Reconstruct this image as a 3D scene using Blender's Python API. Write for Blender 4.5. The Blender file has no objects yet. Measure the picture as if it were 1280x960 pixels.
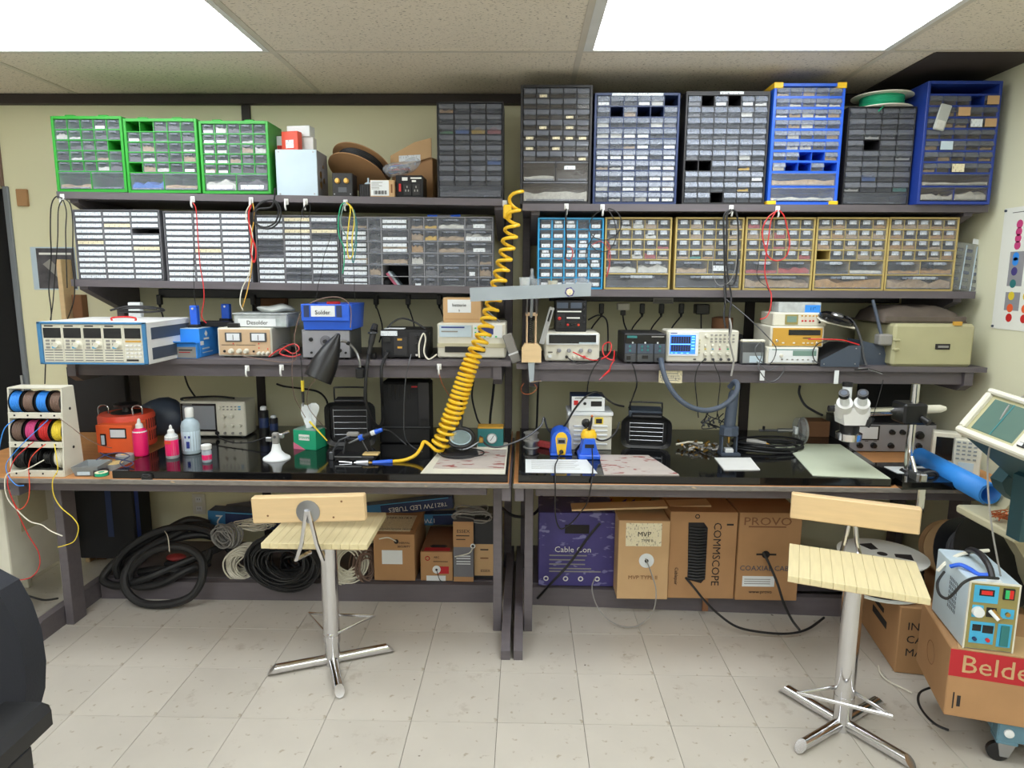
import bpy, math, random
from mathutils import Vector, Matrix
random.seed(7)
scene = bpy.context.scene
C = bpy.data.collections.new('scene'); scene.collection.children.link(C)
R = math.radians
# ------------------------------------------------------------------ camera
F_PX, CAM_H = 840.0, 1.55
PITCH, YAW, ROLL = R(9.0), R(1.09), R(0.3)
fwd = Vector((-math.sin(YAW)*math.cos(PITCH), math.cos(YAW)*math.cos(PITCH), -math.sin(PITCH)))
r0 = Vector((math.cos(YAW), math.sin(YAW), 0)); u0 = r0.cross(fwd)
rgt = r0*math.cos(ROLL)+u0*math.sin(ROLL); upv = u0*math.cos(ROLL)-r0*math.sin(ROLL)
cd = bpy.data.cameras.new('camera'); cam = bpy.data.objects.new('camera', cd); scene.collection.objects.link(cam)
cam.matrix_world = Matrix(((rgt.x, upv.x, -fwd.x, 0), (rgt.y, upv.y, -fwd.y, 0), (rgt.z, upv.z, -fwd.z, CAM_H), (0, 0, 0, 1)))
cd.sensor_width = 36.0; cd.lens = 36.0*F_PX/1280.0; cd.clip_start = 0.05; cd.clip_end = 60
scene.camera = cam
# ------------------------------------------------------------------ world and exposure
w = bpy.data.worlds.new('world'); scene.world = w; w.use_nodes = True
w.node_tree.nodes['Background'].inputs[0].default_value = (0.9, 0.95, 1, 1)
w.node_tree.nodes['Background'].inputs[1].default_value = 0.05
vs = scene.view_settings
vs.view_transform = 'Standard'; vs.look = 'None'; vs.gamma = 1.0; vs.use_curve_mapping = False
vs.exposure = 1.12
LAMP = 4.2            # radiance of every ceiling fixture's diffuser
# ------------------------------------------------------------------ pixel -> point helpers (1280x960 frame)
def ray(px, py): return fwd+rgt*((px-640)/F_PX)-upv*((py-480)/F_PX)
def at(px, py, Y):
    d = ray(px, py); return Vector((0, 0, CAM_H))+d*(Y/d.y)
def on(px, py, z):
    d = ray(px, py); return Vector((0, 0, CAM_H))+d*((z-CAM_H)/d.z)
# ------------------------------------------------------------------ materials
def lin(c):
    return tuple(((v/255)/12.92 if v/255 <= .04045 else ((v/255+.055)/1.055)**2.4) for v in c)+(1,)
MATS = {}
def mat(key, rgb=None, rough=.5, metal=0., var=.06, scale=9., bump=0., alpha=1., spec=.5, emit=0., coat=0., speck=None, grain=None, erough=None):
    if key in MATS: return MATS[key]
    m = bpy.data.materials.new(key); MATS[key] = m; m.use_nodes = True
    nt = m.node_tree; N = nt.nodes; L = nt.links; b = N['Principled BSDF']
    c = lin(rgb)
    tc = N.new('ShaderNodeTexCoord')
    out = None
    noi = N.new('ShaderNodeTexNoise'); noi.inputs['Scale'].default_value = scale; noi.inputs['Detail'].default_value = 5
    mp = N.new('ShaderNodeMapping'); L.new(tc.outputs['Object'], mp.inputs[0]); L.new(mp.outputs[0], noi.inputs[0])
    if grain: mp.inputs['Scale'].default_value = grain
    mx = N.new('ShaderNodeMix'); mx.data_type = 'RGBA'
    mx.inputs[6].default_value = tuple(max(0, v*(1-var*2.2)) for v in c[:3])+(1,)
    mx.inputs[7].default_value = tuple(min(1, v*(1+var*1.6)) for v in c[:3])+(1,)
    L.new(noi.outputs[0], mx.inputs[0]); out = mx.outputs[2]
    if speck:
        srgb, sc, thr, stretch = speck
        n2 = N.new('ShaderNodeTexNoise'); n2.inputs['Scale'].default_value = sc; n2.inputs['Detail'].default_value = 2
        mp2 = N.new('ShaderNodeMapping'); mp2.inputs['Scale'].default_value = stretch
        L.new(tc.outputs['Object'], mp2.inputs[0]); L.new(mp2.outputs[0], n2.inputs[0])
        rp = N.new('ShaderNodeValToRGB'); rp.color_ramp.elements[0].position = thr; rp.color_ramp.elements[1].position = thr+.05
        L.new(n2.outputs[0], rp.inputs[0])
        m2 = N.new('ShaderNodeMix'); m2.data_type = 'RGBA'; m2.inputs[7].default_value = lin(srgb)
        L.new(rp.outputs[0], m2.inputs[0]); L.new(out, m2.inputs[6]); out = m2.outputs[2]
    L.new(out, b.inputs['Base Color'])
    b.inputs['Roughness'].default_value = rough; b.inputs['Metallic'].default_value = metal
    b.inputs['Specular IOR Level'].default_value = spec
    if coat: b.inputs['Coat Weight'].default_value = coat; b.inputs['Coat Roughness'].default_value = .08
    if alpha < 1: b.inputs['Alpha'].default_value = alpha
    if emit:
        L.new(out, b.inputs['Emission Color']); b.inputs['Emission Strength'].default_value = emit
    if bump:
        bp = N.new('ShaderNodeBump'); bp.inputs['Strength'].default_value = bump; bp.inputs['Distance'].default_value = .004
        L.new(noi.outputs[0], bp.inputs['Height']); L.new(bp.outputs[0], b.inputs['Normal'])
    return m
D = {}   # material definitions: name -> kwargs, made on first use
def defm(name, rgb, **k): D[name] = dict(rgb=rgb, **k)
def M(name):
    if name in MATS: return MATS[name]
    return mat(name, **D[name])
for nm, rgb, k in (
    ('wall', (230, 227, 192), dict(rough=.75, var=.03, scale=2)),
    ('wall_rear', (240, 238, 230), dict(rough=.8, var=.02)), ('wall_right', (228, 227, 198), dict(rough=.75, var=.03, scale=2)),
    ('ceiling', (228, 218, 202), dict(rough=.9, var=.03, scale=30, speck=((120, 108, 92), 70., .62, (1, 3, 1)))),
    ('gridbar', (206, 198, 184), dict(rough=.6)),
    ('fixture', (225, 225, 222), dict(rough=.5)),
    ('floor_tile', (197, 191, 181), dict(rough=.38, var=.05, scale=5, speck=((168, 158, 142), 26., .66, (1, 1, 1)))),
    ('floor_joint', (92, 84, 74), dict(rough=.8)),
    ('trim_dark', (50, 42, 40), dict(rough=.6)),
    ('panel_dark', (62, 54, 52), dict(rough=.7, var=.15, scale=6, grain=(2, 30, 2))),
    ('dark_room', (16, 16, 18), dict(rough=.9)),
    ('steel_frame', (128, 134, 142), dict(rough=.45, metal=.4)),
    ('bench', (99, 93, 98), dict(rough=.55, var=.10, scale=6, grain=(1.5, 9, 9), bump=.05)),
    ('bench_worn', (132, 126, 120), dict(rough=.6, var=.22, scale=14, grain=(2, 8, 8), speck=((196, 168, 130), 40., .70, (.3, 1, 1)))),
    ('ply', (206, 146, 92), dict(rough=.5, var=.10, scale=5, grain=(1, 8, 8))),
    ('slab', (16, 16, 18), dict(rough=.09, var=.3, scale=40, spec=.6, speck=((52, 52, 54), 90., .68, (1, 1, 1)))),
    ('green', (50, 158, 56), dict(rough=.4)), ('green_edge', (40, 150, 48), dict(rough=.4)),
    ('blue', (40, 98, 220), dict(rough=.35)), ('blue_dark', (34, 62, 150), dict(rough=.4)), ('navy', (38, 54, 96), dict(rough=.45)),
    ('cyan_blue', (48, 158, 214), dict(rough=.4)), ('gold', (190, 168, 104), dict(rough=.5)),
    ('charcoal', (36, 35, 39), dict(rough=.45)), ('grey_lt', (150, 150, 156), dict(rough=.45)), ('grey_md', (112, 112, 118), dict(rough=.45)),
    ('black', (22, 22, 24), dict(rough=.4)), ('black_soft', (30, 30, 33), dict(rough=.75)), ('black_gloss', (14, 14, 16), dict(rough=.12)),
    ('rubber', (28, 28, 30), dict(rough=.55)), ('white', (232, 232, 230), dict(rough=.45)), ('paper', (228, 232, 234), dict(rough=.7, var=.02)),
    ('cream', (222, 219, 204), dict(rough=.45)), ('beige', (196, 190, 160), dict(rough=.5)), ('tan', (206, 176, 142), dict(rough=.5)),
    ('khaki', (180, 176, 138), dict(rough=.55)), ('yellow', (250, 200, 44), dict(rough=.35)), ('yellow_pl', (232, 206, 60), dict(rough=.4)),
    ('orange', (244, 104, 56), dict(rough=.4)), ('red', (206, 40, 40), dict(rough=.4)), ('redorange', (224, 76, 50), dict(rough=.45)), ('pink', (232, 22, 104), dict(rough=.35)),
    ('card', (178, 136, 94), dict(rough=.8, var=.08, scale=7)), ('card_lt', (202, 166, 122), dict(rough=.8, var=.07, scale=7)), ('card_dk', (132, 92, 62), dict(rough=.85, var=.1, scale=7)),
    ('chrome', (215, 215, 218), dict(rough=.12, metal=1, var=.02)), ('steel', (170, 172, 176), dict(rough=.3, metal=.9)), ('brass', (190, 150, 80), dict(rough=.3, metal=.9)),
    ('crt_green', (92, 118, 108), dict(rough=.15, var=.02)), ('pine', (226, 196, 150), dict(rough=.55, var=.07, scale=6, grain=(1, 9, 9))), ('pine_pale', (226, 212, 168), dict(rough=.6, var=.08, scale=6, grain=(9, 1.2, 9))),
    ('leather', (96, 86, 78), dict(rough=.5, var=.22, scale=14, bump=.4)), ('teal', (46, 120, 122), dict(rough=.5)), ('teal_dk', (34, 70, 78), dict(rough=.5)),
    ('screen_dark', (24, 26, 30), dict(rough=.15)), ('lcd_grey', (150, 156, 162), dict(rough=.2)), ('lcd_green', (120, 150, 140), dict(rough=.2)), ('lcd_blue', (52, 62, 120), dict(rough=.2)),
    ('meter_face', (226, 230, 236), dict(rough=.3)), ('purple', (70, 62, 130), dict(rough=.5, var=.15, speck=((128, 126, 176), 16., .60, (1, 1, 2.2)))), ('mint', (34, 164, 120), dict(rough=.5)),
    ('blue_roll', (52, 144, 236), dict(rough=.45)), ('sky_blue', (86, 170, 214), dict(rough=.45)), ('steel_blue', (64, 128, 178), dict(rough=.4)), ('pale_blue', (196, 214, 226), dict(rough=.4)),
    ('tray_grey', (140, 146, 148), dict(rough=.5)), ('wire_grey', (146, 144, 140), dict(rough=.5)), ('wire_white', (226, 222, 206), dict(rough=.5)), ('wire_brown', (122, 98, 86), dict(rough=.5)),
    ('copper', (196, 110, 70), dict(rough=.35, metal=.6)), ('ink', (40, 36, 36), dict(rough=.8)), ('ink_blue', (44, 60, 140), dict(rough=.8)), ('ink_white', (236, 236, 232), dict(rough=.7)), ('ink_red', (186, 40, 48), dict(rough=.8)),
    ('ochre', (206, 158, 62), dict(rough=.5)), ('lamp_grey', (164, 174, 182), dict(rough=.45)), ('slate', (70, 80, 96), dict(rough=.5)), ('dolly_blue', (96, 134, 152), dict(rough=.5, var=.12)),
    ('mat_stain', (188, 178, 172), dict(rough=.7, var=.06, scale=20, speck=((140, 66, 62), 16., .60, (1, 2.5, 1)))), ('mat_green', (200, 208, 186), dict(rough=.7, var=.04)), ('gunmetal', (86, 88, 92), dict(rough=.4, metal=.5)),
    ('sponge', (206, 178, 120), dict(rough=.9)), ('label', (226, 232, 238), dict(rough=.6, var=.02, speck=((150, 156, 168), 260., .60, (1, 1, .3)))), ('label_y', (232, 222, 190), dict(rough=.6, var=.03, speck=((150, 140, 120), 260., .60, (1, 1, .3)))),
    ('olive', (150, 140, 84), dict(rough=.5)), ('panel_blue', (70, 176, 222), dict(rough=.4)), ('chair_fabric', (38, 40, 48), dict(rough=.9, bump=.2, scale=200)), ('poster_white', (236, 238, 230), dict(rough=.6, var=.02)),
    ('photo_grey', (84, 82, 88), dict(rough=.5, var=.5, scale=18)), ('magenta', (206, 70, 130), dict(rough=.6)), ('rosepink', (226, 120, 150), dict(rough=.6)),
    ('c_tan', (180, 156, 126), dict(rough=.6, var=.3, scale=60)), ('c_grey', (98, 98, 104), dict(rough=.5, var=.3, scale=60)), ('c_white', (212, 212, 206), dict(rough=.5, var=.2, scale=60)), ('c_dark', (44, 42, 42), dict(rough=.5, var=.3, scale=60)),
    ('c_brass', (190, 150, 96), dict(rough=.4, var=.3, scale=60, metal=.3)), ('c_red', (178, 66, 66), dict(rough=.5, var=.3, scale=60)), ('c_teal', (70, 160, 150), dict(rough=.5, var=.3, scale=60)), ('c_blue', (60, 110, 190), dict(rough=.5, var=.2, scale=60)), ('c_yellow', (216, 176, 50), dict(rough=.5, var=.2, scale=60)), ('c_green', (60, 130, 80), dict(rough=.5, var=.2, scale=60)),
    ('led_red', (220, 40, 36), dict(rough=.3)), ('led_green', (50, 190, 110), dict(rough=.3)), ('pouch', (196, 200, 196), dict(rough=.3, alpha=.75, var=.1)),
): defm(nm, rgb, **k)
def clear(name, rgb, a, rough=.12):
    m = bpy.data.materials.new(name); MATS[name] = m; m.use_nodes = True
    nt = m.node_tree; N = nt.nodes; L = nt.links; b = N['Principled BSDF']
    tc = N.new('ShaderNodeTexCoord'); noi = N.new('ShaderNodeTexNoise'); noi.inputs['Scale'].default_value = 22
    L.new(tc.outputs['Object'], noi.inputs[0])
    mr = N.new('ShaderNodeMapRange'); mr.inputs[3].default_value = max(0, a*.45); mr.inputs[4].default_value = min(1, a*1.55)
    L.new(noi.outputs[0], mr.inputs[0]); L.new(mr.outputs[0], b.inputs['Alpha'])
    b.inputs['Base Color'].default_value = lin(rgb); b.inputs['Roughness'].default_value = rough
    b.inputs['Specular IOR Level'].default_value = .6
clear('clear', (182, 188, 200), .12); clear('clear_smoke', (140, 134, 128), .17); clear('clear_dark', (122, 126, 136), .26)
clear('clear_lit', (158, 166, 182), .46, .2); clear('clear_lit_dk', (128, 132, 142), .52, .2); clear('clear_white', (220, 226, 228), .6, .25); clear('acrylic', (200, 206, 210), .25, .05); clear('lens', (190, 220, 225), .25, .03); clear('bag', (190, 200, 212), .35, .2)  # second drawer tints: light caught by sloped fronts and pulls, put into colour
clear('bottle_clear', (196, 216, 228), .78, .25)
# ------------------------------------------------------------------ geometry
def smooth(pts, k=6, closed=False):
    P = [Vector(p) for p in pts]; n = len(P); out = []
    if n < 3: return P
    rng = range(n) if closed else range(n-1)
    for i in rng:
        if closed: a, b, c, d = P[(i-1) % n], P[i], P[(i+1) % n], P[(i+2) % n]
        else: a, b, c, d = P[max(i-1, 0)], P[i], P[i+1], P[min(i+2, n-1)]
        for j in range(k):
            t = j/k
            out.append(.5*((2*b)+(c-a)*t+(2*a-5*b+4*c-d)*t*t+(3*b-a-3*c+d)*t**3))
    if not closed: out.append(P[-1])
    return out
class G:
    def __init__(s): s.v = []; s.f = []
    def add(s, v, f):
        o = len(s.v); s.v += [tuple(p) for p in v]; s.f += [tuple(i+o for i in q) for q in f]; return s
    def box(s, x0, x1, y0, y1, z0, z1, b=0.):
        if b <= 0:
            v = [(x, y, z) for x in (x0, x1) for y in (y0, y1) for z in (z0, z1)]
            return s.add(v, [(0, 1, 3, 2), (4, 6, 7, 5), (0, 4, 5, 1), (2, 3, 7, 6), (0, 2, 6, 4), (1, 5, 7, 3)])
        b = min(b, abs(x1-x0)*.45, abs(y1-y0)*.45, abs(z1-z0)*.45)
        v = []; idx = {}
        X, Y, Z = (x0, x1), (y0, y1), (z0, z1)
        for i in (0, 1):
            for j in (0, 1):
                for k in (0, 1):
                    sx, sy, sz = (b if i == 0 else -b), (b if j == 0 else -b), (b if k == 0 else -b)
                    for ax, p in ((0, (X[i], Y[j]+sy, Z[k]+sz)), (1, (X[i]+sx, Y[j], Z[k]+sz)), (2, (X[i]+sx, Y[j]+sy, Z[k]))):
                        idx[(i, j, k, ax)] = len(v); v.append(p)
        q = lambda *t: tuple(idx[a] for a in t)
        f = []
        for i in (0, 1):
            o = [(i, 0, 0, 0), (i, 0, 1, 0), (i, 1, 1, 0), (i, 1, 0, 0)]; f.append(q(*(o if i == 0 else o[::-1])))
            o = [(0, i, 0, 1), (1, i, 0, 1), (1, i, 1, 1), (0, i, 1, 1)]; f.append(q(*(o if i == 0 else o[::-1])))
            o = [(0, 0, i, 2), (0, 1, i, 2), (1, 1, i, 2), (1, 0, i, 2)]; f.append(q(*(o if i == 0 else o[::-1])))
        for j in (0, 1):
            for k in (0, 1):
                f.append(q((0, j, k, 1), (0, j, k, 2), (1, j, k, 2), (1, j, k, 1)) if (j == k) else q((0, j, k, 1), (1, j, k, 1), (1, j, k, 2), (0, j, k, 2)))
        for i in (0, 1):
            for k in (0, 1):
                f.append(q((i, 0, k, 0), (i, 1, k, 0), (i, 1, k, 2), (i, 0, k, 2)) if (i != k) else q((i, 0, k, 0), (i, 0, k, 2), (i, 1, k, 2), (i, 1, k, 0)))
        for i in (0, 1):
            for j in (0, 1):
                f.append(q((i, j, 0, 0), (i, j, 0, 1), (i, j, 1, 1), (i, j, 1, 0)) if (i == j) else q((i, j, 0, 0), (i, j, 1, 0), (i, j, 1, 1), (i, j, 0, 1)))
        for i in (0, 1):
            for j in (0, 1):
                for k in (0, 1):
                    t = [(i, j, k, 0), (i, j, k, 1), (i, j, k, 2)]
                    f.append(q(*(t if (i+j+k) % 2 == 0 else t[::-1])))
        return s.add(v, f)
    def tube(s, pts, r, n=8, closed=False, cap=True):
        P = [Vector(p) for p in pts]; m = len(P); rr = r if isinstance(r, (list, tuple)) else [r]*m
        v = []; f = []; prev = None
        for i in range(m):
            if closed: t = P[(i+1) % m]-P[(i-1) % m]
            else: t = P[min(i+1, m-1)]-P[max(i-1, 0)]
            if t.length < 1e-9: t = Vector((0, 0, 1))
            t.normalize()
            if prev is None:
                a = Vector((0, 0, 1)) if abs(t.z) < .9 else Vector((1, 0, 0)); prev = t.cross(a).normalized()
            prev = (prev-t*prev.dot(t)); prev = prev.normalized() if prev.length > 1e-6 else t.orthogonal().normalized()
            b = t.cross(prev)
            for k in range(n):
                a = 2*math.pi*k/n; v.append(P[i]+(prev*math.cos(a)+b*math.sin(a))*rr[i])
        for i in range(m if closed else m-1):
            for k in range(n):
                a, b2 = i*n+k, i*n+(k+1) % n; c, d = ((i+1) % m)*n+(k+1) % n, ((i+1) % m)*n+k
                f.append((a, b2, c, d))
        if cap and not closed: f.append(tuple(range(n))[::-1]); f.append(tuple((m-1)*n+k for k in range(n)))
        return s.add(v, f)
    def cyl(s, p0, p1, r0, r1=None, n=16): return s.tube([p0, p1], [r0, r0 if r1 is None else r1], n)
    def lathe(s, prof, n=20, o=(0, 0, 0), ax='z'):
        v = []; f = []; m = len(prof)
        for (r, h) in prof:
            for k in range(n):
                a = 2*math.pi*k/n; c, d = r*math.cos(a), r*math.sin(a)
                p = (c, d, h) if ax == 'z' else ((c, h, -d) if ax == 'y' else (h, c, d))
                v.append((p[0]+o[0], p[1]+o[1], p[2]+o[2]))
        for i in range(m-1):
            for k in range(n): f.append((i*n+k, i*n+(k+1) % n, (i+1)*n+(k+1) % n, (i+1)*n+k))
        f.append(tuple(range(n))[::-1]); f.append(tuple((m-1)*n+k for k in range(n)))
        return s.add(v, f)
    def prism(s, poly, d0, d1, ax='y'):
        n = len(poly); mk = {'y': lambda a, b, d: (a, d, b), 'x': lambda a, b, d: (d, a, b), 'z': lambda a, b, d: (a, b, d)}[ax]
        v = [mk(a, b, d0) for a, b in poly]+[mk(a, b, d1) for a, b in poly]
        f = [tuple(range(n)), tuple(range(2*n-1, n-1, -1))]+[(i, i+n, (i+1) % n+n, (i+1) % n) for i in range(n)]
        return s.add(v, f)
    def sphere(s, o, rx, ry=None, rz=None, n=14, m=8):
        ry = ry or rx; rz = rz or rx
        v = []; f = []
        for i in range(m+1):
            t = math.pi*i/m
            for k in range(n):
                a = 2*math.pi*k/n; v.append((o[0]+rx*math.sin(t)*math.cos(a), o[1]+ry*math.sin(t)*math.sin(a), o[2]+rz*math.cos(t)))
        for i in range(m):
            for k in range(n): f.append((i*n+k, (i+1)*n+k, (i+1)*n+(k+1) % n, i*n+(k+1) % n))
        return s.add(v, f)
    def torus(s, o, R_, r, n=28, m=8, ax='z', ry=None):
        ry = ry or R_; P = []
        for k in range(n):
            a = 2*math.pi*k/n; c, d = R_*math.cos(a), ry*math.sin(a)
            p = {'z': (c, d, 0), 'y': (c, 0, d), 'x': (0, c, d)}[ax]; P.append((p[0]+o[0], p[1]+o[1], p[2]+o[2]))
        return s.tube(P, r, m, closed=True)
    def mesh(s, name, ang=35):
        me = bpy.data.meshes.new(name); me.from_pydata(s.v, [], s.f); me.validate()
        import bmesh
        bm = bmesh.new(); bm.from_mesh(me); bmesh.ops.recalc_face_normals(bm, faces=bm.faces); bm.to_mesh(me); bm.free()
        me.polygons.foreach_set('use_smooth', [True]*len(me.polygons)); me.set_sharp_from_angle(angle=R(ang)); me.update()
        return me
    def obj(s, name, m, parent=None, loc=None, rot=None, ang=35):
        return link(name, s.mesh(name, ang), m, parent, loc, rot)
def link(name, me, m, parent=None, loc=None, rot=None):
    if m is not None:
        mm = M(m) if isinstance(m, str) else m
        if len(me.materials) == 0: me.materials.append(mm)
        elif me.materials[0] != mm:
            me = me.copy(); me.materials[0] = mm
    o = bpy.data.objects.new(name, me); C.objects.link(o)
    if parent: o.parent = parent
    if loc is not None: o.location = loc
    if rot is not None: o.rotation_euler = rot
    return o
USED = {}
def tag(o, label, cat, group=None, kind=None):
    o['label'] = label; o['category'] = cat
    if group: o['group'] = group
    if kind: o['kind'] = kind
    if label in USED: print('DUPLICATE LABEL', label)
    USED[label] = 1
    n = len(label.split())
    if n < 4 or n > 16: print('LABEL LENGTH', n, label)
    return o
def thing(name, label, cat, loc=(0, 0, 0), rz=0., group=None, rot=None):
    o = bpy.data.objects.new(name, None); C.objects.link(o); o.empty_display_size = .05
    o.location = loc; o.rotation_euler = rot if rot else (0, 0, rz)
    return tag(o, label, cat, group)
def struct(o):
    o['kind'] = 'structure'; return o
def text(parent, s, x, z, size, m='ink', y=-.0006, rot=None, align='CENTER', name='lettering', sx=1.):
    cu = bpy.data.curves.new('t', 'FONT'); cu.body = s; cu.size = size; cu.align_x = align; cu.align_y = 'CENTER'; cu.extrude = .0003; cu.resolution_u = 2
    cu.space_character = 1.0
    ob = bpy.data.objects.new('t', cu); scene.collection.objects.link(ob)
    me = bpy.data.meshes.new_from_object(ob); bpy.data.objects.remove(ob)
    if sx != 1.: me.transform(Matrix.Diagonal((sx, 1, 1, 1)))
    me.name = name; me.materials.clear()
    return link(name, me, m, parent, (x, y, z), rot if rot else (R(90), 0, 0))
def cable(name, label, pts, r, m, k=7, n=6, group=None, cat='cable'):
    """pts: (px, py, depth) triples of the photograph's frame turned into points of the room"""
    P = [at(*p) if len(p) == 3 else Vector(p[1:]) for p in pts]
    o = G().tube(smooth(P, k), r, n).obj(name, m)
    return tag(o, label, cat, group)
# ------------------------------------------------------------------ the room
WALL = 3.52; XR = 2.05; XL = -3.6; YB = -3.2; CEIL = 2.44; TS = .3048; TX0 = -.087; TY0 = 2.152
fl = struct(G().box(XL, XR, YB, WALL, -.05, -.004).obj('floor', 'floor_joint'))
tm = G().box(-TS/2+.0008, TS/2-.0008, -TS/2+.0008, TS/2-.0008, -.004, 0, .0006).mesh('tile')
rest = G()
def floor_mat():
    m = M('floor_tile'); nt = m.node_tree; N = nt.nodes; L = nt.links; b = N['Principled BSDF']
    oi = N.new('ShaderNodeObjectInfo'); mix = N.new('ShaderNodeMix'); mix.data_type = 'RGBA'; mix.blend_type = 'MULTIPLY'
    src = b.inputs['Base Color'].links[0].from_socket
    rp = N.new('ShaderNodeMapRange'); rp.inputs[3].default_value = .93; rp.inputs[4].default_value = 1.0
    cb = N.new('ShaderNodeCombineColor'); L.new(oi.outputs['Random'], rp.inputs[0])
    for i in range(3): L.new(rp.outputs[0], cb.inputs[i])
    mix.inputs[0].default_value = 1; L.new(src, mix.inputs[6]); L.new(cb.outputs[0], mix.inputs[7])
    # scuffs and grime: dark smudges and short scratches in world coordinates
    geo = N.new('ShaderNodeNewGeometry'); n1 = N.new('ShaderNodeTexNoise'); n1.inputs['Scale'].default_value = 5.5; n1.inputs['Detail'].default_value = 7; n1.inputs['Roughness'].default_value = .7
    L.new(geo.outputs['Position'], n1.inputs[0])
    r1 = N.new('ShaderNodeValToRGB'); r1.color_ramp.elements[0].position = .60; r1.color_ramp.elements[1].position = .80
    L.new(n1.outputs[0], r1.inputs[0])
    m2 = N.new('ShaderNodeMix'); m2.data_type = 'RGBA'; m2.inputs[7].default_value = lin((140, 126, 108))
    L.new(r1.outputs[0], m2.inputs[0]); L.new(mix.outputs[2], m2.inputs[6])
    n3 = N.new('ShaderNodeTexNoise'); n3.inputs['Scale'].default_value = 34; n3.inputs['Detail'].default_value = 1
    L.new(geo.outputs['Position'], n3.inputs[0]); r3 = N.new('ShaderNodeValToRGB'); r3.color_ramp.elements[0].position = .79; r3.color_ramp.elements[1].position = .82
    L.new(n3.outputs[0], r3.inputs[0]); m3 = N.new('ShaderNodeMix'); m3.data_type = 'RGBA'; m3.inputs[7].default_value = lin((96, 86, 76))
    L.new(r3.outputs[0], m3.inputs[0]); L.new(m2.outputs[2], m3.inputs[6])
    L.new(m3.outputs[2], b.inputs['Base Color'])
floor_mat()
nx0 = int((XL-TX0)/TS)-1; nx1 = int((XR-TX0)/TS)+1
for j in range(-18, 6):
    for i in range(nx0, nx1+1):
        x = TX0+(i+.5)*TS; y = TY0+(j+.5)*TS
        x0, x1 = max(x-TS/2, XL), min(x+TS/2, XR); y0, y1 = max(y-TS/2, YB), min(y+TS/2, WALL)
        if x1-x0 < .02 or y1-y0 < .02: continue
        full = x1-x0 > TS-.001 and y1-y0 > TS-.001
        if y > .9:
            if full: link('tile', tm, 'floor_tile', fl, (x, y, 0))
            else: G().box(x0+.0008, x1-.0008, y0+.0008, y1-.0008, -.004, 0, .0006).obj('tile', 'floor_tile', fl)
        else: rest.box(x0+.0008, x1-.0008, y0+.0008, y1-.0008, -.004, 0)
ro = rest.obj('tile_field', 'floor_tile', fl); ro['kind'] = 'stuff'
# walls: the back wall stops at the doorway on the left
DX = -2.69
struct(G().box(DX, XR+.1, WALL, WALL+.1, 0, CEIL+.02).obj('wall_back', 'wall'))
struct(G().box(XL, DX, WALL, WALL+.1, 2.0, CEIL+.02).obj('wall_back_lintel', 'wall'))
struct(G().box(XR, XR+.1, YB, WALL, 0, CEIL+.02).obj('wall_right', 'wall_right'))
struct(G().box(XL-.1, XL, YB, WALL+.1, 0, CEIL+.02).obj('wall_left', 'wall_rear'))
struct(G().box(XL-.1, XR+.1, YB-.1, YB, 0, CEIL+.02).obj('wall_rear', 'wall_rear'))
struct(G().box(XL, DX+.3, WALL+.1, WALL+.13, 0, 2.0).obj('dark_beyond_door', 'dark_room'))  # near-black sheet closing the doorway, painted dark for the unlit room beyond
fr = struct(G().box(DX, DX+.03, WALL-.012, WALL+.1, 0, 2.0, .004).obj('door_1', 'steel_frame'))
G().box(DX-.006, DX+.006, WALL-.02, WALL-.012, .9, 1.02).obj('strike_plate', 'steel', fr)
struct(G().box(DX-.012, DX+.008, WALL-.01, WALL, 2.0, CEIL-.04).obj('trim_4', 'wire_brown'))
wb = struct(G().box(-2.615, -2.56, WALL-.02, WALL, 1.90, 1.985, .003).obj('trim_5', 'card'))
struct(G().box(XL, XR, WALL-.045, WALL, CEIL-.045, CEIL, .002).obj('trim_1', 'trim_dark'))
struct(G().box(-1.43, -1.385, WALL-.012, WALL, 0, CEIL-.045, .002).obj('trim_2', 'trim_dark'))
struct(G().box(1.135, 1.185, WALL-.012, WALL, 0, CEIL-.045, .002).obj('trim_3', 'trim_dark'))
# suspended ceiling: lay-in tiles between bars, fixtures in some of the cells
ce = struct(G().box(XL, XR, YB, WALL, CEIL+.012, CEIL+.05).obj('ceiling', 'ceiling'))
XB = [-3.46, -2.24, -1.02, .21, 1.43]; YBS = [2.855-.61*k for k in range(0, 10)]
cells_x = [(XL, -3.46), (-3.46, -2.24), (-2.24, -1.02), (-1.02, .21), (.21, 1.43), (1.43, XR)]
cells_y = [(2.855, WALL)]+[(YBS[k+1], YBS[k]) for k in range(9)]+[(YB, YBS[9])]
LIT_X = (2, 4); LIT_Y = (1, 3, 5, 7, 9)  # rows past the first are unseen, added to fill under the shelves
DARK_X = 1.615
for cx, (x0, x1) in enumerate(cells_x):
    for cy, (y0, y1) in enumerate(cells_y):
        if cx in LIT_X and cy in LIT_Y: continue
        if y1-y0 < .03: continue
        if cx == 5 and cy == 0:
            G().box(x0, DARK_X, y0, y1, CEIL+.002, CEIL+.012).obj('ceiling_tile', 'ceiling', ce)
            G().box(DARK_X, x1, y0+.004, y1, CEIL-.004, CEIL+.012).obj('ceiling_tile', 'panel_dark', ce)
        else: G().box(x0, x1, y0, y1, CEIL+.002, CEIL+.012).obj('ceiling_tile', 'ceiling', ce)
for x in XB: G().box(x-.012, x+.012, YB, WALL, CEIL-.001, CEIL+.006).obj('ceiling_bar', 'gridbar', ce)
for y in YBS: G().box(XL, XR, y-.012, y+.012, CEIL-.0005, CEIL+.005).obj('ceiling_bar', 'gridbar', ce)
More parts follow.
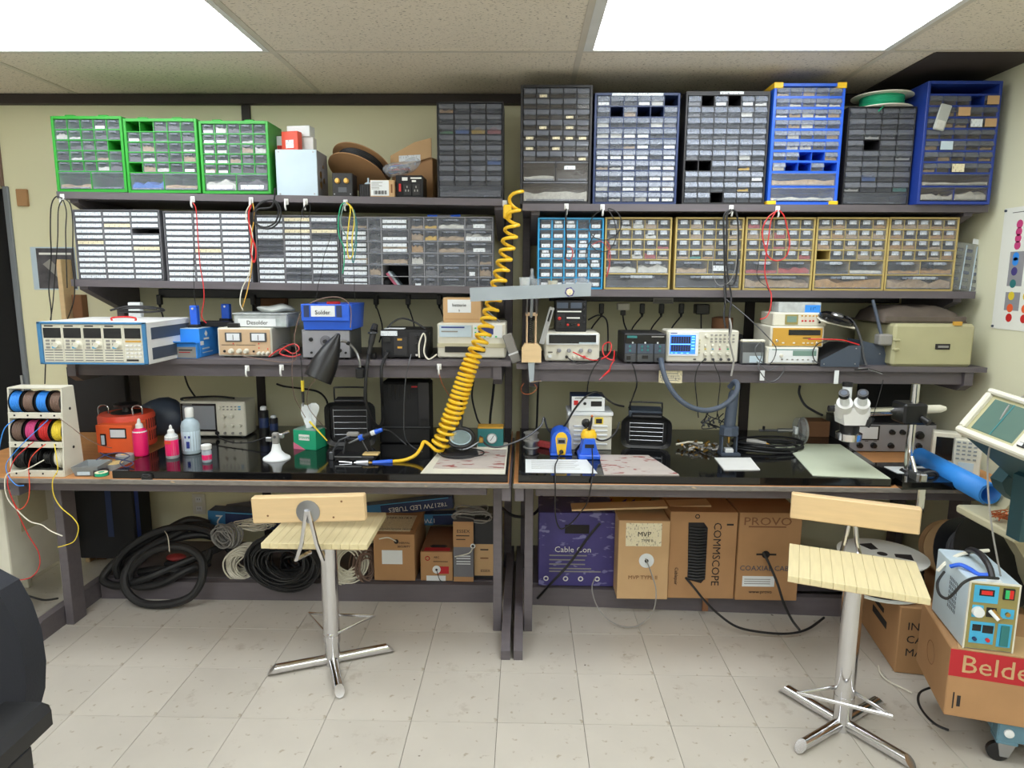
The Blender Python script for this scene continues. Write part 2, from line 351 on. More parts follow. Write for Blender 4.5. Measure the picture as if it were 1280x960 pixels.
def lamp_mat():
    m = bpy.data.materials.new('diffuser'); m.use_nodes = True; nt = m.node_tree; N = nt.nodes; L = nt.links
    for n in list(N): N.remove(n)
    o = N.new('ShaderNodeOutputMaterial'); e = N.new('ShaderNodeEmission'); e.inputs[0].default_value = (.93, .98, 1, 1)
    tc = N.new('ShaderNodeTexCoord'); sp = N.new('ShaderNodeSeparateXYZ'); L.new(tc.outputs['Object'], sp.inputs[0])
    mu = N.new('ShaderNodeMath'); mu.operation = 'MULTIPLY'; mu.inputs[1].default_value = 2*math.pi/.15; L.new(sp.outputs[1], mu.inputs[0])
    sn = N.new('ShaderNodeMath'); sn.operation = 'SINE'; L.new(mu.outputs[0], sn.inputs[0])
    mr = N.new('ShaderNodeMapRange'); mr.inputs[1].default_value = -1; mr.inputs[2].default_value = 1; mr.inputs[3].default_value = LAMP*.72; mr.inputs[4].default_value = LAMP*1.28
    L.new(sn.outputs[0], mr.inputs[0]); L.new(mr.outputs[0], e.inputs[1]); L.new(e.outputs[0], o.inputs[0]); MATS['diffuser'] = m
lamp_mat()
for cx in LIT_X:
    for cy in LIT_Y:
        (x0, x1), (y0, y1) = cells_x[cx], cells_y[cy]
        side = 'left' if cx == 2 else 'right'
        where = {1: 'above the '+side+' workbench', 3: 'in the '+side+' added fill row just before the camera', 5: 'in the '+side+' added fill row over the camera', 7: 'in the '+side+' added fill row behind the camera', 9: 'in the '+side+' added fill row by the rear wall'}[cy]
        t = thing('ceiling_light', 'recessed fluorescent ceiling panel '+where, 'ceiling light', ((x0+x1)/2, (y0+y1)/2, CEIL), group='fluorescent ceiling panels')
        wx, wy = (x1-x0)/2, (y1-y0)/2
        fg = G(); fg.box(-wx+.012, -wx+.05, -wy+.012, wy-.012, -.003, .008).box(wx-.035, wx-.012, -wy+.012, wy-.012, -.003, .008)
        fg.box(-wx+.05, wx-.035, -wy+.012, -wy+.03, -.003, .008).box(-wx+.05, wx-.035, wy-.022, wy-.012, -.003, .008)
        fg.obj('frame', 'fixture', t)
        G().box(-wx+.05, wx-.035, -wy+.03, wy-.022, 0, .006).obj('diffuser', 'diffuser', t)
# power outlets of the back wall (below the desks) and raceway strips are built with the benches
# ------------------------------------------------------------------ the two workbenches
S1 = {'L': lambda x: 1.920-(x+2.1)*.0130, 'R': lambda x: 1.873}
S2 = {'L': lambda x: 1.532-(x+2.08)*.0121, 'R': lambda x: 1.499}
S3 = {'L': lambda x: 1.183, 'R': lambda x: 1.172}
Y1, Y2, Y3, YD = 3.06, 3.07, 2.95, 2.58
PLY, TOP = .740, .772
def sloped(x0, x1, y0, y1, zf, th):      # a board whose top follows zf(x)
    a, b = zf(x0), zf(x1)
    v = [(x0, y0, a-th), (x0, y0, a), (x0, y1, a-th), (x0, y1, a), (x1, y0, b-th), (x1, y0, b), (x1, y1, b-th), (x1, y1, b)]
    return G().add(v, [(0, 1, 3, 2), (4, 6, 7, 5), (0, 4, 5, 1), (2, 3, 7, 6), (0, 2, 6, 4), (1, 5, 7, 3)])
def bench(key, label, x0, x1, xs1, xs2, xs3, leg_spots, sled_spots, dx0, dx1, kick):
    t = thing('workbench', label, 'workbench', ((x0+x1)/2, 3.0, 0), group='two dark grey workbenches with shelves')
    ox, oy = (x0+x1)/2, 3.0
    def P(g, name, m='bench'):
        g.v = [(a-ox, b-oy, c) for a, b, c in g.v]; return g.obj(name, m, t)
    P(sloped(xs1[0], xs1[1], Y1, WALL, S1[key], .030), 'shelf_board')
    P(sloped(xs2[0], xs2[1], Y2, WALL, S2[key], .032), 'shelf_board')
    P(sloped(xs3[0], xs3[1], Y3, WALL, S3[key], .022), 'shelf_board')
    z3 = S3[key](0)
    P(G().box(xs3[0]+.05, xs3[1]-.05, Y3+.03, Y3+.068, z3-.08, z3-.022), 'shelf_apron')
    ps = (x0+.02, x1-.058)
    for i, px in enumerate(ps):
        P(G().box(px, px+.038, WALL-.089, WALL, 0, S1[key](px)-.03, .002), 'post')
        for (Yf, zf, th) in ((Y1, S1[key], .030), (Y2, S2[key], .032), (Y3, S3[key], .022)):
            zt = zf(px)-th
            ax = px-.038 if i == 1 else px+.038
            # arm: a length of timber under the board, its front end cut on the slant
            P(G().prism([(Yf+.012, zt), (WALL, zt), (WALL, zt-.089), (Yf+.06, zt-.089), (Yf+.012, zt-.06)] if Yf == Y3 else [(Yf+.03, zt), (WALL, zt), (WALL, zt-.13), (WALL-.12, zt-.13), (Yf+.03, zt-.015)], ax, ax+.038, 'x'), 'shelf_arm')
    P(G().box(dx0, dx1, YD, WALL-.01, PLY-.018, PLY, .003), 'desktop', 'ply')
    P(G().box(dx0-.002, dx1+.002, YD-.008, YD, PLY-.019, PLY+.0005, .002), 'desktop_edge', 'bench_worn')
    P(G().box(dx0+.09, dx1-.09, YD+.06, YD+.098, PLY-.07, PLY-.018, .002), 'desk_apron')
    for lx in leg_spots: P(G().box(lx, lx+.037, 2.772, 2.861, 0, PLY-.018, .002), 'leg')
    for sx in sled_spots:
        P(G().prism([(2.545, 0), (WALL, 0), (WALL, .089), (2.64, .089), (2.545, .04)], sx, sx+.037, 'x'), 'sled')
        P(G().box(sx, sx+.037, YD+.012, WALL-.09, PLY-.078, PLY-.018, .002), 'desk_arm')
    k0, k1, ya, yb = kick
    kg = G().prism([(k0, ya), (k1, yb), (k1, yb+.038), (k0, ya+.038)], 0, .089, 'z')
    P(kg, 'kick_board')
    P(G().box(k0+.002, k1-.002, max(ya, yb)+.038, WALL, .07, .094), 'low_shelf')
    return t
bench('L', 'left workbench painted dark grey, with three shelves above its desktop', -2.12, -.045, (-2.1, -.105), (-2.08, -.105), (-2.1, -.062), (-2.05, -.131), (-2.09, -.088), -2.45, -.061, (-2.045, -.131, 3.02, 3.036))
bench('R', 'right workbench painted dark grey, with three shelves above its desktop', -.035, 2.03, (-.016, 2.02), (.0, 2.012), (-.037, 2.02), (.005, 1.86), (-.036, 1.90), -.041, 1.98, (.043, 1.86, 3.02, 2.93))
# black work-surface slabs lying on the desktops
tag(G().box(-1.662, -.064, 2.588, 3.44, PLY, TOP, .003).obj('worktop_slab', 'slab'), 'glossy black stone slab lying on the left desktop', 'worktop', 'black slabs on the desktops')
tag(G().prism([(-.022, 2.59), (1.45, 2.59), (1.478, 2.615), (1.49, 2.70), (1.56, 3.44), (-.022, 3.44)], PLY, TOP, 'z').obj('worktop_slab', 'slab'), 'black stone slab lying on the right desktop under the soldering gear', 'worktop', 'black slabs on the desktops')
# ------------------------------------------------------------------ small-parts cabinets
MC = {}
def drawer_mesh(style, w_, h, d, dm):
    k = (style, round(w_, 3), round(h, 3), round(d, 2), dm)
    if k in MC: return MC[k]
    w2 = w_/2; t = .0016; g = G(); n0 = None
    g.box(-w2, -w2+t, t, d, 0, h*.8).box(w2-t, w2, t, d, 0, h*.8).box(-w2+t, w2-t, t, d, 0, t).box(-w2, w2, d-t, d, 0, h*.8)
    if style == 'lip':      # sloped upper front ending in a finger ledge
        g.box(-w2, w2, 0, t, 0, h*.4); n0 = len(g.f); g.prism([(t, h), (t, h*.4), (0, h*.4), (-.011, h*.46), (-.011, h*.52), (0, h)], -w2, w2, 'x')
    elif style == 'notch':  # flat front with a raised tab near the top
        g.box(-w2, w2, 0, t, 0, h); n0 = len(g.f); g.box(-w2*.55, w2*.55, -.008, 0, h*.74, h*.9); g.box(-w2, w2, -.001, 0, 0, h*.06)
    else:                   # flat front with a ledge along the lower edge
        g.box(-w2, w2, 0, t, 0, h); n0 = len(g.f); g.box(-w2*.9, w2*.9, -.006, 0, 0, h*.1); g.box(-w2, w2, -.002, 0, h*.93, h)
    me = g.mesh('drawer'); MC[k] = me; me.materials.append(M(dm)); me.materials.append(MATS['clear_lit' if dm == 'clear' else 'clear_lit_dk'])
    for p_ in me.polygons:
        if p_.index >= n0: p_.material_index = 1
    return me
def contents_mesh(w_, h, d, var):
    k = ('c', round(w_, 3), round(h, 3), round(d, 2), var)
    if k in MC: return MC[k]
    rnd = random.Random(hash((round(w_, 3), var)) & 0xffff)
    nx, ny = 6, 3; v = []; f = []; w2 = w_/2-.003; d2 = min(d-.01, .06)
    base = h*(.22+.16*var)
    for j in range(ny+1):
        for i in range(nx+1):
            v.append((-w2+2*w2*i/nx, .004+d2*j/ny, .003+base*(.55+.75*rnd.random())))
    for j in range(ny):
        for i in range(nx): f.append((j*(nx+1)+i, j*(nx+1)+i+1, (j+1)*(nx+1)+i+1, (j+1)*(nx+1)+i))
    n0 = len(v)
    for i in range(nx+1): v.append((-w2+2*w2*i/nx, .004, .002))
    for i in range(nx): f.append((i, n0+i, n0+i+1, i+1))
    me = G().add(v, f).mesh('contents', 20); MC[k] = me; return me
def label_mesh(w_, h):
    k = ('l', round(w_, 3), round(h, 3))
    if k not in MC: MC[k] = G().box(-w_/2, w_/2, -.0007, 0, 0, h).mesh('label')
    return MC[k]
def cabinet(label, cat_group, pxl, pxr, pyt, pyb, Y, depth, rows, frame, dmat='clear', style='lip', t=.008, rs=.004, cs=.003, missing=(), labels=None, pal=('c_grey', 'c_tan', 'c_dark', 'c_white'),
            pc=.8, top=0., lab='label', lbox=(.12, .88, .05, .34), zb=None, recess=.004, extra=None, rz=0., name='parts_cabinet', inner=None, special={}):
    a, b = at(pxl, pyb, Y), at(pxr, pyb, Y); x0, x1 = a.x, b.x
    xm = (x0+x1)/2; z0 = zb if zb is not None else (a.z+b.z)/2; H_ = at((pxl+pxr)/2, pyt, Y).z-z0; W_ = x1-x0
    rt = thing(name, label, 'cabinet', (xm, Y, z0), rz, cat_group)
    rnd = random.Random(int(pxl*7+pyt))
    g = G(); w2 = W_/2
    g.box(-w2, -w2+t, 0, depth, 0, H_, .0015).box(w2-t, w2, 0, depth, 0, H_, .0015).box(-w2+t, w2-t, 0, depth, 0, t).box(-w2+t, w2-t, 0, depth, H_-t-top, H_)
    G().box(-w2+t, w2-t, depth-.003, depth, t, H_-t).obj('back_panel', 'black_soft' if frame not in ('green', 'blue', 'blue_dark') else frame, rt)  # mostly black: shade inside the drawers put into the back's colour
    tot = sum(r[0] for r in rows); usable = H_-2*t-top; z = H_-t-top; slots = []; pl = G()
    for ri, r in enumerate(rows):
        hh = usable*r[0]/tot; cols = r[1] if isinstance(r[1], (list, tuple)) else [1]*r[1]
        st = r[2] if len(r) > 2 else style
        if ri: pl.box(-w2+t, w2-t, .002, depth-.003, z-rs/2, z+rs/2)
        cw = sum(cols); x = -w2+t
        for ci, c in enumerate(cols):
            ww = (W_-2*t)*c/cw
            if ci and cs: pl.box(x-cs/2, x+cs/2, .002, depth-.003, z-hh+rs/2, z-rs/2)
            slots.append((ri, ci, x+cs/2+.0008, x+ww-cs/2-.0008, z-hh+rs/2+.0004, z-rs/2-.001, st)); x += ww
        z -= hh
    g.obj('frame', frame, rt); pl.obj('dividers', inner or frame, rt)
    for (ri, ci, a0, a1, b0, b1, st) in slots:
        if (ri, ci) in missing: continue
        sp = special.get((ri, ci), {})
        ww, hh = a1-a0, b1-b0; dd = min(depth-.012, .12)
        out = sp.get('out', rnd.uniform(-.001, .003))
        dr = link('drawer', drawer_mesh(st, ww, hh, dd, dmat), None, rt, ((a0+a1)/2, recess-out, b0))
        if rnd.random() < sp.get('pc', pc):
            c = link('contents', contents_mesh(ww, hh, dd, rnd.randint(0, 2)), sp.get('c', rnd.choice(pal)), dr); c['kind'] = 'stuff'
        ls = sp.get('label', labels(ri, ci, rnd) if labels else None)
        if ls:
            for (u0, u1, v0, v1, mm) in ([(*lbox, lab)] if ls is True else ls):
                link('label', label_mesh(ww*(u1-u0), hh*(v1-v0)), mm, dr, (ww*((u0+u1)/2-.5), -.0008 if st != 'lip' or v1 < .38 else -.0118, hh*v0))
    if extra: extra(rt, W_, H_, depth)
    return rt
GG = 'green parts cabinets on the top shelf'
def lugs(m):
    def f(rt, w_, h, d):
        for s in (-.25, .22): G().box(w_*s-.022, w_*s+.022, .01, .05, h, h+.008, .003).obj('lug', m, rt)
    return f
pb = [(13, 5, 'notch')]*5+[(22.5, 2, 'plain')]
gp = ('c_grey', 'c_tan', 'c_dark', 'c_white', 'c_grey')
lg = lambda p: (lambda r, c, rnd: rnd.random() < p)
cabinet('leftmost green-framed parts cabinet on the left top shelf', GG, 71.5, 159, 145, 240, 3.075, .17, pb, 'green', style='notch', t=.012, missing=((2, 4),), labels=lambda r, c, q: (r, c) == (0, 3), pal=gp, extra=lugs('green'), special={(5, 0): dict(c='c_tan'), (5, 1): dict(c='c_white')}, zb=1.9195)
cabinet('middle green-framed parts cabinet with three empty slots, left top shelf', GG, 160.5, 251, 148, 242, 3.075, .17, pb, 'green', style='notch', t=.012, missing=((0, 0), (0, 1), (4, 0)), labels=lambda r, c, q: (r, c) in ((1, 0), (4, 4)), pal=gp, extra=lugs('green'), special={(5, 0): dict(c='c_blue'), (5, 1): dict(c='c_tan')}, zb=1.9165)
cabinet('green-framed parts cabinet beside the grey metal box, left top shelf', GG, 253.5, 339, 151, 244, 3.075, .17, pb, 'green', style='notch', t=.012, labels=lambda r, c, q: c < 2, pal=gp, extra=lugs('green'), special={(5, 0): dict(c='c_white'), (5, 1): dict(c='c_grey')}, zb=1.914)
def rim_label(u0, u1):
    def f(rt, w_, h, d): G().box(w_*(u0-.5), w_*(u1-.5), -.001, 0, h-.012, h-.001).obj('label', 'label', rt)
    return f
cabinet('charcoal cabinet of 32 small drawers at the right end of left top shelf', 'parts cabinets on the top shelves', 547, 629, 127, 246, 3.085, .16, [(14, 4)]*8+[(16, 1, 'plain')], 'charcoal', dmat='clear_dark', t=.006, rs=.003, cs=.004, pal=('c_grey', 'c_dark'), pc=.5, zb=1.897,
        special={(2, 0): dict(c='c_green', pc=1), (2, 1): dict(c='c_blue', pc=1), (2, 2): dict(c='c_yellow', pc=1), (2, 3): dict(c='c_red', pc=1), (5, 3): dict(c='c_blue', pc=1), (0, 0): dict(c='c_brass', pc=1)})
cabinet('tall black-brown parts cabinet, first on the right top shelf', 'parts cabinets on the top shelves', 650, 738, 106, 254, 3.08, .18, [(73, 5)]*7+[(142, 2, 'plain'), (146, 1, 'plain')], 'charcoal', dmat='clear_smoke', t=.011, rs=.003, cs=.004, pal=('c_dark', 'c_dark', 'c_grey'), pc=.4, zb=1.8735, lab='label_y',
        labels=lambda r, c, q: (r, c) in ((0, 1), (2, 3), (3, 1), (3, 3), (4, 0), (4, 2), (4, 3), (4, 4), (5, 0), (5, 2), (6, 4)), lbox=(.2, .8, .06, .34), special={(7, 0): dict(c='c_white', pc=1), (7, 1): dict(label=[(.25, .6, .6, .8, 'label')]), (8, 0): dict(c='c_white', pc=1)})
cabinet('slate-blue sixty-drawer parts cabinet with white labels, right top shelf', 'parts cabinets on the top shelves', 740.5, 845, 116, 255, 3.08, .17, [(14, 6)]*10, 'navy', t=.010, rs=.004, cs=.003, pal=('c_grey', 'c_white', 'c_tan'), pc=.5, zb=1.8735, missing=((0, 5), (1, 1), (1, 3), (1, 4)),
        labels=lambda r, c, q: (r, c) in ((0, 0), (0, 3), (3, 3), (4, 3), (4, 5), (5, 0), (5, 1), (5, 2), (5, 3), (5, 5), (6, 2), (6, 4), (6, 5), (7, 2), (7, 4), (7, 5), (8, 2), (8, 4), (8, 5), (9, 4), (9, 5), (3, 2)), lbox=(.08, .92, .06, .35), extra=rim_label(.2, .8))
cabinet('dark grey sixty-drawer parts cabinet with few labels, right top shelf', 'parts cabinets on the top shelves', 852, 955, 114, 255, 3.08, .17, [(14, 6)]*10, 'charcoal', t=.009, rs=.003, cs=.004, top=.008, pal=('c_grey', 'c_white', 'c_dark'), pc=.45, zb=1.8735, missing=((0, 1), (0, 3), (6, 0), (6, 1), (9, 2)),
        labels=lambda r, c, q: (r, c) in ((0, 2), (0, 4), (7, 5)), lbox=(.1, .9, .06, .36), extra=rim_label(.4, .68), special={(6, 4): dict(c='c_yellow', pc=1), (8, 4): dict(c='c_yellow', pc=1)})
def ycorn(rt, w_, h, d):
    for sx in (-1, 1):
        for zz in (0, h-.02):
            x = sx*(w_/2)
            G().box(min(x, x-sx*.034)-.003, max(x, x-sx*.034)+.003, -.004, d+.002, zz-(.0 if zz == 0 else 0), zz+(.016 if zz == 0 else .024), .002).obj('corner_cap', 'yellow', rt)
cabinet('bright blue parts cabinet with yellow corner caps, right top shelf', 'parts cabinets on the top shelves', 959, 1046, 104, 256, 3.07, .17, [(52, 5)]*8+[(72, 1, 'plain'), (76, 1, 'plain')], 'blue', t=.012, rs=.009, cs=.0015, pal=('c_white', 'c_grey', 'c_tan', 'c_dark'), pc=.7, zb=1.8735, missing=((6, 2), (6, 3), (7, 1), (7, 2), (7, 4)),
        labels=None, extra=ycorn, special={(8, 0): dict(c='c_tan', pc=1), (9, 0): dict(c='c_white', pc=1)})
cabinet('charcoal 32-drawer cabinet under the green wire spool, right top shelf', 'parts cabinets on the top shelves', 1052, 1135, 133, 256, 3.085, .16, [(14, 4)]*8+[(16, 1, 'plain')], 'charcoal', dmat='clear_dark', t=.005, rs=.003, cs=.004, pal=('c_grey', 'c_dark', 'c_white'), pc=.5, zb=1.8735, missing=((3, 1),), special={(6, 1): dict(c='c_blue', pc=1), (7, 3): dict(c='c_teal', pc=1)})
cabinet('large royal blue parts cabinet in the right corner of the top shelf', 'parts cabinets on the top shelves', 1146, 1237, 101, 256, 3.03, .26, [(50, 1)]+[(53, 5)]*7+[(64, 1, 'plain'), (72, 2, 'plain')], 'blue_dark', dmat='clear_smoke', t=.012, rs=.007, cs=.002, pal=('c_tan', 'c_grey', 'c_dark'), pc=.5, zb=1.8735, missing=((0, 0), (1, 3)),
        special={(1, 4): dict(label=[(.05, .98, .02, .95, 'card_lt')]), (2, 2): dict(label=[(.05, .98, .02, .95, 'card_lt')]), (3, 3): dict(label=[(.05, .95, .05, .9, 'label')]), (3, 4): dict(label=[(.05, .95, .05, .95, 'card_lt')]), (5, 1): dict(label=[(.02, .98, 0, .95, 'pale_blue')]), (7, 2): dict(label=[(.02, .98, 0, .9, 'label_y')]), (8, 0): dict(c='c_white', pc=1), (9, 0): dict(c='c_white', pc=1), (9, 1): dict(c='c_white', pc=1)})
# second shelf, left: light grey cabinets with long white labels
WL = 'white-labelled parts cabinets on the second shelf'
full = lambda p: (lambda r, c, q: [(.01, .99, .12, .82, 'label' if q.random() < .95 else 'label_y')] if q.random() < p else None)
def wcab(label, pxl, pxr, zb, cols, p, missing=(), rows=12, **k):
    return cabinet(label, WL, pxl, pxr, k.pop('pyt', 266), 351, 3.095, .15, [(1, cols, 'plain')]*rows, 'grey_md', style='plain', t=.005, rs=.003, cs=.006, labels=full(p), missing=missing, pal=('c_dark', 'c_grey'), pc=.5, zb=zb, **k)
wcab('grey cabinet of white-labelled drawers at the left end of second shelf', 98.5, 205, 1.5285, 3, .99, ((3, 2),), pyt=262)
wcab('fully white-labelled grey drawer cabinet, second from left on second shelf', 209.5, 316, 1.5165, 3, 1., pyt=264)
wcab('partly white-labelled grey drawer cabinet under the coiled black cord', 322.5, 425.5, 1.504, 3, .8, pyt=269)
def lab4(r, c, q):
    if c == 0: return [(.05, .95, .08, .4, 'label'), (.05, .95, .55, .85, 'label')] if r != 0 else None
    if c == 2 and r in (0, 1, 2): return [(.04, .96, .05, .36, 'label'), (.04, .96, .55, .85, 'label')] if r != 1 else [(.04, .96, .05, .35, 'label')]
cabinet('clear parts cabinet with a dark open compartment, second shelf left', WL, 427, 512, 271, 354, 3.095, .15, [(1, [1, .5, 1], 'plain')]*6, 'grey_lt', style='plain', t=.003, rs=.003, cs=.004, labels=lab4, missing=((4, 2), (5, 2)), pal=('c_dark', 'c_grey', 'c_tan'), pc=.7, zb=1.497, inner='grey_lt')
cabinet('clear-drawer parts cabinet beneath the blue marker, second shelf left', WL, 513, 616, 271, 355, 3.095, .15, [(1, [.5, .5, 1, 1], 'notch')]*3+[(1, [.5, .5, 1, .5, .5], 'notch')]*3, 'grey_lt', style='notch', t=.003, rs=.003, cs=.003, labels=lambda r, c, q: [(.3, .75, .1, .45, 'label')] if (r, c) in ((0, 3), (2, 3), (4, 3), (5, 0)) else ([(.02, .98, .05, .4, 'label')] if (r, c) == (1, 3) else None), pal=('c_dark', 'c_grey', 'c_white', 'c_tan'), pc=.9, zb=1.4945,
        special={(1, 1): dict(c='c_yellow'), (0, 1): dict(c='c_yellow'), (1, 2): dict(c='c_tan'), (2, 0): dict(c='c_brass'), (3, 2): dict(c='c_red')})
# second shelf, right: one blue-framed and five gold-framed cabinets
bl = lambda r, c, q: [(.12, .9, .08, .5, 'label')]+([(.2, .8, .62, .9, 'label')] if q.random() < .3 else [])
cabinet('sky-blue framed parts cabinet with white labels, second shelf right', 'framed parts cabinets on the right second shelf', 671.5, 753, 272, 361, 3.10, .15, [(1, 5, 'plain')]*7, 'cyan_blue', style='plain', t=.008, rs=.005, cs=.006, labels=lambda r, c, q: None if (r, c) == (0, 3) else bl(r, c, q), pal=('c_dark', 'c_grey'), pc=.7, zb=1.4995)
gl = lambda r, c, q: [(.22, .78, .50, .94, 'label')] if r < 4 else ([(.4, .75, .72, .92, 'label')] if q.random() < .6 else None)
gr_ = [(83, 5, 'notch')]*4+[(118, 2, 'notch'), (116, 1, 'notch')]
for lbl, a, b, miss, pal, sp in (
    ('gold-framed parts cabinet next to the sky-blue one, second shelf right', 754.5, 837, (), ('c_tan', 'c_dark', 'c_dark', 'c_white'), {(2, 4): dict(c='c_red'), (3, 3): dict(c='c_red'), (4, 1): dict(c='c_white')}),
    ('gold-framed parts cabinet with a teal-filled drawer, second shelf right', 841.5, 926, (), ('c_tan', 'c_dark', 'c_dark'), {(3, 1): dict(c='c_teal'), (3, 2): dict(c='c_brass'), (4, 1): dict(label=[(.15, .6, .2, .62, 'label')])}),
    ('gold-framed parts cabinet behind the red looped leads, second shelf right', 928, 1014, (), ('c_tan', 'c_dark', 'c_dark', 'c_red'), {}),
    ('gold-framed parts cabinet with one empty drawer slot, second shelf right', 1015.5, 1104, ((3, 0),), ('c_brass', 'c_tan', 'c_dark'), {(4, 1): dict(c='c_white')}),
    ('gold-framed parts cabinet at the right end of the second shelf', 1105, 1191, (), ('c_brass', 'c_tan', 'c_dark'), {(1, 3): dict(c='c_brass'), (2, 0): dict(c='c_brass'), (2, 1): dict(c='c_brass')})):
    cabinet(lbl, 'framed parts cabinets on the right second shelf', a, b, 271.5, 361, 3.10, .15, gr_, 'gold', style='notch', t=.008, rs=.005, cs=.0025, labels=gl, missing=miss, pal=pal, pc=1., zb=1.4995, special=sp, inner='gold')
# ------------------------------------------------------------------ instruments: a box with a front panel and its controls
def yof(px, py, z): return on(px, py, z).y
class Inst:
    def __init__(s, name, label, cat, pxl, pxr, pyt, pyb, zb, depth, body, front=None, Y=None, rz=0., bev=.004, group=None, feet=None, h=None):
        pm = (pxl+pxr)/2
        if Y is None: Y = yof(pm, pyb, zb)
        a, b = at(pxl, pyb, Y), at(pxr, pyb, Y); s.Y = Y
        s.w = b.x-a.x; s.h = h or (at(pm, pyt, Y).z-zb); s.d = depth; s.z = zb; s.x = (a.x+b.x)/2
        s.t = thing(name, label, cat, (s.x, Y, zb), rz, group)
        f = 0.
        if feet:
            f = .006; g = G()
            for sx in (-1, 1):
                for yy in (.02, depth-.03): g.box(sx*(s.w/2-.025)-.008, sx*(s.w/2-.025)+.008, yy, yy+.012, 0, f)
            g.obj('feet', feet, s.t)
        s.f = f
        s.body = G().box(-s.w/2, s.w/2, 0, depth, f, s.h, bev).obj('body', body, s.t)
        if front: s.panel(front, .012, .012)
    def u(s, u): return (u-.5)*s.w
    def v(s, v): return s.f+v*(s.h-s.f)
    def panel(s, m, mu, mv, y=-.003):
        return G().box(-s.w/2+mu*s.w, s.w/2-mu*s.w, y, .001, s.v(mv), s.v(1-mv), .0012).obj('front_panel', m, s.t)
    def rect(s, name, u0, u1, v0, v1, m, y=-.0045, b=.0006, y1=0.):
        return G().box(s.u(u0), s.u(u1), y, y1, s.v(v0), s.v(v1), b).obj(name, m, s.t)
    def knob(s, u, v, r, m='grey_lt', l=.014, name='knob'):
        g = G().lathe([(r, 0), (r, -l*.3), (r*.82, -l*.4), (r*.74, -l), (r*.1, -l-.0004)], 14, (0, 0, 0), 'y')
        return g.obj(name, m, s.t, (s.u(u), -.003, s.v(v)))
    def knobs(s, us, vs_, r, m='grey_lt', l=.014, name='knob'):
        for v in vs_:
            for u in us: s.knob(u, v, r, m, l, name)
    def buttons(s, us, vs_, w_, h, m, name='button', y=-.0065):
        me = G().box(-w_/2, w_/2, y, -.002, -h/2, h/2, .0008).mesh(name)
        for v in vs_:
            for u in us: link(name, me, m, s.t, (s.u(u), 0, s.v(v)))
    def jack(s, u, v, r=.005, m='black', core='chrome'):
        j = G().lathe([(r, 0), (r, -.007), (r*.6, -.0075)], 12, (0, 0, 0), 'y').obj('jack', m, s.t, (s.u(u), -.003, s.v(v)))
        return j
    def txt(s, st, u, v, size, m='ink', y=-.005, **k): return text(s.t, st, s.u(u), s.v(v), size, m, y, **k)
    def top(s): return s.z+s.h
def sheet(name, parent, x0, x1, z0, z1, m, y=-.001): return G().box(x0, x1, y, y+.0008, z0, z1).obj(name, m, parent)
zL, zR = 1.183, 1.172
# ---------------- top shelf, odds and ends between the cabinets
z1m = lambda px: S1['L'](at(px, 247, 3.1).x)
it = Inst('metal_enclosure', 'tall grey metal enclosure box with knockouts on its side, top shelf', 'metal box', 347, 398, 187, 247, z1m(372), .16, 'grey_lt', Y=3.10, bev=.002)
G().box(-it.w/2, it.w/2, -.004, 0, 0, it.h, .0015).obj('cover', 'pale_blue', it.t)
for (yy, zz, r) in ((.05, .10, .016), (.05, .055, .016), (.09, .14, .008), (.10, .08, .012)): G().lathe([(r, 0), (r, .0012), (r*.8, .0016)], 16, (it.w/2, yy, zz), 'x').obj('knockout', 'brass', it.t)
for (a, b) in ((.42, .95), (.42, .05), (-.42, .95), (-.42, .05)): G().lathe([(.004, 0), (.004, -.002)], 10, (a*it.w, -.004, b*it.h), 'y').obj('screw', 'steel', it.t)
zt = it.top()
def smallbox(name, label, px0, px1, py0, py1, zb, Y, d, m, rz=0., cat='box', group=None):
    return Inst(name, label, cat, px0, px1, py0, py1, zb, d, m, Y=Y, rz=rz, bev=.002, group=group)
b1 = smallbox('small_carton', 'white small carton lying at the back on the grey metal box', 372, 392, 171, 187, zt, 3.16, .05, 'white', group='small cartons on the metal box')
smallbox('small_carton', 'upper white small carton stacked on another above the metal box', 358, 388, 157, 171, b1.top(), 3.155, .055, 'paper', R(-8), group='small cartons on the metal box')
b2 = smallbox('small_carton', 'orange-red small carton standing on the grey metal box', 351, 374, 164, 187, zt, 3.12, .035, 'redorange', R(-14), group='small cartons on the metal box')
sheet('label', b2.t, -.02, .02, .010, .045, 'label', -.0012)
b3 = smallbox('small_carton', 'white and red small carton at the left edge of the metal box', 346, 355, 170, 187, zt, 3.17, .05, 'paper', group='small cartons on the metal box')
sheet('label', b3.t, -.014, .014, .0, .03, 'red', -.0012)
def reel(name, label, loc, rot, R_, w_, rh, disc, wire, hub='card_dk', holes=0, wraps=0, group=None, thick=.004, windows=0):
    t = thing(name, label, 'cable reel', loc, 0, group, rot)
    for s in (0, 1):
        z0 = -thick if s == 0 else w_
        fl_ = G().lathe([(R_*.12, z0), (R_, z0), (R_, z0+thick), (R_*.12, z0+thick)], 40).obj('flange', disc, t)
    G().lathe([(R_*.12, -thick*.5), (R_*.12, w_+thick*.5)], 16).obj('hub', hub, t)
    g = G(); n = wraps or 6
    for k in range(n):
        zz = w_*(k+.5)/n; g.torus((0, 0, zz), rh-w_/n*.4+random.uniform(-.002, .002), w_/n*.62, 32, 6)
    g.lathe([(R_*.2, w_*.02), (rh-w_/n*.5, w_*.02), (rh-w_/n*.5, w_*.98), (R_*.2, w_*.98)], 32)
    g.obj('wound_cable', wire, t)
    return t
p = at(449, 214, 3.27)
reel('cable_reel', 'brown cardboard reel of black cable tilted on the top shelf', (p.x-.005, 3.27, p.z-.01), (R(-27), R(17), 0), .145, .055, .115, 'card', 'rubber', wraps=7)
